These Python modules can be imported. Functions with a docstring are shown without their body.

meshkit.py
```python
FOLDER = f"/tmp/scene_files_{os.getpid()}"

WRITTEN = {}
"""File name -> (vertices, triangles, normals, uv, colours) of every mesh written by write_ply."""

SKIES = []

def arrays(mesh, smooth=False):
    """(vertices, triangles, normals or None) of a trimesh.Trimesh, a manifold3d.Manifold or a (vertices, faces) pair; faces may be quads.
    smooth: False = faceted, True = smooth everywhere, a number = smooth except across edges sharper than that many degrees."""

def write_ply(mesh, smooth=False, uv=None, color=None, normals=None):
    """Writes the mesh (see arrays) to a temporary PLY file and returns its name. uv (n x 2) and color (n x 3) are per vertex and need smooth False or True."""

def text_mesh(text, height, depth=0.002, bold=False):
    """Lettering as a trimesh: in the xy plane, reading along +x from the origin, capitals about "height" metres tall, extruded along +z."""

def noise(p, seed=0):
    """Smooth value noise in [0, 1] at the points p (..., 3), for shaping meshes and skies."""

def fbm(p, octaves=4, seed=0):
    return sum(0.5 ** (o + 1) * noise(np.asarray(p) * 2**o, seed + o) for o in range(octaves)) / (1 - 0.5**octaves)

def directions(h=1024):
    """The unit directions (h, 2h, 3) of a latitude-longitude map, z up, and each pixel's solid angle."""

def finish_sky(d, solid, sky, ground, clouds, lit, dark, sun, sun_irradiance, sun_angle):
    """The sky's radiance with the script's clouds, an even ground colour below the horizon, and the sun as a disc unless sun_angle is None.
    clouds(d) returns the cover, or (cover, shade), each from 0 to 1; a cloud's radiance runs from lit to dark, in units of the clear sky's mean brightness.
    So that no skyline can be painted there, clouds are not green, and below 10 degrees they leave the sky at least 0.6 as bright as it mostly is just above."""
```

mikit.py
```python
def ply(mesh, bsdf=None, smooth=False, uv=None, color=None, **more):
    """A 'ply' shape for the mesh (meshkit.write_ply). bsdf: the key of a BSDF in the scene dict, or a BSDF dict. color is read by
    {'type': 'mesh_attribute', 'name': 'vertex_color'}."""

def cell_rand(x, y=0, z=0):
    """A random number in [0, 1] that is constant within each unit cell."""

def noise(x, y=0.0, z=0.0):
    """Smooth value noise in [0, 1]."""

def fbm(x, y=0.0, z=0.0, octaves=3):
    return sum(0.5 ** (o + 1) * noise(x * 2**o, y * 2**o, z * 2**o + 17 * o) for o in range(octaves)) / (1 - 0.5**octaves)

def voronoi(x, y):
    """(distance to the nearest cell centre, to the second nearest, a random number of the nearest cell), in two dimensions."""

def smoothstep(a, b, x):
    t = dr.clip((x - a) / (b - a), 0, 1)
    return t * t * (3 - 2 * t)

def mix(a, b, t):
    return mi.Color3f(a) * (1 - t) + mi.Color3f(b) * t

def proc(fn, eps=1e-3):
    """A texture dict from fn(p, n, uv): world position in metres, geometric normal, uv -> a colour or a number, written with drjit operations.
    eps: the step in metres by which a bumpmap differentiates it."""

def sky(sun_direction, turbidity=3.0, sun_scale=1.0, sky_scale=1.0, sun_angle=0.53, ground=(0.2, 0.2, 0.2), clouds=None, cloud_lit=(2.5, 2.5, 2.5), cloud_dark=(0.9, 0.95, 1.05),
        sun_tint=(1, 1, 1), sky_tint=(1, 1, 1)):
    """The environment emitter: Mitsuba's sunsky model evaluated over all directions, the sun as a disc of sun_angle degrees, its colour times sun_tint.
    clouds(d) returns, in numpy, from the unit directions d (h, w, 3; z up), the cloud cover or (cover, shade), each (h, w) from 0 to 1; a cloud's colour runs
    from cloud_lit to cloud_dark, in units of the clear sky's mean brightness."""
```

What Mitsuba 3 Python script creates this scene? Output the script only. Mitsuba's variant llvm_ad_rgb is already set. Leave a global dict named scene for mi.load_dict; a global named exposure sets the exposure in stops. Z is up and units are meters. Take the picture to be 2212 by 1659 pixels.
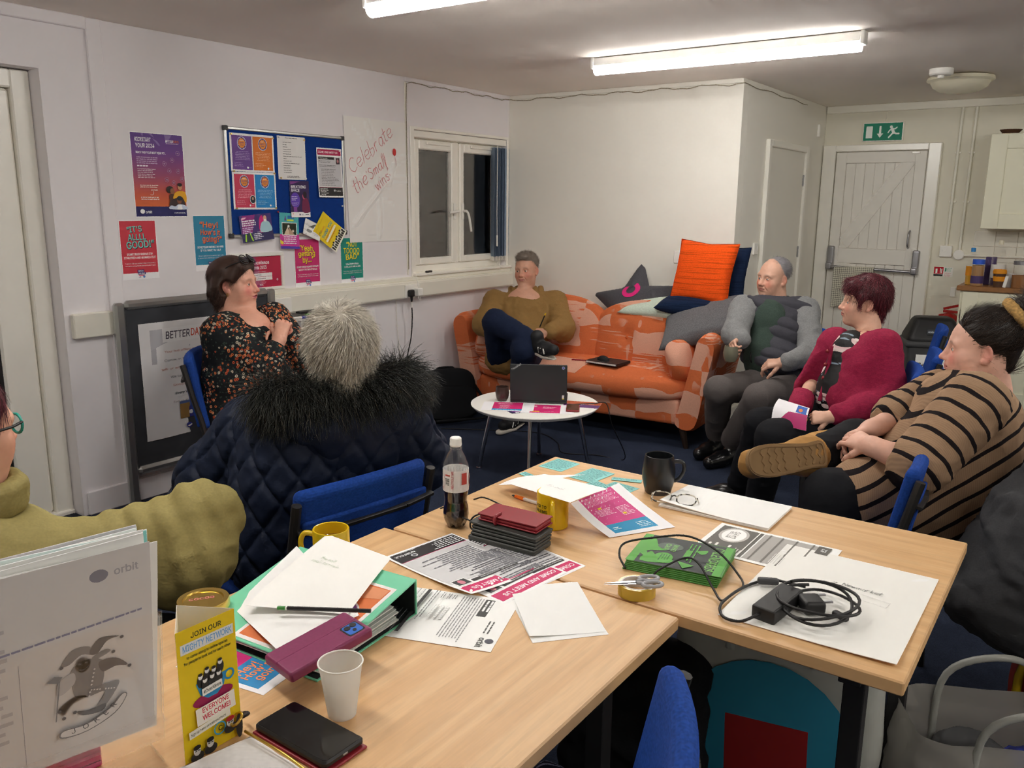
import math, random
import numpy as np, trimesh, manifold3d as m3
import drjit as dr, mitsuba as mi
import mikit, meshkit
from mikit import proc, noise, fbm, voronoi, cell_rand, smoothstep, mix
from shapely.geometry import Polygon, LineString, Point, box as sbox
from shapely import affinity
from shapely.ops import unary_union

T = mi.ScalarTransform4f
scene, labels = {'type': 'scene'}, {}
rng = np.random.default_rng(7)

# ---------------------------------------------------------------- camera, lights, exposure
exposure = 1.0
YAW, PITCH, ROLL = (math.radians(a) for a in (35.086, 12.11, 0.552))
EYE = np.array([0, 0, 1.56])
_f = np.array([-math.sin(YAW) * math.cos(PITCH), math.cos(YAW) * math.cos(PITCH), -math.sin(PITCH)])
_r = np.array([math.cos(YAW), math.sin(YAW), 0.0])
_u = np.cross(_r, _f)
_r2 = math.cos(ROLL) * _r + math.sin(ROLL) * _u
_u2 = np.cross(_r2, _f)
scene['camera'] = {'type': 'perspective', 'fov': 62.69, 'fov_axis': 'x', 'near_clip': 0.05, 'far_clip': 60.0,
                   'to_world': T().look_at(origin=EYE.tolist(), target=(EYE + _f).tolist(), up=_u2.tolist())}
CEIL = 2.39
TUBE = [26.0, 25.2, 23.8]                      # radiance of the batten diffusers
BATTENS = [(-2.6, -1.1, 2.66), (-2.6, -1.1, 4.5), (-2.6, -1.1, 0.82), (0.6, 2.1, 2.66), (0.6, 2.1, 4.5), (0.6, 2.1, 0.82)]   # x0, x1, y of each batten under the ceiling

# ---------------------------------------------------------------- colours and materials
def lin(c):
    if isinstance(c, str):
        c = [int(c[i:i + 2], 16) for i in (0, 2, 4)]
    c = np.asarray(c, float) / 255
    return np.where(c < 0.04045, c / 12.92, ((c + 0.055) / 1.055) ** 2.4)
def rgb(c):
    return {'type': 'rgb', 'value': [float(x) for x in lin(c)]}
def mat(name, c, rough=0.6, spec=0.4, two=True, bump=None, **kw):
    base = proc(c) if callable(c) else c if isinstance(c, dict) else rgb(c)
    b = {'type': 'principled', 'base_color': base, 'roughness': rough, 'specular': spec, **kw}
    if bump:
        b = {'type': 'bumpmap', 'arbitrary': bump[0] if isinstance(bump[0], dict) else proc(bump[0], eps=bump[2] if len(bump) > 2 else 1e-3), 'scale': bump[1], 'bsdf': b}
    scene[name] = {'type': 'twosided', 'bsdf': b} if two else b
    return name
def C(c):
    return mi.Color3f(*[float(x) for x in lin(c)])
VC = {'type': 'mesh_attribute', 'name': 'vertex_color'}
mat('m_print', VC, 0.55, 0.3)
mat('m_gloss', VC, 0.25, 0.5)
mat('m_cloth', VC, 0.9, 0.15)
mat('m_hair', VC, 0.5, 0.35)
mat('m_skin', VC, 0.5, 0.4)
mat('m_paper', 'ececea', 0.7, 0.2)
mat('m_white', 'e8e6e0', 0.45, 0.4)
mat('m_upvc', 'ebe8df', 0.3, 0.5)
mat('m_cream', 'e2dfc8', 0.4, 0.4)
mat('m_trunk', 'e3e0d4', 0.4, 0.4)
mat('m_black', '141416', 0.5, 0.4)
mat('m_matblack', '17181a', 0.75, 0.3)
mat('m_frame', '1c1b1b', 0.45, 0.5)
mat('m_alu', 'b9bab8', 0.35, 0.5, metallic=0.9)
mat('m_chrome', 'd0d0d0', 0.12, 0.5, metallic=1.0)
mat('m_steel', '9c9ca0', 0.3, 0.5, metallic=0.9)
mat('m_gold', 'd9b75c', 0.25, 0.5, metallic=1.0)
mat('m_darkgrey', '3a3b3d', 0.6, 0.4)
scene['m_glass'] = {'type': 'thindielectric', 'int_ior': 1.5}
scene['m_clear'] = {'type': 'thindielectric', 'int_ior': 1.45}

# ---------------------------------------------------------------- scene entries
def numbered(key):
    taken = lambda k: k in scene or k in labels or any(x.startswith(k + '__') for x in scene)
    if not taken(key):
        return key
    n = 1
    while taken(f'{key}_{n:03d}'):
        n += 1
    return f'{key}_{n:03d}'
def thing(name, label, cat, group=None, kind=None):
    key = numbered(name)
    labels[key] = {'label': label, 'category': cat}
    if group: labels[key]['group'] = group
    if kind: labels[key]['kind'] = kind
    return key
def struct(name):
    labels[name] = {'kind': 'structure'}
    return name
def put(key, mesh, m, smooth=False, color=None, **kw):
    """The entry of that very key."""
    if color is not None:
        scene[key] = mikit.ply(mesh, m, smooth, color=color, **kw)
    else:
        scene[key] = mikit.ply(mesh, m, smooth, **kw)
    return key
def part(parent, name, mesh, m, smooth=False, label=None, color=None, **kw):
    key, n = f'{parent}__{name}', 0
    while key in scene:
        n += 1
        key = f'{parent}__{name}_{n:03d}'
    put(key, mesh, m, smooth, color, **kw)
    if label: labels[key] = {'label': label}
    return key
def copy_of(src, dst, to_world):
    for k in [k for k in scene if k == src or k.startswith(src + '__')]:
        scene[dst + k[len(src):]] = {**scene[k], 'to_world': to_world}
        if k in labels and k != src:
            labels[dst + k[len(src):]] = dict(labels[k])

# ---------------------------------------------------------------- mesh helpers
def tm(man):
    m = man.to_mesh()
    return trimesh.Trimesh(np.array(m.vert_properties)[:, :3], np.array(m.tri_verts), process=False)
def man(t):
    return m3.Manifold(m3.Mesh(np.asarray(t.vertices, np.float32), np.asarray(t.faces, np.uint32)))
def cat(*ms):
    ms = [m for a in ms for m in (a if isinstance(a, (list, tuple)) else [a])]
    return trimesh.util.concatenate(ms) if len(ms) > 1 else ms[0]
def cb(x0, x1, y0, y1, z0, z1, c=0.004):
    """A box with chamfered edges."""
    c = min(c, 0.45 * min(x1 - x0, y1 - y0, z1 - z0))
    p = [(x, y, z) for x in (x0, x1) for y in (y0 + c, y1 - c) for z in (z0 + c, z1 - c)]
    p += [(x, y, z) for x in (x0 + c, x1 - c) for y in (y0, y1) for z in (z0 + c, z1 - c)]
    p += [(x, y, z) for x in (x0 + c, x1 - c) for y in (y0 + c, y1 - c) for z in (z0, z1)]
    return tm(m3.Manifold.hull_points(np.array(p, float)))
def cbs(sx, sy, sz, c=0.004, at=(0, 0, 0)):
    return cb(at[0] - sx / 2, at[0] + sx / 2, at[1] - sy / 2, at[1] + sy / 2, at[2] - sz / 2, at[2] + sz / 2, c)
def rb(sx, sy, sz, r, seg=12, at=(0, 0, 0)):
    """A box with round edges."""
    s = m3.Manifold.sphere(r, seg)
    return tm(m3.Manifold.batch_hull([s.translate([at[0] + i * (sx / 2 - r), at[1] + j * (sy / 2 - r), at[2] + k * (sz / 2 - r)]) for i in (-1, 1) for j in (-1, 1) for k in (-1, 1)]))
def rplate(sx, sy, h, r, c=0.0015, seg=6):
    """A flat plate with round corners in plan, its edges chamfered, on z = 0."""
    def ring(ins, z):
        q = sbox(-sx / 2 + r, -sy / 2 + r, sx / 2 - r, sy / 2 - r).buffer(r - ins, quad_segs=seg)
        return [(x, y, z) for x, y in list(q.exterior.coords)[:-1]]
    c = min(c, h * 0.45, r * 0.8)
    return tm(m3.Manifold.hull_points(np.array(ring(c, 0) + ring(0, c) + ring(0, h - c) + ring(c, h))))
def lathe(prof, n=32):
    m = trimesh.creation.revolve(np.array(prof, float), sections=n)
    return m
def prism(pts, h, axis='z'):
    p = pts if isinstance(pts, Polygon) else Polygon(pts)
    m = trimesh.creation.extrude_polygon(p, h, engine='earcut')
    if axis == 'y':      # pts are (x, z), extruded along +y
        m.apply_transform([[1, 0, 0, 0], [0, 0, 1, 0], [0, 1, 0, 0], [0, 0, 0, 1]]); m.invert()
    if axis == 'x':      # pts are (y, z), extruded along +x
        m.apply_transform([[0, 0, 1, 0], [1, 0, 0, 0], [0, 1, 0, 0], [0, 0, 0, 1]])
    return m
def spl(pts, n=8, closed=False):
    p = np.asarray(pts, float)
    q = np.vstack([p[-1], p, p[:2]]) if closed else np.vstack([2 * p[0] - p[1], p, 2 * p[-1] - p[-2]])
    out = []
    for i in range(1, len(q) - 2):
        a, b, c, d = q[i - 1:i + 3]
        t = np.linspace(0, 1, n, endpoint=False)[:, None]
        out.append(0.5 * (2 * b + (c - a) * t + (2 * a - 5 * b + 4 * c - d) * t ** 2 + (3 * b - 3 * c + d - a) * t ** 3))
    if not closed:
        out.append(p[-1:])
    return np.vstack(out)
def tube(pts, r, n=8, closed=False):
    p = np.asarray(pts, float)
    r = np.broadcast_to(r, (len(p),))
    if closed:
        t = np.roll(p, -1, 0) - np.roll(p, 1, 0)
    else:
        t = np.gradient(p, axis=0)
    t /= np.linalg.norm(t, axis=1, keepdims=True) + 1e-12
    a = np.zeros_like(p)
    ref = np.array([0, 0, 1.0]) if abs(t[0, 2]) < 0.9 else np.array([1.0, 0, 0])
    v = np.cross(t[0], ref)
    for i in range(len(p)):
        v = v - t[i] * (v @ t[i])
        v /= np.linalg.norm(v) + 1e-12
        a[i] = v
    b = np.cross(t, a)
    ang = np.arange(n) * 2 * np.pi / n
    V = (p[:, None] + r[:, None, None] * (np.cos(ang)[None, :, None] * a[:, None] + np.sin(ang)[None, :, None] * b[:, None])).reshape(-1, 3)
    m = len(p) if closed else len(p) - 1
    i, j = np.meshgrid(np.arange(m), np.arange(n), indexing='ij')
    k = (i + 1) % len(p)
    q = np.stack([i * n + j, i * n + (j + 1) % n, k * n + (j + 1) % n, k * n + j], -1).reshape(-1, 4)
    F = np.vstack([q[:, [0, 1, 2]], q[:, [0, 2, 3]]])
    if not closed:
        V = np.vstack([V, p[0], p[-1]])
        j = np.arange(n)
        e = (len(p) - 1) * n
        F = np.vstack([F, np.stack([(j + 1) % n, j, j * 0 + len(V) - 2], 1), np.stack([e + j, e + (j + 1) % n, j * 0 + len(V) - 1], 1)])
    return trimesh.Trimesh(V, F, process=False)
def bar(a, b, w, h=None, c=0.002):
    """A square bar from a to b."""
    a, b = np.asarray(a, float), np.asarray(b, float)
    L = np.linalg.norm(b - a)
    m = cbs(w, h or w, L, c, (0, 0, L / 2))
    z = (b - a) / L
    x = np.cross([0, 1.0, 0], z) if abs(z[1]) < 0.9 else np.cross([0, 0, 1.0], z)
    x /= np.linalg.norm(x)
    M = np.eye(4); M[:3, 0], M[:3, 1], M[:3, 2], M[:3, 3] = x, np.cross(z, x), z, a
    m.apply_transform(M)
    return m
def grid(fn, nu, nv, u=(0, 1), v=(0, 1), wrap_u=False):
    uu, vv = np.meshgrid(np.linspace(*u, nu, endpoint=not wrap_u), np.linspace(*v, nv), indexing='ij')
    V = np.asarray(fn(uu.ravel(), vv.ravel()))
    i, j = np.meshgrid(np.arange(nu if wrap_u else nu - 1), np.arange(nv - 1), indexing='ij')
    k = (i + 1) % nu
    q = np.stack([i * nv + j, k * nv + j, k * nv + j + 1, i * nv + j + 1], -1).reshape(-1, 4)
    return trimesh.Trimesh(V, np.vstack([q[:, [0, 1, 2]], q[:, [0, 2, 3]]]), process=False)
def mv(m, at=(0, 0, 0), rz=0, rx=0, ry=0, s=1.0):
    """A moved copy: scaled, turned about x, y, z (degrees), then shifted."""
    m = m.copy()
    R = trimesh.transformations.euler_matrix(*np.radians([rx, ry, rz]), 'sxyz')
    R[:3, :3] *= s
    R[:3, 3] = at
    m.apply_transform(R)
    return m
def pose(at=(0, 0, 0), rz=0, rx=0, ry=0):
    R = trimesh.transformations.euler_matrix(*np.radians([rx, ry, rz]), 'sxyz')
    R[:3, 3] = at
    return R
def W(R):
    return T(np.asarray(R).tolist())
def pillow(w, h, t, n=22, power=0.38, seed=0, wob=0.006):
    """A stuffed cushion in the xy plane with pointed corners."""
    def half(s):
        def f(u, v):
            x, y = 2 * u - 1, 2 * v - 1
            e = np.clip((1 - x ** 2) * (1 - y ** 2), 0, 1)
            pull = 1 - 0.09 * (1 - np.abs(x * y)) * (np.maximum(np.abs(x), np.abs(y)) ** 3)
            z = s * t / 2 * e ** power
            p = np.stack([x * w / 2 * pull, y * h / 2 * pull, z], 1)
            p[:, 2] += wob * (meshkit.fbm(p * 14 + seed, 3) - 0.5) * 2 * e
            return p
        return grid(f, n, n)
    a, b = half(1), half(-1)
    b.invert()
    m = cat(a, b)
    m.merge_vertices(digits_vertex=6)
    return m

# ---------------------------------------------------------------- flat print: one mesh of coloured layers
_TXT = {}
def text_poly(s, bold=False):
    if (s, bold) not in _TXT:
        m = meshkit.text_mesh(s, 1.0, 0.1, bold)
        z = m.vertices[:, 2]
        f = m.faces[(z[m.faces] > 0.05).all(1)]
        used, inv = np.unique(f, return_inverse=True)
        _TXT[s, bold] = (m.vertices[used][:, :2], inv.reshape(-1, 3))
    return _TXT[s, bold]
class Print:
    """Layers of flat colour on a sheet w wide and h high (u right, v up from the lower left corner)."""
    def __init__(self, w, h, base='f2f2f0', gap=0.00012, sub=None):
        self.w, self.h, self.gap, self.sub, self.L = w, h, gap, sub, 0
        self.V, self.F, self.K, self.Z, self.n = [], [], [], [], 0
        self.r = random.Random(int(w * 1e4 + h * 1e5))
        if base is not None:
            self.rect(0, 0, w, h, base)
    def _add(self, v, f, col, grad=None):
        v = np.asarray(v, float)
        f = np.asarray(f)
        if self.sub:
            v3, f = trimesh.remesh.subdivide_to_size(np.c_[v, np.zeros(len(v))], f, self.sub, max_iter=12)
            v = v3[:, :2]
        a = v[f[:, 1]] - v[f[:, 0]]; b = v[f[:, 2]] - v[f[:, 0]]
        flip = a[:, 0] * b[:, 1] - a[:, 1] * b[:, 0] < 0
        f = np.where(flip[:, None], f[:, ::-1], f)
        self.L += 1
        self.V.append(v); self.F.append(f + self.n); self.Z.append(np.full(len(v), self.L * self.gap)); self.n += len(v)
        k = np.broadcast_to(lin(col), (len(v), 3)) if grad is None else grad(v)
        self.K.append(k)
        return self
    def rect(self, x, y, w, h, col, rot=0):
        v = np.array([[0, 0], [w, 0], [w, h], [0, h]], float)
        c, s = math.cos(math.radians(rot)), math.sin(math.radians(rot))
        return self._add(v @ np.array([[c, s], [-s, c]]) + [x, y], [[0, 1, 2], [0, 2, 3]], col)
    def vgrad(self, x, y, w, h, stops):
        """A vertical run of colours: stops of (v from 0 to 1, colour)."""
        ts = np.array([s[0] for s in stops]); cs = np.array([lin(s[1]) for s in stops])
        v = np.array([[x + w * i, y + h * t] for t in ts for i in (0, 1)])
        f = [q for k in range(len(ts) - 1) for q in ([2 * k, 2 * k + 1, 2 * k + 3], [2 * k, 2 * k + 3, 2 * k + 2])]
        g = lambda p: np.stack([np.interp((p[:, 1] - y) / h, ts, cs[:, i]) for i in range(3)], 1)
        return self._add(v, f, 0, g)
    def poly(self, pts, col):
        p = pts if hasattr(pts, 'geom_type') else Polygon(pts).buffer(0)
        for g in getattr(p, 'geoms', [p]):
            if g.area > 1e-9:
                v, f = trimesh.creation.triangulate_polygon(g, engine='earcut')
                self._add(v, f, col)
        return self
    def disc(self, x, y, rx, col, ry=None, n=28):
        a = np.arange(n) * 2 * np.pi / n
        v = np.vstack([np.c_[x + rx * np.cos(a), y + (ry or rx) * np.sin(a)], [[x, y]]])
        i = np.arange(n)
        return self._add(v, np.stack([i, (i + 1) % n, i * 0 + n], 1), col)
    def ring(self, x, y, r, w, col):
        return self.poly(Point(x, y).buffer(r).difference(Point(x, y).buffer(r - w)), col)
    def stroke(self, pts, w, col):
        return self.poly(LineString(pts).buffer(w / 2, quad_segs=3), col)
    def text(self, s, x, y, h, col, bold=False, width=None, rot=0, shear=0, align='l', sx=1.0):
        v, f = text_poly(s, bold)
        v = v * h
        wd = v[:, 0].max()
        k = (width / wd) if width else sx
        v = v * [k, 1]
        if align != 'l':
            v = v - [wd * k * (0.5 if align == 'c' else 1), 0]
        v = np.c_[v[:, 0] + shear * v[:, 1], v[:, 1]]
        c, q = math.cos(math.radians(rot)), math.sin(math.radians(rot))
        return self._add(v @ np.array([[c, q], [-q, c]]) + [x, y], f, col)
    def lines(self, x, y, w, n, pitch, col, th=0.4, ragged=0.35, align='l', rot=0):
        """Type too small to read: n lines of word-long bars, downwards from y."""
        c, q = math.cos(math.radians(rot)), math.sin(math.radians(rot))
        V, F = [], []
        for i in range(n):
            L = w * (1 - ragged * self.r.random())
            u0 = 0 if align == 'l' else (w - L) / 2
            u = u0
            while u < u0 + L - pitch * 0.4:
                ww = min(pitch * (0.5 + 1.9 * self.r.random()), u0 + L - u)
                b = -i * pitch
                k = len(V) * 4
                V.append([[u, b], [u + ww, b], [u + ww, b + pitch * th], [u, b + pitch * th]])
                F += [[k, k + 1, k + 2], [k, k + 2, k + 3]]
                u += ww + pitch * 0.28
        if V:
            self._add(np.array(V).reshape(-1, 2) @ np.array([[c, q], [-q, c]]) + [x, y], F, col)
        return self
    def mesh(self, fn):
        """fn(u, v, lift) -> points; returns (mesh, colours)."""
        V = np.vstack(self.V)
        return trimesh.Trimesh(fn(V[:, 0], V[:, 1], np.concatenate(self.Z)), np.vstack(self.F), process=False), np.vstack(self.K)
def flat(o, eu, ev):
    """Sheet coordinates -> world: corner o, unit vectors along u and v."""
    o, eu, ev = (np.asarray(a, float) for a in (o, eu, ev))
    n = np.cross(eu, ev)
    return lambda u, v, l: o + np.outer(u, eu) + np.outer(v, ev) + np.outer(l, n)
def sheet(key_parent, name, pr, fn, thick=0.0004, m='m_paper', pm='m_print', top=False, plabel=None, nu=None):
    """A sheet of paper (thin solid) with its print. top: the sheet is a thing of its own (key_parent is its key)."""
    sub = nu or (max(2, int(pr.w / (pr.sub or pr.w)) + 1))
    nv = max(2, int(pr.h / (pr.sub or pr.h)) + 1)
    a = grid(lambda u, v: fn(u * pr.w, v * pr.h, np.zeros_like(u)), sub, nv)
    b = grid(lambda u, v: fn(u * pr.w, v * pr.h, np.full_like(u, -thick)), sub, nv)
    b.invert()
    rim = []
    N = sub * nv
    loop = [i * nv for i in range(sub)] + [(sub - 1) * nv + j for j in range(1, nv)] + [i * nv + nv - 1 for i in range(sub - 2, -1, -1)] + [j for j in range(nv - 2, 0, -1)]
    for p, q in zip(loop, loop[1:] + loop[:1]):
        rim += [[p, p + N, q], [q, p + N, q + N]]
    body = trimesh.Trimesh(np.vstack([a.vertices, b.vertices]), np.vstack([a.faces, b.faces + N, rim]), process=False)
    if top:
        put(key_parent, body, m)
        par = key_parent
    else:
        par = part(key_parent, name, body, m)
    if len(pr.V):
        msh, col = pr.mesh(fn)
        part(par, 'print', msh, pm, color=col, label=plabel)
    return par
# ---------------------------------------------------------------- the room shell
XW, YB, XS, YF, XR, YN = -4.05, 5.69, -2.135, 7.675, 3.0, -1.6
def paint(c, amp=0.03):
    k = lin(c)
    def fn(p, n, uv):
        t = fbm(p.x * 1.7, p.y * 1.7, p.z * 1.7, 3) - 0.5
        return mi.Color3f(*[float(x) for x in k]) * (1 + 2 * amp * t)
    return fn
rough_wall = lambda p, n, uv: fbm(p.x * 60, p.y * 60, p.z * 60, 2)
mat('m_wall_left', paint('e4e0e3'), 0.75, 0.2, bump=(rough_wall, 0.0012))
mat('m_wall_cream', paint('e2dfd6'), 0.75, 0.2, bump=(rough_wall, 0.0012))
mat('m_wall_far', paint('dcd8c9'), 0.75, 0.2, bump=(rough_wall, 0.0012))
mat('m_ceiling', paint('ddd6ce', 0.05), 0.8, 0.2, bump=(lambda p, n, uv: fbm(p.x * 9, p.y * 3, 0, 3), 0.004, 5e-3))
def carpet(p, n, uv):
    a = noise(p.x * 420, p.y * 420, 0)
    b = fbm(p.x * 6, p.y * 6, 3, 3)
    k = 0.55 + 0.6 * a + 0.5 * (b - 0.5)
    return C('293041') * k
mat('m_carpet', carpet, 0.95, 0.1, bump=(lambda p, n, uv: noise(p.x * 420, p.y * 420, 0), 0.003))
put(struct('floor'), cb(XW - 0.3, XR, YN, YF, -0.05, 0, 0.001), 'm_carpet')
put(struct('ceiling'), cb(XW - 0.3, XR, YN, YF, CEIL, CEIL + 0.05, 0.001), 'm_ceiling')
# left wall: solid except the window (y 4.54..5.66, z 1.06..2.06) and the glazed door (y 0.95..2.034, z 0..2.136)
WT = 0.16
wl = man(cb(XW - WT, XW, YN, YF, 0, CEIL, 0.001)) - man(cb(XW - 1, XW + 1, 4.545, 5.655, 1.062, 2.055, 0.001)) - man(cb(XW - 1, XW + 1, 0.95, 2.034, -0.1, 2.136, 0.001))
put(struct('wall_left'), tm(wl), 'm_wall_left')
put(struct('wall_back'), cb(XW, XS - 0.0, YB, YB + 0.1, 0, CEIL, 0.001), 'm_wall_cream')
put(struct('wall_side'), cb(XS - 0.1, XS, YB + 0.1, YF, 0, CEIL, 0.001), 'm_wall_cream')
put(struct('wall_far'), cb(XS, XR, YF, YF + 0.1, 0, CEIL, 0.001), 'm_wall_far')
put(struct('wall_right'), cb(XR, XR + 0.1, YN, YF, 0, CEIL, 0.001), 'm_wall_cream')
put(struct('wall_near'), cb(XW, XR, YN - 0.1, YN, 0, CEIL, 0.001), 'm_wall_cream')
# wall tiles behind the worktop
mat('m_tile', 'dedace', 0.15, 0.5)
for i in range(9):
    for j in range(3):
        x0 = -0.905 + i * 0.152 + (0.0 if j % 2 else 0.0)
        part('wall_far', 'tile', cb(x0, x0 + 0.15, YF - 0.008, YF - 0.0005, 1.02 + j * 0.122, 1.14 + j * 0.122, 0.002), 'm_tile')
# trims
put(struct('trim_1'), cb(XW, XW + 0.016, 2.262, 2.335, 0.12, CEIL, 0.004), 'm_wall_left')
put(struct('trim_2'), cb(XW, XW + 0.022, YN, 2.262, CEIL - 0.055, CEIL, 0.004), 'm_wall_left')
put(struct('trim_3'), cb(XW, XW + 0.012, 4.46, YB, CEIL - 0.03, CEIL, 0.003), 'm_wall_left')
put(struct('trim_4'), cb(XW + 0.012, XS, YB - 0.012, YB, CEIL - 0.03, CEIL, 0.003), 'm_wall_cream')
put(struct('trim_5'), cb(XS + 0.01, XR, YF - 0.03, YF, CEIL - 0.06, CEIL, 0.004), 'm_trunk')
put(struct('trim_6'), cb(XW, XW + 0.007, 4.46, 4.475, 1.06, CEIL - 0.03, 0.002), 'm_trunk')
# dado trunking along the left wall
tr = struct('trim_7')
labels[tr]['label'] = 'cream cable trunking along the wall under the window'
put(tr, cb(XW, XW + 0.055, 2.95, YB - 0.005, 0.9, 1.018, 0.006), 'm_trunk')
part(tr, 'lid', cb(XW + 0.05, XW + 0.061, 2.95, YB - 0.005, 0.908, 1.005, 0.003), 'm_trunk')
part(tr, 'ledge', cb(XW, XW + 0.03, 2.95, YB - 0.005, 1.018, 1.046, 0.004), 'm_trunk')
put(struct('trim_8'), cb(XW, XW + 0.035, 2.06, 2.262, 0.9, 1.02, 0.005), 'm_trunk')
put(struct('baseboard_left'), cb(XW, XW + 0.018, 2.055, YB, 0, 0.125, 0.006), 'm_wall_left')
put(struct('baseboard_back'), cb(XW + 0.02, XS, YB - 0.016, YB, 0, 0.12, 0.006), 'm_wall_cream')
put(struct('baseboard_side'), cb(XS, XS + 0.016, YB, 6.18, 0, 0.12, 0.006), 'm_wall_cream')
put(struct('baseboard_far'), cb(-1.2, -0.95, YF - 0.016, YF, 0, 0.12, 0.006), 'm_wall_far')

# glazed door on the left (white plastic, dark night outside)
d = struct('door_1')
labels[d]['label'] = 'white framed glazed door with dark glass, in the left wall'
x = XW - 0.13
put(d, cat(cb(x - 0.03, x + 0.045, 1.945, 2.03, 0.0, 2.13, 0.006), cb(x - 0.03, x + 0.045, 0.955, 1.945, 2.05, 2.13, 0.006), cb(x - 0.03, x + 0.045, 0.955, 1.03, 0, 2.05, 0.006)), 'm_upvc')
part(d, 'leaf', cat(cb(x - 0.03, x + 0.03, 1.78, 1.94, 0.03, 2.045, 0.012), cb(x - 0.03, x + 0.03, 1.035, 1.78, 1.91, 2.045, 0.012), cb(x - 0.03, x + 0.03, 1.035, 1.2, 0.03, 1.91, 0.01), cb(x - 0.03, x + 0.03, 1.2, 1.78, 0.03, 0.2, 0.01)), 'm_upvc')
part(d, 'seal', cat(cb(x + 0.0, x + 0.024, 1.765, 1.781, 0.2, 1.91, 0.003), cb(x, x + 0.024, 1.2, 1.77, 1.9, 1.912, 0.003)), 'm_black')
part(d, 'pane', cb(x - 0.006, x, 1.2, 1.78, 0.2, 1.91, 0.0005), 'm_glass')
part(d, 'threshold', cb(x - 0.04, x + 0.06, 0.955, 2.03, 0, 0.028, 0.006), 'm_upvc')
# a dark brick wall outside keeps the night in the panes from being a void
mat('m_night', '0b0c0e', 0.9, 0.1)
put(struct('wall_outside'), cb(XW - 2.6, XW - 2.5, -3, 9, 0, 3.2, 0.001), 'm_night')
mt = struct('floor_mat')
mat('m_mat', lambda p, n, uv: C('22252c') * (0.6 + 0.8 * noise(p.x * 30, p.y * 160, 0)), 0.95, 0.1)
put(mt, cb(XW - 0.1, XW + 0.55, 1.0, 2.02, 0.0, 0.008, 0.002), 'm_mat')

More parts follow.
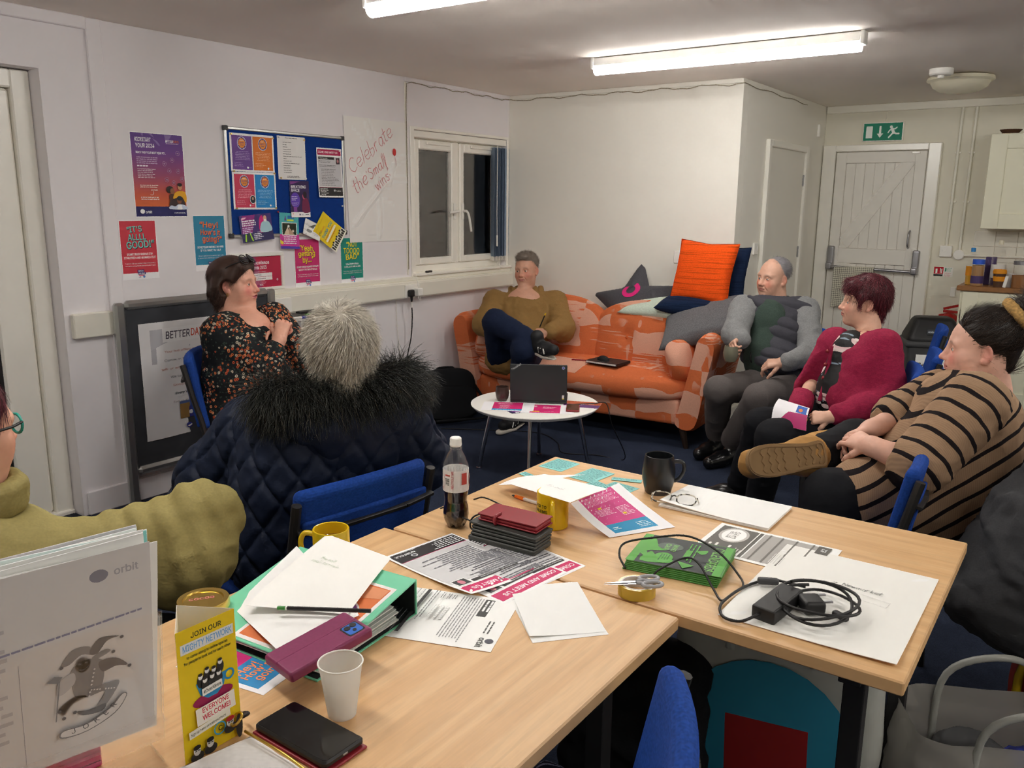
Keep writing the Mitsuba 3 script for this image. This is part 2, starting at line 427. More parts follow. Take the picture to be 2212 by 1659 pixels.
# window: two sashes over the trunking
w = struct('window_1')
labels[w]['label'] = 'white two-sash window with dark panes above the trunking'
x0 = XW - 0.075
put(w, cat(cb(x0 - 0.03, x0 + 0.03, 4.548, 4.59, 1.065, 2.052, 0.004), cb(x0 - 0.03, x0 + 0.03, 5.61, 5.652, 1.065, 2.052, 0.004),
           cb(x0 - 0.03, x0 + 0.03, 4.59, 5.61, 1.065, 1.115, 0.004), cb(x0 - 0.03, x0 + 0.03, 4.59, 5.61, 2.0, 2.052, 0.004), cb(x0 - 0.03, x0 + 0.03, 5.055, 5.1, 1.115, 2.0, 0.004)), 'm_upvc')
part(w, 'architrave', cat(cb(XW, XW + 0.012, 4.505, 4.545, 1.04, 2.075, 0.003), cb(XW, XW + 0.012, 4.545, 5.66, 2.055, 2.075, 0.003), cb(XW, XW + 0.01, 5.655, 5.68, 1.04, 2.075, 0.003)), 'm_upvc')
part(w, 'sill', cb(XW - 0.14, XW + 0.045, 4.51, 5.685, 1.046, 1.066, 0.006), 'm_upvc')
part(w, 'apron', cb(XW, XW + 0.02, 4.53, 5.685, 1.02, 1.046, 0.004), 'm_upvc')
part(w, 'blind_rail', cb(XW - 0.045, XW + 0.004, 4.548, 5.652, 2.005, 2.052, 0.004), 'm_upvc')
for y0, y1 in ((4.592, 5.053), (5.102, 5.608)):
    s = part(w, 'sash', cat(cb(x0 - 0.01, x0 + 0.045, y0, y0 + 0.05, 1.117, 1.998, 0.008), cb(x0 - 0.01, x0 + 0.045, y1 - 0.05, y1, 1.117, 1.998, 0.008),
                            cb(x0 - 0.01, x0 + 0.045, y0 + 0.05, y1 - 0.05, 1.117, 1.167, 0.008), cb(x0 - 0.01, x0 + 0.045, y0 + 0.05, y1 - 0.05, 1.93, 1.998, 0.008)), 'm_upvc')
    part(s, 'pane', cb(x0 + 0.005, x0 + 0.011, y0 + 0.05, y1 - 0.05, 1.167, 1.93, 0.0005), 'm_glass')
    part(s, 'vent', cb(x0 + 0.045, x0 + 0.058, y0 + 0.12, y1 - 0.08, 1.965, 1.985, 0.004), 'm_upvc')
xh = x0 + 0.05
def handle(y, tip):
    return cat(rb(0.012, 0.028, 0.12, 0.005, 8, (xh, y, 1.5)), tube(spl([(xh + 0.01, y, 1.5), (xh + 0.04, y, 1.5), (xh + 0.05, y + tip[0] * 0.3, 1.5 + tip[1] * 0.25), (xh + 0.045, y + tip[0], 1.5 + tip[1])], 6), 0.009, 8))
part(w, 'handle', handle(5.03, (-0.11, -0.01)), 'm_white', True)
part(w, 'handle', handle(5.125, (0.05, -0.15)), 'm_white', True)
mat('m_blind', '7d8ea3', 0.7, 0.2)
bl = thing('vertical_blind', 'blue grey vertical blind bunched at the right end of the window', 'blind')
for i in range(13):
    y = 5.475 + i * 0.0135
    a = -35 if i < 12 else 78
    part(bl, 'slat', mv(cbs(0.085 if i < 12 else 0.075, 0.0012, 0.845, 0.0003), (XW + 0.0 + 0.002 * (i % 3), y if i < 12 else 5.648, 1.565), rz=a - 4 * (i % 4)), 'm_blind')
for i in range(13):
    y = 5.475 + i * 0.0135
    part(bl, 'weight', mv(cbs(0.08, 0.003, 0.035, 0.001), (XW + 0.002 * (i % 3), y, 1.128), rz=-37), 'm_white')
part(bl, 'chain', cat(tube([(XW + 0.05, 5.47, 2.0), (XW + 0.052, 5.462, 1.5), (XW + 0.05, 5.468, 1.3)], 0.0025, 6), rb(0.012, 0.012, 0.09, 0.005, 8, (XW + 0.05, 5.468, 1.27))), 'm_white')
part(bl, 'cord', tube([(XW + 0.048, 5.51, 1.11), (XW + 0.05, 5.512, 1.03)], 0.002, 6), 'm_white')

# cupboard door in the side wall
d = struct('door_2')
labels[d]['label'] = 'plain pale grey cupboard door in the side wall behind the elderly man'
put(d, cb(XS, XS + 0.012, 6.255, 7.115, 0.01, 1.985, 0.003), 'm_wall_cream')
mat('m_trimgloss', 'e6e3da', 0.25, 0.5)
part(d, 'frame', cat(cb(XS, XS + 0.032, 6.2, 6.255, 0, 2.035, 0.005), cb(XS, XS + 0.032, 7.115, 7.17, 0, 2.035, 0.005), cb(XS, XS + 0.032, 6.255, 7.115, 1.985, 2.035, 0.005)), 'm_trimgloss')
for z in (0.3, 1.15, 1.72):
    part(d, 'hinge', cb(XS + 0.012, XS + 0.02, 7.095, 7.12, z, z + 0.09, 0.002), 'm_steel')

# exit door in the far wall: ledged and braced, painted white
d = struct('door_3')
labels[d]['label'] = 'white boarded exit door with diagonal brace and push bar'
mat('m_door', paint('dcd8d0', 0.02), 0.45, 0.35)
put(d, cb(-1.995, -1.3, YF - 0.012, YF, 0.0, 2.0, 0.002), 'm_door')
part(d, 'frame', cat(cb(-2.125, -2.02, YF - 0.045, YF, 0, 2.07, 0.006), cb(-1.3, -1.205, YF - 0.045, YF, 0, 2.07, 0.006), cb(-2.02, -1.3, YF - 0.045, YF, 2.015, 2.07, 0.006)), 'm_trimgloss')
yb = YF - 0.012
part(d, 'stile', cb(-2.012, -1.93, yb - 0.02, yb, 0.01, 2.01, 0.003), 'm_door')
part(d, 'stile', cb(-1.392, -1.308, yb - 0.02, yb, 0.01, 2.01, 0.003), 'm_door')
part(d, 'rail', cb(-1.93, -1.392, yb - 0.02, yb, 1.92, 2.01, 0.003), 'm_door')
part(d, 'rail', cb(-1.93, -1.392, yb - 0.02, yb, 1.085, 1.212, 0.003), 'm_door')
part(d, 'rail', cb(-1.93, -1.392, yb - 0.02, yb, 0.01, 0.2, 0.003), 'm_door')
pw = 0.538 / 7
for z0, z1 in ((0.2, 1.085), (1.212, 1.92)):
    for i in range(7):
        part(d, 'plank', cb(-1.93 + i * pw + 0.001, -1.93 + (i + 1) * pw - 0.001, yb - 0.007, yb, z0, z1, 0.004), 'm_door')
part(d, 'brace', prism([(-1.93, 1.3), (-1.86, 1.212), (-1.392, 1.91), (-1.392, 1.92), (-1.5, 1.92)], 0.012, 'y').apply_translation([0, yb - 0.019, 0]), 'm_door')
part(d, 'brace', prism([(-1.93, 0.96), (-1.93, 1.085), (-1.83, 1.085), (-1.392, 0.3), (-1.392, 0.2), (-1.5, 0.2)], 0.012, 'y').apply_translation([0, yb - 0.019, 0]), 'm_door')
part(d, 'handle', cat(tube(spl([(-1.375, yb - 0.02, 1.37), (-1.376, yb - 0.055, 1.35), (-1.378, yb - 0.06, 1.3), (-1.378, yb - 0.055, 1.25), (-1.378, yb - 0.02, 1.232)], 6), 0.008, 8)), 'm_steel', True)
part(d, 'closer', cb(-1.42, -1.36, yb - 0.04, yb - 0.01, 1.985, 2.005, 0.003), 'm_trimgloss')
pb = part(d, 'push_bar', tube([(-1.99, yb - 0.085, 1.055), (-1.3, yb - 0.085, 1.04)], 0.013, 10), 'm_steel', 40)
for xx, z in ((-1.985, 1.13), (-1.305, 1.115)):
    part(pb, 'bracket', cat(rb(0.055, 0.05, 0.2, 0.012, 10, (xx, yb - 0.04, z)), rb(0.05, 0.07, 0.06, 0.012, 10, (xx, yb - 0.07, z - 0.07))), 'm_steel', 40)
def check(p, n, uv):
    u, v = p.x * 62, p.z * 62
    k = (dr.select(u - dr.floor(u) < 0.32, 0.5, 0.0) + dr.select(v - dr.floor(v) < 0.32, 0.5, 0.0))
    return mix(C('cfcbbb'), C('4f4c45'), k)
mat('m_check', check, 0.9, 0.1)
tw = thing('tea_towel', 'grey checked tea towel hanging over the push bar of the exit door', 'towel')
def towel(u, v):
    xx = -1.935 + u * 0.325
    over = v * 0.46
    back = np.clip(0.16 - over, 0, 1)
    z = np.where(over < 0.16, 1.07 - back * 0.9, 1.07 - (over - 0.16)) + 0.0
    z = z - 0.06 * (1 - u) * (over > 0.16) * (over - 0.16) / 0.3
    y = yb - 0.085 + np.where(over < 0.16, 0.02, -0.02) * np.clip(np.abs(over - 0.16) / 0.02, 0, 1) + 0.006 * np.sin(u * 17) * (over > 0.18)
    return np.stack([xx, y, z], 1)
put(tw, grid(towel, 26, 40), 'm_check', True)

# ceiling lights
scene['m_diffuser'] = {'type': 'roughplastic', 'diffuse_reflectance': rgb('f4f4f0'), 'alpha': 0.3}
for i, (xa, xb, y) in enumerate(BATTENS):
    say = ['nearer white batten light on the ceiling, partly cut off by the top of the frame', 'white batten light on the ceiling in front of the cupboard corner'][i] if i < 2 else ['', '', 'white batten light overhead behind the one cut off by the frame', 'white batten light over the right of the tables', 'white batten light over the kitchen end', 'white batten light over the near right of the room'][i]
    t = thing('batten_light', say, 'ceiling light', 'batten lights on the ceiling')
    part(t, 'body', cb(xa, xb, y - 0.032, y + 0.032, CEIL - 0.05, CEIL - 0.004, 0.004), 'm_white')
    for xx in (xa, xb - 0.012):
        part(t, 'end_cap', cb(xx - 0.004, xx + 0.016, y - 0.036, y + 0.036, CEIL - 0.062, CEIL, 0.004), 'm_white')
    prof = [(y - 0.03, CEIL - 0.05)] + [(y - 0.036 * math.cos(a), CEIL - 0.062 - 0.034 * math.sin(a)) for a in np.linspace(0, math.pi, 10)] + [(y + 0.03, CEIL - 0.05)]
    scene[f'{t}__diffuser'] = mikit.ply(prism(prof, xb - xa - 0.03, 'x').apply_translation([xa + 0.015, 0, 0]), 'm_diffuser', 30, emitter={'type': 'area', 'radiance': {'type': 'rgb', 'value': TUBE}})
dm = thing('dome_light', 'round unlit ceiling lamp with yellowed rim near the exit sign', 'ceiling light')
mat('m_oldwhite', 'dcd6bf', 0.4, 0.4)
cx, cy = -0.93, 6.3
part(dm, 'rim', mv(lathe([(0.0, 0), (0.15, 0), (0.195, -0.012), (0.198, -0.03), (0.18, -0.042), (0.172, -0.034), (0.0, -0.02)], 40), (cx, cy, CEIL)), 'm_oldwhite', 40)
part(dm, 'shade', mv(lathe([(0.178, -0.036), (0.16, -0.07), (0.12, -0.096), (0.06, -0.108), (0.0, -0.112)], 40), (cx, cy, CEIL)), 'm_oldwhite', 40)
sd = thing('smoke_detector', 'white round smoke detector on the ceiling in front of the dome lamp', 'smoke detector')
part(sd, 'body', mv(lathe([(0, 0), (0.068, 0), (0.068, -0.03), (0.06, -0.038), (0, -0.038)], 28), (-0.99, 5.95, CEIL)), 'm_white', 40)
part(sd, 'sensor', mv(lathe([(0, -0.038), (0.02, -0.038), (0.018, -0.052), (0, -0.055)], 16), (-0.99, 5.95, CEIL)), 'm_white', 40)
# ---------------------------------------------------------------- tables
def beech(axis):
    def fn(p, n, uv):
        a, b = (p.x, p.y) if axis == 'x' else (p.y, p.x)
        g = fbm(a * 2.2, b * 60, 0, 3)
        f = noise(a * 26, b * 420, 2)
        streak = smoothstep(0.62, 0.8, noise(a * 9, b * 130, 5))
        k = smoothstep(0.25, 0.75, g)
        return mix(C('cba172'), C('d3ac7e'), k) * (0.96 + 0.06 * f) * (1 - 0.05 * streak)
    return fn
mat('m_beech_x', beech('x'), 0.42, 0.35)
mat('m_beech_y', beech('y'), 0.42, 0.35)
mat('m_beech_edge', beech('x'), 0.45, 0.3)
mat('m_tablemetal', '1a1a1c', 0.5, 0.4)
def table(x0, x1, y0, y1, m, label):
    t = thing('table', label, 'table', 'beech meeting tables')
    part(t, 'tabletop', cb(x0, x1, y0, y1, 0.722, 0.75, 0.003), m)
    for xx in (x0 + 0.1, x1 - 0.1) if x1 - x0 > y1 - y0 else ():
        leg = cat(bar((xx, y0 + 0.12, 0.0), (xx, y0 + 0.12, 0.72), 0.04), bar((xx, y1 - 0.12, 0), (xx, y1 - 0.12, 0.72), 0.04), bar((xx, y0 + 0.05, 0.02), (xx, y1 - 0.05, 0.02), 0.045), bar((xx, y0 + 0.05, 0.705), (xx, y1 - 0.05, 0.705), 0.04))
        part(t, 'leg_frame', leg, 'm_tablemetal')
    if x1 - x0 <= y1 - y0:
        for yy in (y0 + 0.1, y1 - 0.1):
            part(t, 'leg_frame', cat(bar((x0 + 0.12, yy, 0.0), (x0 + 0.12, yy, 0.72), 0.04), bar((x1 - 0.12, yy, 0), (x1 - 0.12, yy, 0.72), 0.04), bar((x0 + 0.05, yy, 0.02), (x1 - 0.05, yy, 0.02), 0.045), bar((x0 + 0.05, yy, 0.705), (x1 - 0.05, yy, 0.705), 0.04)), 'm_tablemetal')
        part(t, 'stretcher', bar((x0 + 0.4, y0 + 0.1, 0.68), (x0 + 0.4, y1 - 0.1, 0.68), 0.04), 'm_tablemetal')
    else:
        part(t, 'stretcher', bar((x0 + 0.1, y0 + 0.38, 0.68), (x1 - 0.1, y0 + 0.38, 0.68), 0.04), 'm_tablemetal')
    return t
table(-1.405, -0.197, 1.478, 2.25, 'm_beech_x', 'beech table with the black mug, cola bottle and coiled charger on it')
table(-1.425, -0.615, 0.26, 1.468, 'm_beech_y', 'beech table with the green ring binder and the plastic cup on it')

# ---------------------------------------------------------------- blue chairs
mat('m_bluefab', lambda p, n, uv: C('1b3a80') * (0.8 + 0.4 * noise(p.x * 260, p.y * 260, p.z * 260)), 0.95, 0.1, bump=(lambda p, n, uv: noise(p.x * 260, p.y * 260, p.z * 260), 0.0015), sheen=0.4)
def padmesh(w, h, t, bend=0.0, n=16):
    """A stuffed pad in the xz plane, h high from z = 0, thin along y, bent round the sitter."""
    m = rb(w, t, h, t * 0.48, 14, (0, 0, h / 2))
    m = m.subdivide_to_size(0.05)
    v = m.vertices.copy()
    v[:, 1] += bend * (v[:, 0] / (w / 2)) ** 2
    v[:, 2] += -0.012 * (v[:, 0] / (w / 2)) ** 2 * (v[:, 2] / h)
    m.vertices = v
    return m
BT = 11           # tilt of the backrest, degrees
seat_m = rb(0.45, 0.43, 0.055, 0.024, 12, (0, 0.0, 0.455))
back_m = mv(padmesh(0.43, 0.36, 0.042, 0.025), (0, -0.222, 0.49), rx=BT)
up = lambda s: cat(tube(spl([(s * 0.225, 0.16, 0.0), (s * 0.222, 0.17, 0.2), (s * 0.218, 0.175, 0.425)], 4), 0.0125, 8))
rear = lambda s: tube(spl([(s * 0.225, -0.27, 0.0), (s * 0.224, -0.215, 0.3), (s * 0.222, -0.205, 0.47), (s * 0.224, -0.25, 0.66), (s * 0.224, -0.285, 0.81)], 5), 0.0135, 8)
CH = [('seat', seat_m, 'm_bluefab', 40), ('backrest', back_m, 'm_bluefab', 40), ('leg', up(-1), 'm_frame', 40), ('leg', up(1), 'm_frame', 40), ('rear_leg', rear(-1), 'm_frame', 40), ('rear_leg', rear(1), 'm_frame', 40),
      ('seat_frame', cat(tube([(-0.218, 0.175, 0.42), (-0.222, -0.205, 0.42)], 0.012, 8), tube([(0.218, 0.175, 0.42), (0.222, -0.205, 0.42)], 0.012, 8), tube([(-0.218, 0.17, 0.415), (0.218, 0.17, 0.415)], 0.012, 8), cb(-0.2, 0.2, -0.19, 0.17, 0.424, 0.432, 0.002)), 'm_frame', 40),
      ('back_rail', mv(cat(bar((-0.225, 0, 0), (-0.11, -0.018, 0), 0.012, 0.028), bar((-0.11, -0.018, 0), (0.11, -0.018, 0), 0.012, 0.028), bar((0.11, -0.018, 0), (0.225, 0, 0), 0.012, 0.028)), (0, -0.283, 0.735), rx=BT), 'm_frame', False),
      ('shell', mv(padmesh(0.415, 0.27, 0.016, 0.02, 8), (0, -0.252, 0.5), rx=BT), 'm_bluefab', 40)]
chair_src = None
def chair(x, y, rz, label, z=0.0):
    """rz: the way the chair faces, degrees from +y, turning left."""
    global chair_src
    k = thing('chair', label, 'chair', 'blue upholstered chairs with black frames')
    M = W(pose((x, y, z), rz))
    if chair_src is None:
        for n, m, b, s in CH:
            part(k, n, m, b, s, to_world=M)
        chair_src = k
    else:
        for q in [q for q in scene if q.startswith(chair_src + '__')]:
            scene[k + q[len(chair_src):]] = {**scene[q], 'to_world': M}
    return k
CHAIRS = dict(grey=(-1.845, 1.592, 82), presenter=(-3.42, 2.62, -45), elder=(-1.66, 5.08, 152), red=(-0.93, 4.13, 103), bun=(-0.24, 3.25, 100),
              empty=(-0.67, 2.66, 100), near=(-0.655, 0.865, 113), coat=(0.12, 2.72, 96), stackA=(-0.93, 4.68, 100), stackB=(-1.06, 5.72, 100), lady=(-1.8, 0.7, 62))
chair(*CHAIRS['grey'], 'blue chair the grey-haired man in the navy parka sits on, its back against the table')
chair(*CHAIRS['presenter'], 'blue chair under the woman in the flowered dress, by the display board')
chair(*CHAIRS['elder'], 'blue chair under the elderly man in the gilet, beside the sofa arm')
chair(*CHAIRS['red'], 'blue chair under the woman in the raspberry cardigan')
chair(*CHAIRS['bun'], 'blue chair under the woman in the striped dress')
chair(*CHAIRS['empty'], 'empty blue chair edge-on between the table and the woman in stripes')
chair(*CHAIRS['near'], 'empty blue chair edge-on at the bottom of the picture, pushed under the table')
chair(*CHAIRS['coat'], 'blue chair under the heap of dark grey coat at the table corner')
chair(*CHAIRS['stackA'], 'empty blue chair directly behind the chair of the woman in the cardigan')
chair(*CHAIRS['stackB'], 'empty blue chair standing close to the black bin')
chair(*CHAIRS['lady'], 'blue chair under the woman in the olive coat')

# ---------------------------------------------------------------- sofa
def sofafab(p, n, uv):
    warp = fbm(p.x * 9, p.y * 9, p.z * 9, 2) * 0.5
    blk = cell_rand(dr.floor(p.x * 4.6 + warp), dr.floor(p.y * 4.0 + 0.7), dr.floor(p.z * 6.4 + warp + 0.3))
    brush = noise(p.x * 10, p.y * 10, p.z * 110)
    t = smoothstep(0.5, 0.56, blk + 0.25 * (brush - 0.5))
    scratch = smoothstep(0.66, 0.74, noise(p.x * 30 + 5, p.y * 30, p.z * 12)) * smoothstep(0.5, 0.6, fbm(p.x * 3 + 9, p.y * 3, p.z * 3, 2))
    k = mix(C('c2663e'), C('cf9a84'), dr.clip(t + 0.7 * scratch, 0, 1))
    return k * (0.92 + 0.16 * noise(p.x * 300, p.y * 300, p.z * 300))
mat('m_sofa', sofafab, 0.9, 0.12, bump=(lambda p, n, uv: noise(p.x * 300, p.y * 300, p.z * 300), 0.001), sheen=0.3)
mat('m_sofaplain', 'c56438', 0.9, 0.1)
mat('m_darkwood', '2a1d16', 0.45, 0.4)
SO = pose((-2.97, 5.25, 0), 3.5)          # sofa: x along its length, the front towards -y
def so(m): return mv(m) .apply_transform(SO)
def puff(w, d, h, bul=0.25, n=18, seed=0):
    """A plump cushion: a box with swollen faces and round edges."""
    s = trimesh.creation.box((2, 2, 2)).subdivide_to_size(0.16)
    v = s.vertices
    e = 5.0
    r = (np.abs(v) ** e).sum(1) ** (1 / e)
    v = v / r[:, None]
    q = v.copy()
    for k, (a, b) in enumerate(((1, 2), (0, 2), (0, 1))):
        q[:, k] *= 1 + bul * (1 - v[:, a] ** 2) * (1 - v[:, b] ** 2) * (0.5 if k == 0 else 1)
    q = q * np.array([w, d, h]) / 2
    q += 0.006 * (meshkit.fbm(q * 9 + seed, 3)[:, None] - 0.5) * np.sign(q)
    return trimesh.Trimesh(q, s.faces, process=False)
sf = thing('sofa', 'orange and pink patterned three-seat sofa against the back wall', 'sofa')
base = so(cat(rb(1.56, 0.62, 0.17, 0.03, 10, (0, -0.02, 0.235))))
part(sf, 'base', base, 'm_sofa', 40)
# arms: flared outward at the top, thick round roll
def arm(s):
    prof = [(0.76, 0.14), (0.9, 0.14), (0.965, 0.45), (1.01, 0.66), (1.0, 0.735), (0.95, 0.765), (0.895, 0.74), (0.865, 0.62), (0.79, 0.3)]
    p = Polygon(spl([(s * a, b) for a, b in prof], 5, closed=True)).buffer(0)
    f = prism(p, 0.62, 'y').apply_translation([0, -0.34, 0])
    f = man(f).refine_to_length(0.06)
    f = tm(f)
    v = f.vertices.copy()
    e = np.clip((-0.25 - v[:, 1]) / 0.09, 0, 1)
    c = np.array([s * 0.88, 0, 0.45])
    v[:, 0] -= (v[:, 0] - c[0]) * 0.1 * e ** 2; v[:, 2] -= (v[:, 2] - c[2]) * 0.06 * e ** 2
    v[:, 2] -= 0.12 * np.clip((v[:, 1] + 0.1), 0, 1) * 0
    f.vertices = v
    return f
part(sf, 'arm', so(arm(-1)), 'm_sofa', 45)
part(sf, 'arm', so(arm(1)), 'm_sofa', 45)
bk = so(mv(rb(1.86, 0.14, 0.58, 0.06, 12, (0, 0, 0.29)), (0, 0.25, 0.2), rx=-9))
part(sf, 'back', bk, 'm_sofa', 40)
part(sf, 'seat_cushion', so(mv(puff(1.6, 0.68, 0.18, 0.16, seed=2), (0, -0.06, 0.385))), 'm_sofa', True)
for i, xx in enumerate((-0.4, 0.42)):
    m = puff(0.8 if i == 0 else 0.84, 0.2, 0.44, 0.3, seed=i * 7)
    v = m.vertices.copy()
    for bx in (-0.18, 0.18):
        d2 = (v[:, 0] - bx) ** 2 + (v[:, 2] - 0.0) ** 2
        v[:, 1] += 0.035 * np.exp(-d2 / 0.004) * (v[:, 1] < 0)
    m.vertices = v
    P = pose((xx, 0.13, 0.62), rx=-12)
    bkey = part(sf, 'back_cushion', mv(m).apply_transform(P).apply_transform(SO), 'm_sofa', True)
    for bx in (-0.18, 0.18):
        part(bkey, 'button', mv(trimesh.creation.icosphere(2, 0.014), (bx, -0.085, 0)).apply_transform(P).apply_transform(SO), 'm_sofaplain', True)
for s in (-1, 1):
    part(sf, 'bolster', so(mv(puff(0.16, 0.34, 0.25, 0.3, seed=4 + s), (s * 0.735, -0.14, 0.56), ry=s * -14, rz=s * 6)), 'm_sofa', True)
for s in (-1, 1):
    for yy in (-0.3, 0.2):
        part(sf, 'leg', so(tube([(s * 0.8, yy, 0.16), (s * 0.84, yy, 0.0)], [0.028, 0.016], 10)), 'm_darkwood', 40)

# ---------------------------------------------------------------- scatter cushions
def fab(name, c, n=220, amp=0.3, stripe=0.0):
    def fn(p, nn, uv):
        k = 1 - amp / 2 + amp * noise(p.x * n, p.y * n, p.z * n)
        if stripe:
            k = k * (1 - stripe * smoothstep(0.5, 0.8, noise(p.x * 6, p.y * 6, p.z * 170)))
        return C(c) * k
    return mat(name, fn, 0.95, 0.1, sheen=0.3)
fab('m_starfab', '47474c'); fab('m_mint', 'bcc9bb'); fab('m_navy', '16233c', stripe=0.3); fab('m_orangefab', 'e2521a', stripe=0.35); fab('m_greylinen', '5d5d60', 260, 0.5)
def star(n=5, R=0.37, r=0.17, t=0.15):
    """A stuffed star with rounded arms, in the xy plane."""
    ang = np.pi / 2 + np.arange(2 * n) * np.pi / n
    rad = np.where(np.arange(2 * n) % 2 == 0, R, r)
    poly = Polygon(np.c_[rad * np.cos(ang), rad * np.sin(ang)])
    poly = poly.buffer(-0.015).buffer(0.02, quad_segs=4).segmentize(0.025)
    g = np.mgrid[-R:R:0.022, -R:R:0.022].reshape(2, -1).T
    import shapely
    inn = g[shapely.contains_xy(poly.buffer(-0.012), g[:, 0], g[:, 1])]
    ring = np.array(poly.exterior.coords)[:-1]
    P = np.vstack([ring, inn])
    from scipy.spatial import Delaunay
    tri = Delaunay(P).simplices
    cen = P[tri].mean(1)
    tri = tri[shapely.contains_xy(poly, cen[:, 0], cen[:, 1])]
    a = P[tri[:, 1]] - P[tri[:, 0]]; b = P[tri[:, 2]] - P[tri[:, 0]]
    tri = np.where((a[:, 0] * b[:, 1] - a[:, 1] * b[:, 0] < 0)[:, None], tri[:, ::-1], tri)
    dist = shapely.distance(shapely.points(P), poly.exterior)
    z = t / 2 * (1 - np.exp(-dist / 0.05)) + 0.004 * (meshkit.fbm(np.c_[P, P[:, 0]] * 20, 3) - .5)
    z[:len(ring)] = 0
    V = np.vstack([np.c_[P, z], np.c_[P, -z]])
    return trimesh.Trimesh(V, np.vstack([tri, tri[:, ::-1] + len(P)]), process=False), lambda u, v: t / 2 * (1 - np.exp(-shapely.distance(shapely.points(np.c_[u, v]), poly.exterior) / 0.05))
sm, sz = star()
SP = pose((-2.80, 5.5, 0.86), rz=-6, rx=52, ry=0)
st = thing('star_cushion', 'dark grey star-shaped cushion with a pink letter on the sofa back', 'cushion')
put(st, mv(sm, rz=10).apply_transform(SP), 'm_starfab', True)
pc = Print(0.2, 0.2, None, sub=0.02)
pc.poly(Point(0.05, 0.07).buffer(0.07).difference(Point(0.05, 0.07).buffer(0.035)).difference(Polygon([(0.05, 0.07), (-0.01, 0.2), (0.1, 0.2)])), 'd02e78')
pc.poly([(0.02, 0.06), (0.06, 0.1), (0.02, 0.13)], '47474c')
msh, col = pc.mesh(lambda u, v, l: np.c_[u - 0.06, v + 0.0, sz(u - 0.06, v) + 0.004 + l])
part(st, 'letter', mv(msh).apply_transform(SP), 'm_cloth', color=col)
c = thing('cushion', 'pale mint cushion lying flat on the sofa back under the star', 'cushion')
put(c, mv(pillow(0.6, 0.4, 0.12, seed=3), (-2.52, 5.5, 0.86), rx=14), 'm_mint', True)
c = thing('cushion', 'navy cushion lying flat under the orange cushion', 'cushion')
put(c, mv(pillow(0.46, 0.4, 0.15, seed=5), (-2.3, 5.47, 0.90), rx=8, rz=4), 'm_navy', True)
c = thing('cushion', 'navy cushion standing behind the orange cushion at the wall corner', 'cushion')
put(c, mv(pillow(0.44, 0.44, 0.13, seed=6), (-2.2, 5.6, 1.07), rx=80, rz=-8), 'm_navy', True)
c = thing('cushion', 'bright orange square cushion leaning on top of the pile on the sofa', 'cushion')
put(c, mv(pillow(0.43, 0.43, 0.16, seed=8), (-2.24, 5.44, 1.115), rx=76, rz=-3, ry=3), 'm_orangefab', True)
c = thing('cushion', 'slate grey cushion lying across the right sofa arm by the elderly man', 'cushion')
put(c, mv(pillow(0.56, 0.46, 0.17, seed=9), (-2.16, 5.27, 0.80), rx=24, ry=-18, rz=12), 'm_greylinen', True)

# ---------------------------------------------------------------- coffee table
ct = thing('coffee_table', 'round white coffee table on chrome legs in front of the sofa', 'coffee table')
CX, CY, CR, CZ = -2.645, 4.0, 0.375, 0.42
part(ct, 'tabletop', mv(lathe([(0, -0.022), (CR - 0.016, -0.022), (CR, -0.006), (CR, -0.002), (CR - 0.003, 0), (0, 0)], 72), (CX, CY, CZ)), 'm_white', 40)
for a in (-62, 30, 118, 208):
    dx, dy = math.cos(math.radians(a)), math.sin(math.radians(a))
    lg = part(ct, 'leg', tube([(CX + dx * 0.25, CY + dy * 0.25, CZ - 0.02), (CX + dx * 0.33, CY + dy * 0.33, 0.012)], 0.0115, 10), 'm_chrome', 40)
    part(lg, 'foot', mv(lathe([(0, 0), (0.016, 0), (0.016, 0.012), (0, 0.014)], 12), (CX + dx * 0.332, CY + dy * 0.332, 0)), 'm_chrome', 40)

# ---------------------------------------------------------------- display board on legs, by the wall
mat('m_boardfelt', lambda p, n, uv: C('3b3d42') * (0.7 + 0.5 * fbm(p.x * 14, p.y * 14, p.z * 14, 3)), 0.9, 0.1)
bd = thing('display_board', 'aluminium framed dark display board on feet against the left wall', 'display board')
BX = -3.985
part(bd, 'panel', cb(BX - 0.012, BX, 2.29, 3.19, 0.2, 1.05, 0.002), 'm_boardfelt')
part(bd, 'frame', cat(cb(BX - 0.02, BX + 0.018, 2.245, 2.3, -0.0, 1.06, 0.012), cb(BX - 0.02, BX + 0.018, 3.18, 3.235, 0.0, 1.06, 0.012)), 'm_alu')
part(bd, 'rail', cb(BX - 0.02, BX + 0.02, 2.3, 3.18, 1.022, 1.068, 0.015), 'm_alu')
part(bd, 'rail', cb(BX - 0.02, BX + 0.02, 2.3, 3.18, 0.16, 0.205, 0.015), 'm_alu')

# ---------------------------------------------------------------- orange stool
fab('m_stoolfab', 'e0661c', 200, 0.12)
so2 = thing('stool', 'orange drum stool beside the grey-haired man and the display board', 'stool')
put(so2, mv(lathe([(0, 0.0), (0.19, 0.0), (0.2, 0.012), (0.2, 0.43), (0.192, 0.447), (0.17, 0.452), (0, 0.452)], 40), (-3.08, 2.3, 0)), 'm_stoolfab', 30)
part(so2, 'piping', mv(tube([(0.197 * math.cos(a), 0.197 * math.sin(a), 0.438) for a in np.linspace(0, 2 * np.pi, 40, endpoint=False)], 0.005, 6, True), (-3.08, 2.3, 0)), 'm_stoolfab', True)

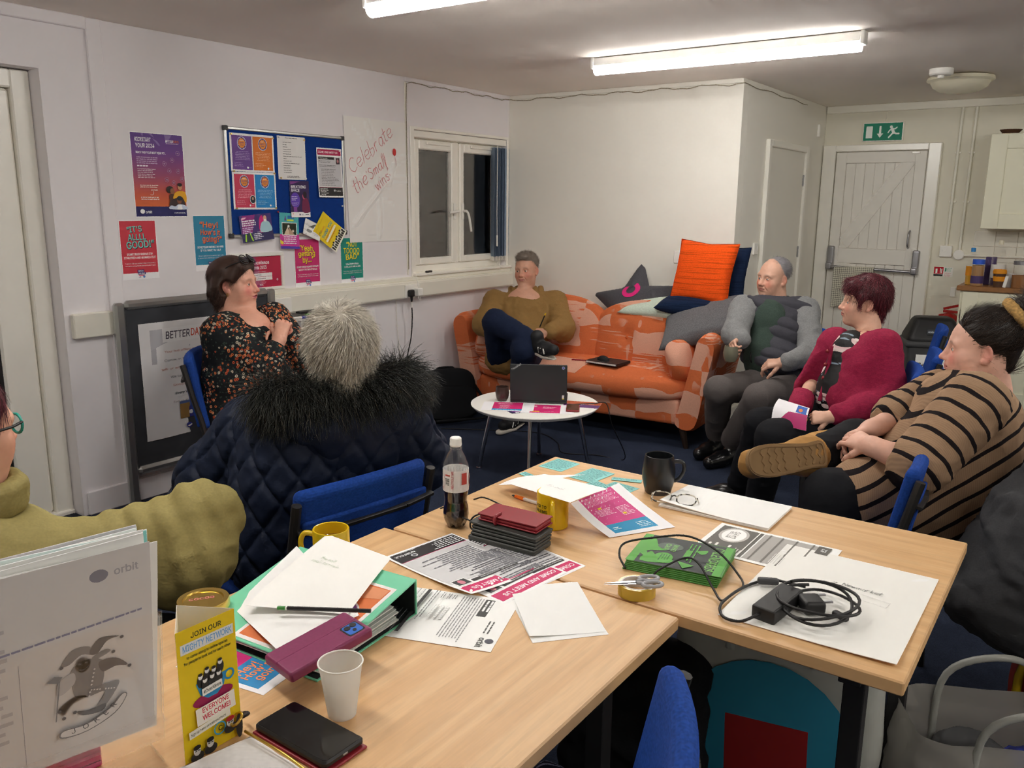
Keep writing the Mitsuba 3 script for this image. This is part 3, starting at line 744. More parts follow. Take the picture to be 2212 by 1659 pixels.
# ---------------------------------------------------------------- kitchen corner
wc = thing('wall_cupboard', 'cream wall cupboard with a framed door, top right above the worktop', 'cupboard')
YC = 7.345
part(wc, 'carcass', cb(-0.835, 1.6, YC, YF, 1.405, 2.1, 0.003), 'm_cream')
dd = part(wc, 'door', cat(cb(-0.832, -0.72, YC - 0.02, YC - 0.001, 1.408, 2.097, 0.003), cb(-0.35, -0.235, YC - 0.02, YC - 0.001, 1.408, 2.097, 0.003), cb(-0.72, -0.35, YC - 0.02, YC - 0.001, 1.408, 1.52, 0.003), cb(-0.72, -0.35, YC - 0.02, YC - 0.001, 1.99, 2.097, 0.003)), 'm_cream')
part(dd, 'panel', cb(-0.722, -0.348, YC - 0.008, YC - 0.001, 1.518, 1.992, 0.001), 'm_cream')
part(wc, 'door', cb(-0.23, 0.37, YC - 0.02, YC - 0.001, 1.408, 2.097, 0.003), 'm_cream')
bc = thing('base_cupboard', 'cream base cupboard under the wooden worktop, behind the bin', 'cupboard')
YW = 7.095
part(bc, 'carcass', cb(-0.888, 1.6, YW + 0.02, YF - 0.003, 0.1, 0.955, 0.003), 'm_cream')
part(bc, 'plinth', cb(-0.888, 1.6, YW + 0.07, YF - 0.003, 0, 0.1, 0.002), 'm_cream')
dd = part(bc, 'door', cat(cb(-0.868, -0.76, YW, YW + 0.019, 0.11, 0.95, 0.003), cb(-0.39, -0.28, YW, YW + 0.019, 0.11, 0.95, 0.003), cb(-0.76, -0.39, YW, YW + 0.019, 0.85, 0.95, 0.003), cb(-0.76, -0.39, YW, YW + 0.019, 0.11, 0.22, 0.003)), 'm_cream')
part(dd, 'panel', cb(-0.762, -0.388, YW + 0.01, YW + 0.019, 0.218, 0.852, 0.001), 'm_cream')
part(dd, 'catch', cat(rb(0.035, 0.02, 0.045, 0.006, 8, (-0.545, YW - 0.01, 0.91)), tube([(-0.54, YW - 0.02, 0.91), (-0.5, YW - 0.025, 0.915)], 0.005, 6)), 'm_white', 40)
part(bc, 'door', cb(-0.275, 0.3, YW, YW + 0.019, 0.11, 0.95, 0.003), 'm_cream')
wt = thing('worktop', 'brown wood-effect worktop carrying bottles and jars', 'worktop')
mat('m_worktop', lambda p, n, uv: C('8a5f38') * (0.85 + 0.3 * fbm(p.x * 40, p.y * 8, p.z * 40, 2)), 0.35, 0.4)
put(wt, cb(-0.91, 1.6, 7.075, YF, 0.957, 0.993, 0.004), 'm_worktop')
def bottle(r, h, neck=0.014, sh=0.68):
    return [(0, 0), (r * 0.9, 0), (r, 0.008), (r, h * sh * 0.95), (r * 0.9, h * sh), (r * 0.55, h * 0.83), (neck, h * 0.92), (neck, h)]
def jarlike(name, label, cat_, x, y, body, m, lid=None, lidm=None, fill=None, fm=None, band=None, bm=None):
    k = thing(name, label, cat_)
    part(k, 'body', mv(lathe(body, 28), (x, y, 0.993)), m, 40)
    if fill: part(k, 'contents', mv(lathe(fill, 24), (x, y, 0.995)), fm, 40)
    if lid: part(k, 'lid', mv(lathe(lid, 24), (x, y, 0.993)), lidm, 40)
    if band: part(k, 'label', mv(lathe(band, 28), (x, y, 0.993)), bm, 40)
    return k
cyl = lambda r, z0, z1: [(0, z0), (r, z0), (r, z1), (0, z1)]
mat('m_syrup', 'c99427', 0.2, 0.5); mat('m_bluecap', '2a57c8', 0.4, 0.4); mat('m_skycap', '2f7fc0', 0.4, 0.4); mat('m_labelwhite', 'd9d6d2', 0.6, 0.3); mat('m_orangeband', 'd98c1f', 0.6, 0.3)
mat('m_coffee', '6b4426', 0.8, 0.2); mat('m_purple', '453562', 0.6, 0.3); mat('m_brownpl', '4e3424', 0.6, 0.3); mat('m_biscuit', '8a5c34', 0.8, 0.2); mat('m_instant', 'a07a52', 0.8, 0.2)
jarlike('squash_bottle', 'clear squash bottle with blue cap and orange drink, first on the worktop', 'bottle', -0.845, 7.22, bottle(0.036, 0.27), 'm_clear', cyl(0.016, 0.245, 0.275), 'm_skycap', cyl(0.033, 0, 0.09), 'm_syrup', [(0.0365, 0.07), (0.0365, 0.14)], 'm_orangeband')
jarlike('coffee_jar', 'coffee jar with bright blue lid on the worktop', 'jar', -0.79, 7.14, [(0, 0), (0.04, 0), (0.043, 0.01), (0.043, 0.15), (0.036, 0.165)], 'm_clear', cyl(0.042, 0.16, 0.195), 'm_bluecap', cyl(0.04, 0, 0.15), 'm_instant', [(0.0435, 0.02), (0.0435, 0.075)], 'm_purple')
k = thing('carton', 'purple drinks carton half hidden behind the coffee jar', 'carton'); put(k, cb(-0.765, -0.695, 7.3, 7.36, 0.993, 1.2, 0.003), 'm_purple')
jarlike('water_bottle', 'large empty clear plastic bottle with white label on the worktop', 'bottle', -0.67, 7.24, bottle(0.05, 0.325), 'm_clear', cyl(0.016, 0.305, 0.335), 'm_oldwhite', None, None, [(0.0505, 0.06), (0.0505, 0.16)], 'm_labelwhite')
jarlike('travel_cup', 'brown travel cup with orange lid and band on the worktop', 'cup', -0.645, 7.12, [(0, 0), (0.033, 0), (0.042, 0.1)], 'm_brownpl', [(0, 0.1), (0.046, 0.1), (0.046, 0.118), (0.04, 0.13), (0, 0.13)], 'm_orangeband', None, None, [(0.0385, 0.045), (0.042, 0.08)], 'm_orangeband')
jarlike('biscuit_jar', 'glass jar with steel lid and brown biscuits on the worktop', 'jar', -0.51, 7.15, [(0, 0), (0.06, 0), (0.062, 0.01), (0.062, 0.16), (0.056, 0.17)], 'm_clear', cyl(0.058, 0.168, 0.195), 'm_steel', cyl(0.058, 0.0, 0.09), 'm_biscuit')
k = thing('mug', 'grey white mug half hidden behind the travel cup on the worktop', 'mug'); part(k, 'body', mv(lathe([(0, 0), (0.036, 0), (0.04, 0.1), (0.037, 0.1), (0.033, 0.006), (0, 0.006)], 24), (-0.585, 7.2, 0.993)), 'm_labelwhite', 40)
k = thing('bag_clip', 'white plastic clip standing by the travel cup on the worktop', 'clip'); put(k, mv(cbs(0.022, 0.012, 0.085, 0.003), (-0.6, 7.1, 1.036), ry=10), 'm_white')
k = thing('tea_box', 'dark blue box at the edge of the frame on the worktop', 'box'); put(k, cb(-0.43, -0.36, 7.12, 7.2, 0.993, 1.15, 0.003), 'm_purple')
k = thing('dish', 'small dark dish lying on top of the wall cupboard', 'dish'); put(k, mv(lathe([(0, 0), (0.05, 0), (0.075, 0.03), (0.07, 0.03), (0, 0.008)], 24), (-0.72, 7.42, 2.1)), 'm_brownpl', 40)
k = thing('tray', 'grey tray lying on top of the wall cupboard beside the dish', 'tray'); put(k, cb(-0.62, -0.2, 7.38, 7.62, 2.1, 2.125, 0.006), 'm_steel')

# bin with swing lid
bn = thing('waste_bin', 'black swing-lid waste bin with a white General sheet in front of the kitchen', 'bin')
BXC, BYC = -0.99, 6.72
def tap(w0, d0, w1, d1, z0, z1, r=0.03):
    s = m3.Manifold.sphere(r, 12)
    return tm(m3.Manifold.batch_hull([s.translate([i * (w / 2 - r), j * (d / 2 - r), z]) for i in (-1, 1) for j in (-1, 1) for (w, d, z) in ((w0, d0, z0 + r), (w1, d1, z1 - r))]))
part(bn, 'body', mv(tap(0.27, 0.23, 0.36, 0.3, 0, 0.6), (BXC, BYC, 0), rz=20), 'm_darkgrey', 40)
part(bn, 'rim', mv(rb(0.39, 0.33, 0.05, 0.02, 12, (0, 0, 0.6)), (BXC, BYC, 0), rz=20), 'm_darkgrey', 40)
part(bn, 'lid', mv(tap(0.37, 0.31, 0.29, 0.2, 0.58, 0.79, 0.05), (BXC, BYC, 0), rz=20), 'm_black', 40)
pr = Print(0.2, 0.28, 'efeeea'); pr.text('General', 0.012, 0.19, 0.03, '202020', True, width=0.15)
nf = lambda u, v, l: mv(trimesh.Trimesh(np.c_[u - 0.12, -0.152 - l - 0.02 * v, v + 0.25], process=False), (BXC, BYC, 0), rz=20).vertices
sheet(bn, 'notice', pr, nf)
pr = Print(0.1, 0.035, '23282f'); pr.rect(0.05, 0.004, 0.045, 0.027, 'c9ccd0'); pr.text('Addis', 0.006, 0.012, 0.012, 'd0d8e0'); pr.rect(0.075, 0.008, 0.014, 0.018, '333333')
lf = lambda u, v, l: mv(trimesh.Trimesh(np.c_[u - 0.06, -0.148 - l + 0.3 * v, v + 0.675], process=False), (BXC, BYC, 0), rz=20).vertices
sheet(bn, 'sticker', pr, lf)

# exit sign, switches, sockets, pipes, extinguisher
ex = thing('exit_sign', 'green running man exit sign above the boarded door', 'sign')
put(ex, cb(-1.82, -1.505, YF - 0.03, YF - 0.001, 2.092, 2.243, 0.004), 'm_white')
pr = Print(0.3, 0.137, '1c7d63')
W1 = 'e8efe9'
pr.rect(0.02, 0.02, 0.05, 0.095, W1).poly([(0.122, 0.115), (0.138, 0.115), (0.138, 0.055), (0.155, 0.055), (0.13, 0.022), (0.105, 0.055), (0.122, 0.055)], W1)
pr.disc(0.213, 0.105, 0.011, W1)
for q, wd in (([(0.22, 0.09), (0.235, 0.06)], 0.022), ([(0.22, 0.09), (0.243, 0.088), (0.258, 0.1)], 0.009), ([(0.218, 0.09), (0.2, 0.075), (0.193, 0.06)], 0.009), ([(0.235, 0.06), (0.255, 0.05), (0.275, 0.05)], 0.012), ([(0.232, 0.06), (0.215, 0.04), (0.2, 0.022)], 0.012)):
    pr.stroke(q, wd, W1)
msh, col = pr.mesh(flat((-1.813, YF - 0.0305, 2.099), (1, 0, 0), (0, 0, 1)))
part(ex, 'print', msh, 'm_print', color=col)
def box_on(name, label, cat_, mesh, m='m_white', sm=40):
    k = thing(name, label, cat_); put(k, mesh, m, sm); return k
k = box_on('fused_switch', 'square grey wall switch beside the exit door', 'switch', rb(0.09, 0.035, 0.09, 0.006, 8, (-1.095, YF - 0.017, 1.215)))
part(k, 'rocker', cb(-1.115, -1.095, YF - 0.04, YF - 0.03, 1.215, 1.23, 0.002), 'm_white')
k = box_on('junction_box', 'round white junction box on the wall by the worktop', 'junction box', mv(lathe([(0, 0), (0.04, 0), (0.04, 0.025), (0.035, 0.03), (0, 0.03)], 24), (-0.998, YF, 1.19), rx=90))
for i, xx in enumerate((-1.085, -0.987)):
    k = thing('conduit', 'white conduit running down to the ' + ('square wall switch' if i == 0 else 'round junction box'), 'conduit')
    put(k, tube([(xx - 0.004, YF - 0.014, CEIL - 0.06), (xx - 0.01, YF - 0.014, 1.26 if i == 0 else 1.225)], 0.011, 10), 'm_trunk', 40)
    for z in (1.6, 1.98):
        part(k, 'clip', cb(xx - 0.03, xx + 0.02, YF - 0.014, YF - 0.001, z, z + 0.014, 0.002), 'm_trunk')
k = thing('conduit', 'white conduit running level behind the bottles from the junction box', 'conduit'); put(k, tube([(-0.965, YF - 0.02, 1.188), (1.0, YF - 0.02, 1.188)], 0.011, 10), 'm_trunk', 40)
k = thing('cable', 'thin cable dropping from the ceiling trim to the exit sign', 'cable'); put(k, tube([(-1.645, YF - 0.006, 2.335), (-1.648, YF - 0.006, 2.29), (-1.66, YF - 0.006, 2.243)], 0.003, 6), 'm_trunk', True)
fs = thing('extinguisher_sign', 'small red and white fire extinguisher notice on the far wall', 'sign')
pr = Print(0.14, 0.075, 'e4e2dc'); pr.rect(0, 0.02, 0.07, 0.055, 'b3192a').rect(0, 0, 0.068, 0.016, '1c1c1c').rect(0.012, 0.025, 0.014, 0.035, W1).rect(0.045, 0.026, 0.006, 0.04, W1).rect(0.055, 0.026, 0.006, 0.034, W1).rect(0.08, 0.04, 0.012, 0.03, '4d8c74').lines(0.096, 0.064, 0.04, 3, 0.01, '7fae9c').lines(0.08, 0.026, 0.055, 4, 0.008, 'd89a9a')
sheet(fs, 'sheet', pr, flat((-1.168, YF - 0.002, 1.012), (1, 0, 0), (0, 0, 1)), top=True, thick=0.001)
fe = thing('fire_extinguisher', 'red fire extinguisher on the wall, handle showing above the bin', 'fire extinguisher')
mat('m_red', 'a01f1c', 0.3, 0.5)
part(fe, 'cylinder', mv(lathe([(0, 0), (0.07, 0), (0.075, 0.02), (0.075, 0.38), (0.05, 0.43), (0.02, 0.45), (0, 0.45)], 28), (-1.0, YF - 0.09, 0.28)), 'm_red', 40)
part(fe, 'lever', cat(bar((-1.05, YF - 0.1, 0.76), (-0.9, YF - 0.16, 0.81), 0.02, 0.012), bar((-1.05, YF - 0.1, 0.74), (-0.9, YF - 0.16, 0.745), 0.02, 0.012), bar((-1.0, YF - 0.09, 0.72), (-1.08, YF - 0.1, 0.7), 0.025, 0.02)), 'm_red')
part(fe, 'bracket', cb(-1.03, -0.99, YF - 0.012, YF - 0.001, 0.85, 0.93, 0.003), 'm_white')
# side wall and back wall fittings
k = box_on('light_switch', 'white light switch beside the cupboard door', 'switch', rb(0.016, 0.085, 0.085, 0.004, 8, (XS + 0.008, 6.105, 1.255)))
part(k, 'rocker', cb(XS + 0.015, XS + 0.02, 6.11, 6.13, 1.24, 1.27, 0.002), 'm_white')
box_on('door_sensor', 'narrow white sensor high on the side wall', 'sensor', cb(XS, XS + 0.02, 7.44, 7.47, 2.13, 2.23, 0.003), sm=False)
k = box_on('blank_plate', 'white wall plate half hidden behind the orange cushion', 'wall plate', cb(-2.575, -2.43, YB - 0.01, YB - 0.0005, 1.15, 1.24, 0.004), sm=False)
# fairy light wire along the ceiling edge
pts = []
for y in np.arange(4.47, 5.68, 0.05): pts.append((XW + 0.015, y, CEIL - 0.034 - 0.006 * math.sin(y * 23) - 0.004 * math.sin(y * 51)))
for x_ in np.arange(XW + 0.02, XS - 0.02, 0.05): pts.append((x_, YB - 0.015, CEIL - 0.036 - 0.007 * math.sin(x_ * 19) - 0.004 * math.sin(x_ * 47)))
for y in np.arange(YB, 7.1, 0.05): pts.append((XS + 0.008, y, CEIL - 0.03 - 0.012 * math.sin((y - YB) * 6) ** 2))
k = thing('fairy_light_wire', 'thin wire of lights draped under the ceiling edge round the corner', 'wire')
mat('m_wire', '8f8878', 0.6, 0.3)
put(k, tube(np.vstack([[(XW + 0.012, 4.467, 1.1), (XW + 0.012, 4.468, 1.7), (XW + 0.012, 4.466, 2.2)], pts]), 0.0028, 6), 'm_wire', True)
# ---------------------------------------------------------------- things on the tables
TZ = 0.75
def dirs(deg):
    a = math.radians(deg)
    return np.array([math.cos(a), math.sin(a), 0]), np.array([-math.sin(a), math.cos(a), 0])
def curled(o, eu, ev, w, h, lift=0.0, corner=(1, 1), sag=0.004):
    """A sheet lying on a table whose given corner curls up."""
    o, eu, ev = (np.asarray(a, float) for a in (o, eu, ev))
    def fn(u, v, l):
        s = u / w if corner[0] else 1 - u / w
        t = v / h if corner[1] else 1 - v / h
        z = lift * np.clip((s + t - 1.2) / 0.8, 0, 1) ** 2 + sag * np.sin(np.clip(u / w, 0, 1) * np.pi) * np.sin(np.clip(v / h, 0, 1) * np.pi)
        return o + np.outer(u, eu) + np.outer(v, ev) + np.outer(z + l, [0, 0, 1])
    return fn
def evuv(ev):
    ev = np.array([*ev, 0.0]); ev /= np.linalg.norm(ev)
    return np.array([ev[1], -ev[0], 0]), ev
# three meeting flyers
PINK, DK = 'c22c62', '231f22'
def flyer():
    p = Print(0.21, 0.297, 'f0eff0', sub=0.03)
    p.rect(0.006, 0.252, 0.198, 0.036, PINK).text('COME AND MEET US', 0.012, 0.264, 0.0125, 'f6eef2', True, width=0.17)
    p.rect(0.006, 0.008, 0.198, 0.05, DK).rect(0.006, 0.058, 0.198, 0.0015, PINK)
    p.rect(0.006, 0.062, 0.198, 0.165, 'c9c8ca').rect(0.012, 0.232, 0.14, 0.012, DK).text('Mapledale SNT engagement dates', 0.016, 0.2355, 0.005, 'eeeeee')
    p.rect(0.158, 0.215, 0.04, 0.032, 'f4f4f4').rect(0.16, 0.217, 0.036, 0.028, '333436').disc(0.178, 0.231, 0.008, 'c77c8c', 0.0115)
    p.lines(0.014, 0.222, 0.13, 2, 0.0085, '6a6a70', 0.45).lines(0.014, 0.198, 0.13, 2, 0.0085, '55555c', 0.5).lines(0.024, 0.175, 0.16, 11, 0.0088, '77777d', 0.45)
    p.lines(0.012, 0.05, 0.09, 5, 0.0085, 'e8e8ea', 0.45).text('NORFOLK', 0.14, 0.022, 0.009, 'e8e8ea', True).disc(0.155, 0.043, 0.009, 'b8b8bc', n=9).disc(0.155, 0.043, 0.005, '40404a').text('norfolk.police.uk', 0.13, 0.012, 0.0042, 'e8e8ea')
    return p
for i, (o, ev, z, lift, lab) in enumerate([((-1.183, 1.618), (0.986, -0.166), 0.7506, 0.0, 'lowest of the three pink-headed meeting flyers fanned on the tables'),
                                           ((-1.2, 1.548), (0.993, -0.118), 0.7516, 0.0, 'middle pink-headed meeting flyer of the three fanned on the tables'),
                                           ((-1.257, 1.534), (0.9875, -0.158), 0.7526, 0.012, 'topmost pink-headed meeting flyer with a curled corner, on the fan of three')]):
    eu, e2 = evuv(ev)
    k = thing('flyer', lab, 'flyer', 'pink-headed meeting flyers')
    sheet(k, 'sheet', flyer(), curled((*o, z), eu, e2, 0.21, 0.297, lift, (1, 1), 0.002), top=True)
# the black and white form
k = thing('form', 'black and white printed form sticking out from under the green binder', 'form')
p = Print(0.21, 0.297, 'eeeeec', sub=0.04)
p.rect(0.012, 0.228, 0.075, 0.02, '3a3a3a').lines(0.016, 0.242, 0.066, 2, 0.009, 'e6e6e6', 0.5).lines(0.012, 0.222, 0.185, 8, 0.0062, '88888a', 0.4, 0.1).lines(0.1, 0.27, 0.06, 2, 0.008, '555555').text('orbit', 0.165, 0.262, 0.012, '444444', True).disc(0.175, 0.283, 0.0085, '4a4a55')
for y in (0.163, 0.152, 0.14):
    p.lines(0.012, y, 0.03, 2, 0.005, '777779')
    for j in range(7): p.rect(0.07 + j * 0.008, y - 0.002, 0.0065, 0.0065, '9a9a9a').rect(0.0707 + j * 0.008, y - 0.0013, 0.0051, 0.0051, 'f0f0ee')
p.lines(0.012, 0.125, 0.18, 2, 0.006, '77777a').rect(0.012, 0.1, 0.186, 0.0075, '2e2e30').rect(0.012, 0.062, 0.186, 0.0075, '2e2e30')
for y in (0.09, 0.08, 0.05, 0.04, 0.03, 0.02): p.rect(0.012, y, 0.186, 0.0008, 'aaaaaa').lines(0.014, y + 0.003, 0.05, 1, 0.005, '8a8a8c')
eu, ev = evuv((0.942, 0.336))
sheet(k, 'sheet', p, curled((-1.19, 1.233, 0.7512), eu, ev, 0.21, 0.297, 0, sag=0.001), top=True)
# two plain white sheets
for i, (o, ev_) in enumerate([((-0.872, 1.478), (0.75, -0.66)), ((-0.862, 1.484), (0.71, -0.70))]):
    k = thing('paper_sheet', ['lower of the two plain sheets beside the tape roll, its edge peeping out', 'upper plain white sheet of the two beside the tape roll'][i], 'paper', 'plain sheets on the near table')
    eu, ev = evuv(ev_)
    q = Print(0.149, 0.235 if i else 0.247, None)
    q.w, q.h = 0.152, (0.235, 0.222)[i]
    sheet(k, 'sheet', q, curled((o[0] - eu[0] * 0.0, o[1], 0.7508 + 0.0006 * i), eu, ev, q.w, q.h, 0.004 * i, sag=0.001), top=True, nu=8)
# pad of white paper
k = thing('paper_stack', 'stack of white printer paper beside the black mug and the speckled glasses', 'paper stack')
for i in range(9):
    j = (i * 37 % 11 - 5) * 0.0006
    pt = curled((-0.924 + j, 2.023 - j * 0.5, 0.7512 + i * 0.0011), (1, 0, 0), (0, 1, 0), 0.3, 0.198, 0.012 * (i > 6), (0, 0), 0.0)
    q = Print(0.3, 0.198, None); sheet(k, 'sheet', q, pt, thick=0.001, nu=12)
# grey programme sheet
k = thing('programme_sheet', 'grey printed programme sheet with a white oval badge, under the big sheet', 'paper')
p = Print(0.2, 0.302, 'f0f0ee')
p.rect(0.012, 0.185, 0.176, 0.105, '5a5854').rect(0.012, 0.02, 0.176, 0.162, 'a9a6a2')
p.disc(0.135, 0.245, 0.05, 'b9b6b2', 0.036).disc(0.135, 0.245, 0.042, 'f2f2f0', 0.029).text('BETTER', 0.135, 0.25, 0.009, '6a6864', True, align='c').text('DAYS', 0.135, 0.235, 0.013, '6a6864', True, align='c')
p.lines(0.018, 0.272, 0.06, 4, 0.0155, 'e8e6e2', 0.4).lines(0.018, 0.21, 0.05, 3, 0.007, 'd5d3cf').rect(0.012, 0.193, 0.176, 0.003, 'e8e6e2')
for y, c in ((0.165, 'b5b2ae'), (0.135, 'c2c0bc'), (0.1, 'b5b2ae'), (0.06, '9a9894')): p.rect(0.012, y, 0.176, 0.004, '6e6b67')
p.disc(0.11, 0.112, 0.005, 'f0f0ee').disc(0.097, 0.107, 0.005, 'f0f0ee').lines(0.02, 0.12, 0.07, 5, 0.006, 'd6d4d0').rect(0.14, 0.02, 0.048, 0.03, '5a5854').text('£2', 0.155, 0.028, 0.012, 'dddddd', True)
sheet(k, 'sheet', p, flat((-0.436, 1.81, 0.7515), (0, 1, 0), (-1, 0, 0)), top=True)
# big white sheet with a handwritten word
GL = {'C': [[(.75, .85), (.45, 1), (.1, .65), (.1, .3), (.4, 0), (.75, .15)]], 'e': [[(.1, .3), (.55, .35), (.5, .6), (.2, .6), (.05, .3), (.25, 0), (.6, .1)]], 'l': [[(.1, 0), (.25, .5), (.3, 1.1)]], 'b': [[(.15, 1.1), (.1, 0), (.45, .05), (.5, .4), (.15, .45)]],
      'r': [[(.1, .6), (.12, 0)], [(.12, .4), (.3, .6), (.45, .55)]], 'a': [[(.5, .55), (.2, .6), (.05, .25), (.25, 0), (.5, .3), (.5, .6), (.52, 0), (.62, .05)]], 't': [[(.25, 1), (.2, .1), (.4, 0)], [(.0, .65), (.5, .7)]], 'h': [[(.1, 1.1), (.1, 0)], [(.1, .4), (.3, .6), (.45, .4), (.45, 0)]],
      'S': [[(.6, .85), (.3, 1), (.15, .75), (.5, .45), (.55, .15), (.25, 0), (.05, .15)]], 'm': [[(.08, .6), (.08, 0)], [(.08, .4), (.25, .6), (.35, .4), (.35, 0)], [(.35, .4), (.5, .6), (.62, .4), (.62, 0)]], 'w': [[(.05, .6), (.2, 0), (.35, .5), (.5, 0), (.68, .6)]], 'i': [[(.1, .6), (.12, 0)], [(.13, .85), (.15, .9)]],
      'n': [[(.08, .6), (.08, 0)], [(.08, .4), (.28, .6), (.42, .4), (.42, 0)]], 's': [[(.45, .5), (.2, .6), (.12, .4), (.4, .25), (.3, 0), (.05, .08)]], 'N': [[(.1, 0), (.15, .9), (.6, .05), (.65, .95)]], 'k': [[(.1, 1.0), (.1, 0)], [(.45, .55), (.12, .25), (.5, 0)]], '.': [[(.1, 0), (.14, .03)]], '!': [[(.1, 1.3), (.3, .3)], [(.36, .05), (.38, .0)]],
      "'": [[(.1, 1.0), (.08, .85)]], '>': [[(0, .3), (.5, .3)], [(.3, .5), (.55, .3), (.3, .1)]], ' ': []}
WD = {'C': .85, 'm': .78, 'w': .78, 'S': .72, 'N': .8, 'l': .38, 'i': .28, '!': .5, "'": .25, '.': .3, ' ': .5, 't': .5, '>': .8}
def hand(p, s, x, y, h, wd, col, rot=0.0, sl=0.12):
    """Handwriting in strokes, capitals h high."""
    c, q = math.cos(math.radians(rot)), math.sin(math.radians(rot))
    u, geo = 0.0, []
    for ch in s:
        for st_ in GL[ch]:
            g = spl(st_, 4) if len(st_) > 2 else np.array(st_)
            g = np.c_[(g[:, 0] + u + sl * g[:, 1]) * h, g[:, 1] * h]
            geo.append(LineString(np.c_[x + g[:, 0] * c - g[:, 1] * q, y + g[:, 0] * q + g[:, 1] * c]).buffer(wd / 2, quad_segs=2))
        u += WD.get(ch, .62)
    return p.poly(unary_union(geo), col)
k = thing('large_sheet', 'large white sheet with handwritten word Newmarket under the coiled charger', 'paper')
p = Print(0.336, 0.447, 'eae9e4', sub=0.06)
hand(p, '> Newmarket.', 0.15, 0.285, 0.014, 0.0011, '2a2a30', -4)
p.ring(0.16, 0.2, 0.0, 0.0, 'cccccc') if False else p.stroke([(0.2, 0.262), (0.275, 0.25), (0.272, 0.225), (0.197, 0.235), (0.2, 0.262)], 0.0006, 'a5a5a5')
sheet(k, 'sheet', p, curled((-0.555, 1.521, 0.7525), (1, 0, 0), (0, 1, 0), 0.336, 0.447, 0.006, (1, 0), 0.003), thick=0.0012, top=True)
# green booklets
k = thing('booklet_stack', 'stack of green comic-style booklets beside the scissors', 'booklet stack')
gx, gy = (np.array([0.986, 0.168, 0]), np.array([-0.168, 0.986, 0]))
c0 = np.array([-0.812, 1.608, 0.0])
mat('m_green', '3f7a34', 0.5, 0.4)
for i in range(6):
    j = (i * 29 % 7 - 3) * 0.0012
    m = cbs(0.215, 0.172, 0.0034, 0.0008, (0.1075, 0.086, 0))
    part(k, 'booklet', mv(m, (c0[0] + j, c0[1] + j, 0.7525 + i * 0.0037), rz=9.7 + j * 300), 'm_green')
p = Print(0.17, 0.213, '35393a')
G1, G2 = '5aa048', '78b45c'
p.rect(0, 0, 0.17, 0.02, G1).rect(0, 0.195, 0.17, 0.018, G1)
p.text('CALENDARDS', 0.014, 0.172, 0.022, G2, True, width=0.14)
for q in ([(.02, .03), (.06, .05), (.05, .09), (.08, .07), (.1, .03), (.13, .05), (.12, .02), (.05, .018)], [(.1, .04), (.16, .03), (.15, .09), (.13, .1), (.12, .06)], [(.02, .1), (.06, .12), (.04, .16), (.07, .15)]): p.poly(spl(q, 3, True), G1)
p.disc(0.055, 0.075, 0.022, '55605a', 0.03).text('WHO', 0.04, 0.08, 0.012, G2, True).text('CAN', 0.04, 0.063, 0.012, G2, True).disc(0.125, 0.075, 0.03, G1, 0.022).lines(0.105, 0.085, 0.04, 4, 0.006, '35593a').rect(0.06, 0.115, 0.05, 0.014, G1).lines(0.02, 0.135, 0.12, 3, 0.009, G1).poly([(.13, .11), (.165, .13), (.14, .15)], G1).lines(0.1, 0.19, 0.06, 1, 0.006, G2)
fl = flat(c0 + gy * 0.172 + [0, 0, 0.7525 + 5 * 0.0037 + 0.0019], -gy, gx)
msh, col = p.mesh(fl); part(k, 'cover_print', msh, 'm_print', color=col)
# blue-green cut-out cards at the far corner
TEAL = '83c4c0'
for i, (cx, cy, a, w_, h_) in enumerate([(-1.343, 2.178, -4, 0.088, 0.105), (-1.207, 2.148, -6, 0.086, 0.12), (-1.36, 2.03, -18, 0.07, 0.028), (-1.1, 2.17, 18, 0.09, 0.026), (-1.083, 2.107, -8, 0.09, 0.05), (-1.14, 2.075, -20, 0.075, 0.05), (-1.335, 1.952, 14, 0.075, 0.03), (-1.1, 2.06, -30, 0.06, 0.03)]):
    k = thing('card', 'small torn turquoise card with printed lines at the far corner of the table', 'card', 'turquoise cut-out cards at the far table corner')
    eu, ev = dirs(a)
    p = Print(w_, h_, TEAL); p.lines(0.004, h_ - 0.009, w_ - 0.008, int((h_ - 0.006) / 0.0085), 0.0085, '2f6d70', 0.42, 0.2)
    p.w, p.h = w_, h_
    mt_ = mat('m_teal', TEAL, 0.7, 0.2) if i == 0 else 'm_teal'
    sheet(k, 'sheet', p, flat(np.array([cx, cy, 0.7508 + 0.0005 * (i % 4)]) - eu * w_ / 2 - ev * h_ / 2, eu, ev), top=True, m='m_teal', pm='m_print')
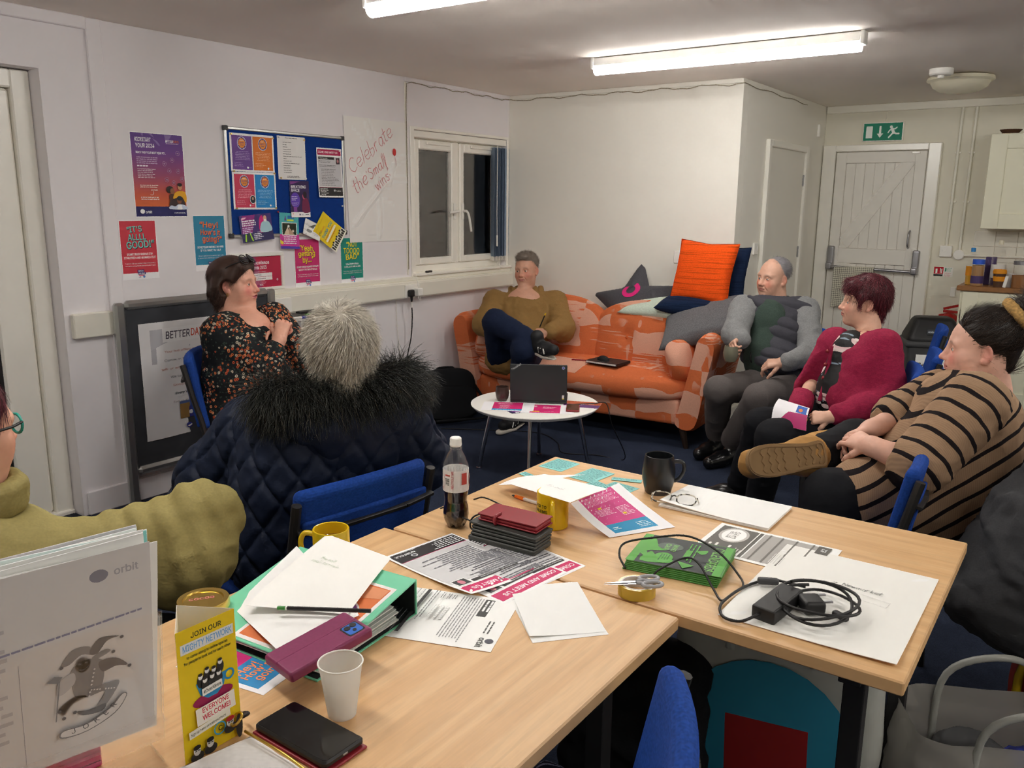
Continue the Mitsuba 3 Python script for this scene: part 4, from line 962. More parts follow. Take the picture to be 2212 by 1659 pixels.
# bent leaflet leaning against the yellow mug, and the white sheet on top of the mug
def bil(A, B, Cc, D, w, h, bow=0.0):
    A, B, Cc, D = (np.array(a, float) for a in (A, B, Cc, D))
    n = np.cross(B - A, D - A); n /= np.linalg.norm(n)
    def fn(u, v, l):
        s, t = u / w, v / h
        p_ = np.outer((1 - s) * (1 - t), A) + np.outer(s * (1 - t), B) + np.outer(s * t, Cc) + np.outer((1 - s) * t, D)
        return p_ + np.outer(l + bow * np.sin(np.clip(t, 0, 1) * np.pi) * (1 - 0.5 * s), n)
    return fn
k = thing('leaflet', 'pink and blue printed leaflet leaning from the yellow mug onto the table', 'leaflet')
p = Print(0.21, 0.25, 'f0eff2', sub=0.03)
p.rect(0.03, 0.075, 0.14, 0.175, 'd04c8a').rect(0.03, 0.02, 0.14, 0.055, '3b93c0').lines(0.04, 0.235, 0.12, 8, 0.006, 'e9a9c8', 0.4).lines(0.045, 0.16, 0.06, 6, 0.0065, 'f1c9dc', 0.4).lines(0.115, 0.15, 0.05, 8, 0.0065, 'f1c9dc', 0.4).lines(0.12, 0.055, 0.045, 4, 0.008, 'cfe6f2').lines(0.04, 0.05, 0.03, 2, 0.009, 'e8f2f8').rect(0.06, 0.165, 0.012, 0.01, 'e8c83c').rect(0.12, 0.11, 0.01, 0.01, 'e8c83c')
sheet(k, 'sheet', p, bil((-0.926, 1.746, 0.7515), (-0.824, 1.909, 0.7515), (-1.02, 1.965, 0.815), (-1.01, 1.695, 0.838), 0.21, 0.25, -0.012), top=True)
k = thing('paper_sheet', 'white sheet with faint handwriting lying over the top of the yellow mug', 'paper')
p = Print(0.21, 0.15, 'efeeec', sub=0.03); hand(p, "the small", 0.08, 0.06, 0.012, 0.0007, 'b9b9b9', -5)
sheet(k, 'sheet', p, bil((-1.225, 1.735, 0.834), (-1.0, 1.675, 0.848), (-0.975, 1.82, 0.848), (-1.17, 1.825, 0.848), 0.21, 0.15, 0.004), top=True)
k = thing('paper_sheet', 'second white sheet drooping from the mug over the turquoise cards', 'paper')
p = Print(0.2, 0.14, None, sub=0.03); p.w, p.h = 0.2, 0.14
sheet(k, 'sheet', p, bil((-1.36, 1.87, 0.765), (-1.14, 1.80, 0.838), (-1.09, 1.9, 0.842), (-1.3, 1.99, 0.775), 0.2, 0.14, 0.008), top=True)
# mugs
def mug(name, label, x, y, prof, m, handle=None, hr=0.006, rz=0, cat_='mug', z=TZ):
    k = thing(name, label, cat_)
    part(k, 'body', mv(lathe(prof, 40), (x, y, z)), m, 40)
    if handle is not None:
        part(k, 'handle', mv(tube(spl(handle, 8), hr, 10), (x, y, z), rz=rz), m, True)
    return k
mat('m_yellow', 'd8b41c', 0.2, 0.5)
mat('m_blackmug', '15171a', 0.28, 0.5)
straight = lambda r, h: [(0, 0.0), (r - 0.003, 0.0), (r, 0.003), (r, h - 0.002), (r - 0.0015, h), (r - 0.004, h - 0.001), (r - 0.004, 0.006), (0, 0.006)]
hd = lambda r, h: [(r - 0.004, 0, h * 0.82), (r + 0.02, 0, h * 0.84), (r + 0.03, 0, h * 0.6), (r + 0.022, 0, h * 0.3), (r - 0.004, 0, h * 0.18)]
my = mug('mug', 'yellow mug with black lettering under the white sheet', -1.086, 1.733, straight(0.041, 0.094), 'm_yellow', hd(0.041, 0.094), rz=-58)
p = Print(0.06, 0.05, None); p.text('OVER TO', 0.016, 0.036, 0.0075, '1c1a12', True).text('PROBLEMS', 0.008, 0.023, 0.0075, '1c1a12', True).text('TOGETHER', 0.006, 0.01, 0.0075, '1c1a12', True)
a0 = math.radians(-124)
msh, col = p.mesh(lambda u, v, l: np.stack([-1.086 + (0.0413 + l) * np.cos(a0 + (u - 0.03) / 0.041), 1.733 + (0.0413 + l) * np.sin(a0 + (u - 0.03) / 0.041), TZ + 0.022 + v], 1)); part(my, 'lettering', msh, 'm_print', color=col)
my = mug('mug', 'yellow mug of tea at the near table edge behind the paper on the binder', -1.352, 1.222, straight(0.041, 0.094), 'm_yellow', hd(0.041, 0.094), rz=-150)
mat('m_tea', '6f4a1e', 0.1, 0.5)
part(my, 'tea', mv(lathe([(0, 0.066), (0.0368, 0.066), (0.0368, 0.06), (0, 0.06)], 32), (-1.352, 1.222, TZ)), 'm_tea', 40)
p = Print(0.04, 0.05, None); p.text('A', 0.01, 0.01, 0.03, '1c1a12', True)
a1 = math.radians(-38)
msh, col = p.mesh(lambda u, v, l: np.stack([-1.352 + (0.0413 + l) * np.cos(a1 + (u - 0.02) / 0.041), 1.222 + (0.0413 + l) * np.sin(a1 + (u - 0.02) / 0.041), TZ + 0.03 + v], 1)); part(my, 'lettering', msh, 'm_print', color=col)
mug('mug', 'large matt black mug at the far edge of the table', -0.979, 2.13, [(0, 0), (0.033, 0), (0.037, 0.004), (0.046, 0.04), (0.0475, 0.065), (0.043, 0.1), (0.0405, 0.112), (0.039, 0.113), (0.037, 0.111), (0.042, 0.06), (0.034, 0.008), (0, 0.007)], 'm_blackmug', [(0.041, 0, 0.095), (0.066, 0, 0.092), (0.072, 0, 0.07), (0.06, 0, 0.045), (0.044, 0, 0.035)], 0.0055, rz=32)
# cola bottle
bt = thing('cola_bottle', 'half-full cola bottle with a white cap at the table edge', 'bottle')
bx, by = -1.283, 1.583
def petal(rf):
    def f(u, v):
        z = v
        a = u * 2 * np.pi
        r = rf(z)
        k_ = np.clip((0.03 - z) / 0.03, 0, 1)
        r = r * (1 - 0.17 * k_ * (np.cos(5 * a) > 0.2) * (np.cos(5 * a) - 0.2))
        return np.stack([bx + r * np.cos(a), by + r * np.sin(a), TZ + z + 0.008 * k_ * np.clip(np.cos(5 * a), 0, 1) * 0.8], 1)
    return f
zz = [0, 0.004, 0.02, 0.035, 0.05, 0.07, 0.09, 0.115, 0.15, 0.165, 0.185, 0.2, 0.21, 0.215]
rr = [0.017, 0.024, 0.031, 0.0335, 0.0325, 0.0285, 0.0305, 0.0325, 0.0325, 0.0315, 0.024, 0.016, 0.0125, 0.0125]
shape_ = lambda z: np.interp(z, zz, rr)
part(bt, 'body', grid(petal(shape_), 50, 44, v=(0.0, 0.215), wrap_u=True), 'm_clear', True)
mat('m_cola', '12070a', 0.12, 0.6)
colam = grid(petal(lambda z: shape_(z) - 0.0012), 50, 26, v=(0.0012, 0.098), wrap_u=True)
part(bt, 'cola', cat(colam, mv(lathe([(0, 0.0975), (0.0300, 0.0975), (0.0300, 0.097), (0, 0.097)], 40), (bx, by, TZ))), 'm_cola', True)
p = Print(0.2, 0.056, 'cfc6c2')
for o_ in (0.0, 0.1):
    p.rect(o_ + 0.004, 0.012, 0.024, 0.033, 'c4807c').lines(o_ + 0.006, 0.036, 0.02, 3, 0.005, 'eadedc', 0.5).lines(o_ + 0.006, 0.01, 0.022, 2, 0.004, 'b06058').rect(o_ + 0.032, 0.042, 0.014, 0.004, 'a8433e').rect(o_ + 0.031, 0.018, 0.015, 0.02, 'e2dedb')
    for j in range(6): p.rect(o_ + 0.0315, 0.0185 + j * 0.0032, 0.0125, 0.0012 + 0.0006 * (j % 2), '303030')
    p.text('RECYCLE ME', o_ + 0.055, 0.01, 0.0055, 'a03038', True, rot=90).rect(o_ + 0.075, 0.02, 0.015, 0.03, 'b4443e')
lr = lambda u, v, l: np.stack([bx + (0.0329 + l) * np.cos(u / 0.0327 - 2.75), by + (0.0329 + l) * np.sin(u / 0.0327 - 2.75), TZ + 0.1 + v], 1)
p.sub = None
q = Print(0.2054, 0.056, None, sub=0.008); q.w, q.h = 0.2054, 0.056
p2 = Print(0.2054, 0.056, 'd8d0cc', sub=0.008)
lk = sheet(bt, 'label', q, lr, thick=0.0002)
msh, col = p2.mesh(lr); part(lk, 'paper', msh, 'm_print', color=col)
msh, col = p.mesh(lambda u, v, l: lr(u, v, l + 0.0003)); part(lk, 'print', trimesh.Trimesh(msh.vertices, msh.faces[2:], process=False), 'm_print', color=col)
part(bt, 'cap', mv(lathe([(0, 0.236), (0.0125, 0.236), (0.0145, 0.234), (0.015, 0.221), (0.0155, 0.22), (0.0155, 0.216), (0.0135, 0.213), (0.0, 0.213)], 28), (bx, by, TZ)), 'm_white', 40)
part(bt, 'collar', mv(lathe([(0.0125, 0.207), (0.0165, 0.208), (0.0165, 0.21), (0.0125, 0.211)], 28), (bx, by, TZ)), 'm_clear', 40)
# pile: grey wallet, red phone case; reading glasses
wl_ = thing('wallet', 'thick dark grey wallet under the red phone case', 'wallet')
mat('m_greyleather', lambda p_, n, uv: C('353634') * (0.85 + 0.3 * fbm(p_.x * 160, p_.y * 160, p_.z * 160, 2)), 0.45, 0.4, bump=(lambda p_, n, uv: fbm(p_.x * 220, p_.y * 220, p_.z * 220, 2), 0.0008))
WP = pose((-1.108, 1.572, TZ), 3)
def wp(m): return m.copy().apply_transform(WP)
part(wl_, 'base', wp(rb(0.19, 0.085, 0.016, 0.006, 10, (0, 0, 0.008))), 'm_greyleather', 40)
for i, z in enumerate((0.021, 0.029, 0.037)): part(wl_, 'leaf', wp(rb(0.184, 0.08, 0.0072, 0.0034, 10, (0.004, 0.002 * i, z))), 'm_greyleather', 40)
part(wl_, 'flap', wp(mv(rb(0.19, 0.084, 0.006, 0.0028, 10), (0.002, 0.004, 0.045), ry=1.5)), 'm_greyleather', 40)
rp = thing('phone_case', 'dark red leather phone case lying on the grey wallet', 'phone case')
mat('m_redleather', '7e1d27', 0.35, 0.45)
RP = pose((-1.105, 1.592, TZ + 0.0505), 4, ry=1)
part(rp, 'lower_cover', rb(0.165, 0.082, 0.004, 0.0018, 10, (0, 0, 0.002)).apply_transform(RP), 'm_redleather', 40)
part(rp, 'shell', rb(0.16, 0.078, 0.011, 0.005, 12, (0.001, 0, 0.009)).apply_transform(RP), 'm_redleather', 40)
part(rp, 'upper_cover', mv(rb(0.165, 0.082, 0.004, 0.0018, 10, (0, 0, 0.017)), (0, 0, 0), ry=-0.8).apply_transform(RP), 'm_redleather', 40)
part(rp, 'clasp', tube(spl([(-0.03, -0.042, 0.0), (-0.03, -0.048, 0.01), (-0.03, -0.044, 0.02), (-0.03, -0.02, 0.022)], 5), 0.004, 8).apply_transform(RP), 'm_redleather', True)
def specs(name, label, at, rz, m, lens_r=(0.026, 0.02), dz=0.0, z=TZ, tip=0.0):
    k = thing(name, label, 'glasses')
    P_ = pose((at[0], at[1], z), rz, rx=tip)
    a = np.linspace(0, 2 * np.pi, 24, endpoint=False)
    for s in (-1, 1):
        rim = np.stack([s * 0.034 + lens_r[0] * np.sign(np.cos(a)) * np.abs(np.cos(a)) ** 0.75, 0 * a, 0.022 + lens_r[1] * np.sign(np.sin(a)) * np.abs(np.sin(a)) ** 0.8], 1)
        part(k, 'rim', tube(rim, 0.0021, 8, True).apply_transform(P_), m, True)
        part(k, 'lens', trimesh.Trimesh(np.vstack([rim, [[s * 0.034, 0, 0.022]]]), [[i, (i + 1) % 24, 24] for i in range(24)], process=False).apply_transform(P_), 'm_clear')
        part(k, 'temple', tube(spl([(s * 0.062, 0.0, 0.032), (s * 0.066, 0.03, 0.031), (s * 0.062, 0.1, 0.026), (s * 0.055, 0.135, 0.008)], 5), 0.002, 8).apply_transform(P_), m, True)
    part(k, 'bridge', tube(spl([(-0.009, 0, 0.026), (0, -0.002, 0.031), (0.009, 0, 0.026)], 4), 0.0019, 8).apply_transform(P_), m, True)
    return k
mat('m_tort', lambda p_, n, uv: mix(C('d9d4c6'), C('1d1a17'), smoothstep(0.45, 0.6, noise(p_.x * 150, p_.y * 150, p_.z * 150))), 0.25, 0.5)
specs('glasses', 'black and white speckled glasses lying at the corner of the paper stack', (-0.888, 2.03), 14, 'm_tort', z=TZ + 0.0135, tip=-62)
specs('glasses', 'black framed glasses beside the red phone case and the cola bottle', (-1.215, 1.63), 75, 'm_black', z=TZ + 0.0, tip=6)
pn = thing('pen', 'orange and clear ballpoint pen pointing at the yellow mug', 'pen')
mat('m_orangepl', 'e8701e', 0.35, 0.4)
e1 = np.array([0.99, -0.13, 0])
o_ = np.array([-1.292, 1.845, TZ + 0.006])
part(pn, 'barrel', tube([o_ + e1 * 0.045, o_ + e1 * 0.14], 0.0048, 10), 'm_labelwhite', 40)
part(pn, 'grip', tube([o_ + e1 * 0.012, o_ + e1 * 0.045], [0.0045, 0.0056], 10), 'm_orangepl', 40)
part(pn, 'tip', tube([o_, o_ + e1 * 0.012], [0.001, 0.0045], 10), 'm_darkgrey', 40)
# tape roll and scissors
tp = thing('tape_roll', 'roll of yellowish clear sticky tape under the scissors', 'tape roll')
mat('m_tape', 'b89a38', 0.2, 0.5)
part(tp, 'tape', mv(lathe([(0.034, 0), (0.04, 0), (0.04, 0.024), (0.034, 0.024), (0.034, 0)], 44), (-0.733, 1.513, TZ)), 'm_tape', 40)
part(tp, 'core', mv(lathe([(0.031, 0.0), (0.034, 0.0), (0.034, 0.0245), (0.031, 0.0245), (0.031, 0)], 44), (-0.733, 1.513, TZ)), 'm_labelwhite', 40)
sc = thing('scissors', 'small scissors with grey handles resting on the tape roll', 'scissors')
SP_ = pose((-0.738, 1.5, TZ + 0.0265), 42)
mat('m_greypl', '9b9ca0', 0.45, 0.4)
part(sc, 'blade', cat(prism([(-0.062, -0.001), (-0.02, -0.006), (0.016, -0.005), (0.016, 0.003), (-0.02, 0.002)], 0.0012).apply_transform(SP_), prism([(-0.06, 0.002), (-0.02, 0.007), (0.016, 0.008), (0.016, 0.0), (-0.02, -0.001)], 0.0012).apply_translation([0, 0, 0.0014]).apply_transform(SP_)), 'm_chrome')
for s in (-1, 1):
    a = np.linspace(0, 2 * np.pi, 22, endpoint=False)
    lp = np.stack([0.04 + 0.021 * np.cos(a), s * 0.0145 + 0.0115 * np.sin(a), 0.003 + 0 * a], 1)
    part(sc, 'handle', cat(tube(lp, 0.0042, 8, True), tube([(0.01, s * 0.003, 0.002), (0.024, s * 0.009, 0.003)], 0.004, 8)).apply_transform(SP_), 'm_greypl', True)
for i, (a, b) in enumerate((((-0.627, 1.72, 0.774), (-0.553, 1.73, 0.772)), ((-0.615, 1.69, 0.757), (-0.548, 1.675, 0.756)))):
    k = thing('clear_peg', 'clear plastic ' + ('peg lying on the end of the green booklets' if i == 0 else 'peg on the table just below the one on the green booklets'), 'peg')
    put(k, bar(a, b, 0.012, 0.006, 0.001), 'm_clear')
# charger: brick, plug, coil and leads
ch = thing('charger', 'black power adapter with coiled lead and plug on the large white sheet', 'charger')
part(ch, 'brick', mv(rb(0.05, 0.125, 0.03, 0.004, 10), (-0.462, 1.605, TZ + 0.02), rz=-9, rx=3), 'm_black', 40)
part(ch, 'plug', cat(mv(rb(0.045, 0.05, 0.028, 0.008, 10), (-0.405, 1.64, TZ + 0.022), rz=38)), 'm_black', 40)
part(ch, 'pin', mv(cbs(0.006, 0.02, 0.004, 0.0005), (-0.376, 1.652, TZ + 0.03), rz=-50), 'm_steel')
part(ch, 'pin', mv(cbs(0.006, 0.018, 0.004, 0.0005), (-0.395, 1.672, TZ + 0.032), rz=-50), 'm_steel')
a = np.linspace(0, 2 * np.pi * 3.1, 90)
coil = np.stack([-0.392 + (0.072 + 0.012 * np.sin(a * 0.62)) * np.cos(a + 2.2), 1.645 + (0.082 + 0.014 * np.cos(a * 0.81)) * np.sin(a + 2.2), TZ + 0.012 + 0.012 * (1 + np.sin(a * 0.7)) + 0.004 * a / 6], 1)
part(ch, 'lead', tube(coil, 0.0032, 8), 'm_black', True)
part(ch, 'connector', mv(rb(0.016, 0.045, 0.014, 0.005, 10), (-0.515, 1.705, TZ + 0.016), rz=-62), 'm_darkgrey', 40)
part(ch, 'connector', mv(rb(0.014, 0.035, 0.012, 0.004, 10), (-0.345, 1.63, TZ + 0.018), rz=62), 'm_black', 40)
part(ch, 'lead', tube(spl([(-0.478, 1.542, 0.768), (-0.505, 1.512, 0.757), (-0.54, 1.512, 0.756), (-0.562, 1.552, 0.757), (-0.562, 1.61, 0.757), (-0.553, 1.665, 0.757), (-0.535, 1.71, 0.758), (-0.512, 1.728, 0.762), (-0.48, 1.722, 0.766), (-0.44, 1.72, 0.768)], 8), 0.003, 8), 'm_black', True)
part(ch, 'lead', tube(spl([(-0.562, 1.6, 0.7575), (-0.57, 1.575, 0.757), (-0.6, 1.607, 0.762), (-0.655, 1.655, 0.788), (-0.69, 1.66, 0.79), (-0.725, 1.615, 0.772), (-0.737, 1.6, 0.758)], 8), 0.0024, 8), 'm_black', True)
part(ch, 'lead', tube(spl([(-0.553, 1.662, 0.757), (-0.575, 1.70, 0.76), (-0.64, 1.735, 0.79), (-0.72, 1.745, 0.806), (-0.79, 1.70, 0.80), (-0.84, 1.66, 0.788), (-0.835, 1.625, 0.772), (-0.805, 1.598, 0.757)], 8), 0.0024, 8), 'm_black', True)

# ---------------------------------------------------------------- near table: binder and what lies on it
mat('m_mint2', '74c9a4', 0.35, 0.4)
mat('m_binderin', '12181a', 0.7, 0.3)
bi = thing('ring_binder', 'mint green lever arch binder lying closed with papers wedged inside', 'binder')
B = np.eye(4)
B[:3, 0] = [0.995, 0.085, 0]; B[:3, 1] = [-0.085, 0.995, 0]; B[:3, 3] = [-1.046, 1.166, TZ]     # origin: the near right foot of the spine; x along it to the right, y away
def bd_(m): return m.copy().apply_transform(B)
slope = math.degrees(math.atan2(0.052, 0.285))
TOP = pose((-0.3155, 0.0, 0.0765), rx=0) @ pose(rx=slope)
part(bi, 'spine', bd_(cb(-0.3155, 0, -0.003, 0.0, 0, 0.0765, 0.001)), 'm_mint2')
part(bi, 'lower_cover', bd_(cb(-0.3155, 0, -0.288, 0, 0.0005, 0.0032, 0.001)), 'm_mint2')
tc = cb(0, 0.3155, -0.292, 0, -0.003, 0, 0.001).apply_transform(TOP)
part(bi, 'upper_cover', bd_(tc), 'm_mint2')
part(bi, 'lining', bd_(cat(cb(-0.31, -0.004, -0.0045, -0.0031, 0.004, 0.072, 0.0003), cb(0.004, 0.31, -0.288, -0.004, -0.0042, -0.0031, 0.0003).apply_transform(TOP), cb(-0.31, -0.004, -0.284, -0.004, 0.0033, 0.004, 0.0003))), 'm_binderin')
part(bi, 'ring', bd_(cat(*[tube([(xx + 0.02 * 0, -0.04 - 0.028 * math.cos(t), 0.006 + 0.03 * math.sin(t)) for t in np.linspace(0, np.pi, 10)], 0.002, 6) for xx in (-0.2, -0.12)])), 'm_chrome', True)
mat('m_pagewhite', 'd8dbd4', 0.7, 0.2); mat('m_pagelime', '9fc06a', 0.6, 0.3); mat('m_clearpage', 'b9beb8', 0.3, 0.4)
for i in range(7):
    h0, h1 = 0.006 + i * 0.004, 0.006 + i * 0.0028
    xx = -0.012 - 0.006 * (i * 5 % 4)
    pg = cb(-0.3, xx, -0.27 - 0.004 * (i % 3), -0.045, -0.0012, 0.0012, 0.0003)
    sh = np.eye(4); sh[2, 1] = (h0 - h1) / 0.22; sh[2, 3] = h1 + 0.27 * (h0 - h1) / 0.22
    part(bi, 'page', bd_(pg.apply_transform(sh)), ['m_pagewhite', 'm_clearpage', 'm_pagewhite', 'm_pagelime', 'm_pagewhite', 'm_clearpage', 'm_pagewhite'][i])
def on_cover(u0, v0, deg=0, lift=0.0006):
    """Sheet coordinates -> world for what lies on the binder's sloping cover (u0, v0 in its plane)."""
    c, s = math.cos(math.radians(deg)), math.sin(math.radians(deg))
    def fn(u, v, l):
        q = np.c_[u0 + u * c - v * s, v0 + u * s + v * c, lift + l, np.ones(len(u))]
        return (q @ (B @ TOP).T)[:, :3]
    return fn
p = Print(0.2, 0.24, 'e7e2de'); p.rect(0.008, 0.008, 0.184, 0.224, 'd2713e').disc(0.14, 0.135, 0.04, 'f0ecec').disc(0.14, 0.135, 0.036, '8a5b9a').lines(0.02, 0.07, 0.1, 4, 0.01, 'e8b08a').poly([(0.12, 0.18), (0.19, 0.2), (0.19, 0.23), (0.12, 0.225)], 'd98f66')
sheet(bi, 'cover_insert', p, on_cover(0.1, -0.285, 0))
k = thing('paper_sheet', 'white sheet with faint green handwriting on top of the binder', 'paper')
p = Print(0.21, 0.297, 'ebeae6', sub=0.035); hand(p, 'the hall', 0.05, 0.2, 0.01, 0.0008, '9fb39a', -4); hand(p, 'small ternswin', 0.035, 0.182, 0.01, 0.0008, 'a8b6a2', -4)
sheet(k, 'sheet', p, bil((-1.262, 0.92, 0.806), (-1.075, 1.005, 0.809), (-1.143, 1.196, 0.836), (-1.335, 1.196, 0.842), 0.21, 0.297, 0.004), top=True)
k = thing('paper_sheet', 'white sheet half under the plum phone case, hanging off the binder', 'paper')
p = Print(0.21, 0.28, None, sub=0.04); p.w, p.h = 0.21, 0.28
sheet(k, 'sheet', p, bil((-1.31, 0.925, 0.785), (-1.1, 0.865, 0.7885), (-1.06, 1.02, 0.806), (-1.36, 1.13, 0.8305), 0.21, 0.28, 0.0), top=True)
k = thing('leaflet', 'pink and blue leaflet lying on the table under the binder corner', 'leaflet')
p = Print(0.16, 0.2, 'eeedf0'); p.rect(0.01, 0.1, 0.12, 0.1, 'cf2f7c').rect(0.01, 0.02, 0.12, 0.08, '2f86bd').lines(0.03, 0.19, 0.08, 5, 0.008, 'f0b8d2').text('Hey!', 0.025, 0.075, 0.017, 'ee8a5c', True).text("How's it", 0.02, 0.055, 0.016, 'ee8a5c', True).text('going', 0.03, 0.035, 0.016, 'ee8a5c', True).rect(0.02, 0.135, 0.012, 0.012, 'e8c83c')
eu, ev = evuv((-0.95, 0.32))
sheet(k, 'sheet', p, flat((-1.05, 0.905, 0.7508), np.array([-0.2, -0.98, 0]), np.array([-0.98, 0.2, 0])) if False else flat((-1.205, 0.93, 0.7508), np.array([0.25, -0.968, 0]) * -1, np.array([-0.968, -0.25, 0])) if False else flat((-1.065, 0.80, 0.7508), (-0.17, 0.985, 0), (-0.985, -0.17, 0)), top=True)
pc_ = thing('pencil', 'black pencil with a green end lying on the paper on the binder', 'pencil')
a_, b_ = np.array([-1.193, 0.94, 0.8135]), np.array([-1.03, 1.02, 0.8235])
d_ = (b_ - a_) / np.linalg.norm(b_ - a_)
part(pc_, 'shaft', tube([a_ + d_ * 0.018, b_], 0.0038, 6), 'm_black')
part(pc_, 'cap', tube([a_, a_ + d_ * 0.016], 0.0039, 8), mat('m_greencap', '2f7a2c', 0.4, 0.4), 40)
part(pc_, 'band', tube([a_ + d_ * 0.016, a_ + d_ * 0.019], 0.004, 8), 'm_white', 40)
# plum phone case with a blue phone camera
mat('m_plum', lambda p_, n, uv: C('74294f') * (0.92 + 0.16 * fbm(p_.x * 300, p_.y * 300, p_.z * 300, 2)), 0.42, 0.4)
pl = thing('phone_case', 'plum leather phone case with camera cut-out, on the binder', 'phone case')
PP = pose((-1.035, 0.9, 0.8065), 80, rx=0) @ pose(ry=-8, rx=0)
part(pl, 'case', rb(0.166, 0.088, 0.02, 0.006, 14).apply_transform(PP), 'm_plum', 40)
part(pl, 'seam', cbs(0.166, 0.0012, 0.0008, 0.0002, (0, 0.004, 0.0101)).apply_transform(PP), 'm_plum')
cu = part(pl, 'camera_cutout', rplate(0.034, 0.036, 0.0008, 0.005).apply_translation([0.058, -0.018, 0.0097]).apply_transform(PP), 'm_black')
mat('m_phoneblue', '3f6fc4', 0.25, 0.5)
part(cu, 'camera_plate', rplate(0.029, 0.031, 0.0008, 0.005).apply_translation([0.058, -0.018, 0.0102]).apply_transform(PP), 'm_phoneblue')
for qx, qy, r_ in ((0.064, -0.0105, 0.006), (0.051, -0.012, 0.006), (0.058, -0.025, 0.0035)):
    part(cu, 'camera_lens', lathe([(0, 0), (r_, 0), (r_, 0.0012), (r_ * 0.7, 0.0014), (0, 0.001)], 20).apply_translation([qx, qy, 0.0108]).apply_transform(PP), 'm_black', 40)
# plastic cup
cp = thing('plastic_cup', 'empty white translucent plastic cup on the near table', 'cup')
mat('m_cup', 'e6e4de', 0.35, 0.4)
scene['m_cupthin'] = {'type': 'principledthin', 'base_color': rgb('e9e7e1'), 'roughness': 0.4, 'diff_trans': 0.7, 'spec_trans': 0.25, 'eta': 1.4}
cup = [(0, 0.004), (0.0215, 0.003), (0.0225, 0.0)] + [(0.0225 + 0.0125 * t, 0.094 * t) for t in np.linspace(0.02, 0.97, 10)]
part(cp, 'body', mv(lathe(cup, 40), (-0.921, 0.842, TZ)), 'm_cupthin', 40)
part(cp, 'rim', mv(tube([(0.0353 * math.cos(t), 0.0353 * math.sin(t), 0.0925) for t in np.linspace(0, 2 * np.pi, 40, endpoint=False)], 0.0015, 8, True), (-0.921, 0.842, TZ)), 'm_cup', True)
# gold tin
tn = thing('tin', 'round tin with a gold lid and pink lettering behind the leaflet stand', 'tin')
part(tn, 'body', mv(lathe([(0, 0), (0.045, 0), (0.045, 0.05), (0, 0.05)], 40), (-1.345, 0.885, TZ)), 'm_gold', 40)
part(tn, 'lid', mv(lathe([(0, 0.057), (0.036, 0.057), (0.038, 0.06), (0.0475, 0.06), (0.049, 0.057), (0.049, 0.044), (0.046, 0.043)], 44), (-1.345, 0.885, TZ)), 'm_gold', 40)
p = Print(0.06, 0.03, None); p.text('cocoa', 0.004, 0.008, 0.012, 'c8766a', True)
msh, col = p.mesh(flat((-1.357, 0.856, TZ + 0.0573), (0.55, 0.835, 0), (-0.835, 0.55, 0))); part(tn, 'lettering', msh, 'm_print', color=col)
# three-sided standing leaflet
tl = thing('standing_leaflet', 'yellow three-sided standing leaflet reading Mighty Network', 'leaflet')
Q = [np.array(a) for a in ((-1.012, 0.617), (-1.01, 0.715), (-1.088, 0.67))]
H_ = 0.21
def face(a, b):
    ax, bx_ = np.array([*a, TZ + 0.0005]), np.array([*b, TZ + 0.0005])
    d = (bx_ - ax) / np.linalg.norm(bx_ - ax)
    return flat(ax, d, (0, 0, 1)), np.linalg.norm(bx_ - ax)
mat('m_tent', 'e4c320', 0.4, 0.4)
fn, L = face(Q[0], Q[1])
p = Print(L, H_, 'dfc31f')
p.text('JOIN OUR', L / 2, 0.193, 0.0075, '2a2a1c', True, align='c').rect(0.006, 0.172, L - 0.01, 0.016, 'd8dcdc').text('MIGHTY NETWORK', L / 2 + 0.001, 0.1755, 0.0095, '6f9fd4', True, align='c', width=L - 0.016)
p.text('to come along to online spaces', L / 2, 0.163, 0.0042, '3c3a1c', True, align='c', width=L - 0.03).text('for people to look out for each other', L / 2, 0.155, 0.0042, '3c3a1c', True, align='c', width=L - 0.02)
p.disc(L / 2 + 0.004, 0.087, 0.034, '8d1f4c', 0.011).poly([(0.026, 0.118), (0.078, 0.118), (0.072, 0.098), (0.06, 0.088), (0.044, 0.088), (0.032, 0.098)], '2e86b8').ring(0.082, 0.11, 0.009, 0.003, '2e86b8')
for i, (x_, y_) in enumerate(((0.034, 0.127), (0.045, 0.133), (0.056, 0.13), (0.067, 0.138), (0.04, 0.12), (0.052, 0.122), (0.063, 0.122))): p.disc(x_, y_ - 0.008, 0.006, '2a2a2a', 0.01).disc(x_, y_, 0.0038, 'dcdcdc', 0.0048).disc(x_, y_ + 0.003, 0.0036, '222222', 0.0025)
p.rect(0.034, 0.096, 0.034, 0.012, 'e6e6e2', 4).text('#OverABrew', 0.036, 0.0995, 0.0055, '28282c', True, rot=4, width=0.03)
p.rect(0.022, 0.052, 0.066, 0.028, 'ece6dc', 3).text('EVERYONE', 0.031, 0.07, 0.008, 'c2304c', True, rot=3, width=0.046).text('WELCOME!', 0.031, 0.058, 0.008, 'c2304c', True, rot=3, width=0.048)
p.rect(0.008, 0.038, 0.07, 0.012, 'e6e2d4', 5).text('Sign up here: overabrew.mn.co', 0.01, 0.042, 0.0042, '35352c', True, rot=5, width=0.06).ring(0.058, 0.032, 0.0105, 0.0022, '3f9ac0').text('C', 0.0545, 0.028, 0.008, '2a2a1c', True)
for x_, y_, c_ in ((0.018, 0.012, 'd8d8d6'), (0.04, 0.014, 'd8d8d6'), (0.075, 0.03, 'd8d8d6')): p.disc(x_, y_ - 0.006, 0.011, '2c2c2c', 0.008).disc(x_, y_ + 0.004, 0.006, c_, 0.008).disc(x_, y_ + 0.009, 0.0062, '222222' if c_ != 'd8d8d7' else 'b03030', 0.004).rect(x_ - 0.004, y_ + 0.003, 0.0035, 0.0015, '1c1c1c').rect(x_ + 0.001, y_ + 0.003, 0.0035, 0.0015, '1c1c1c')
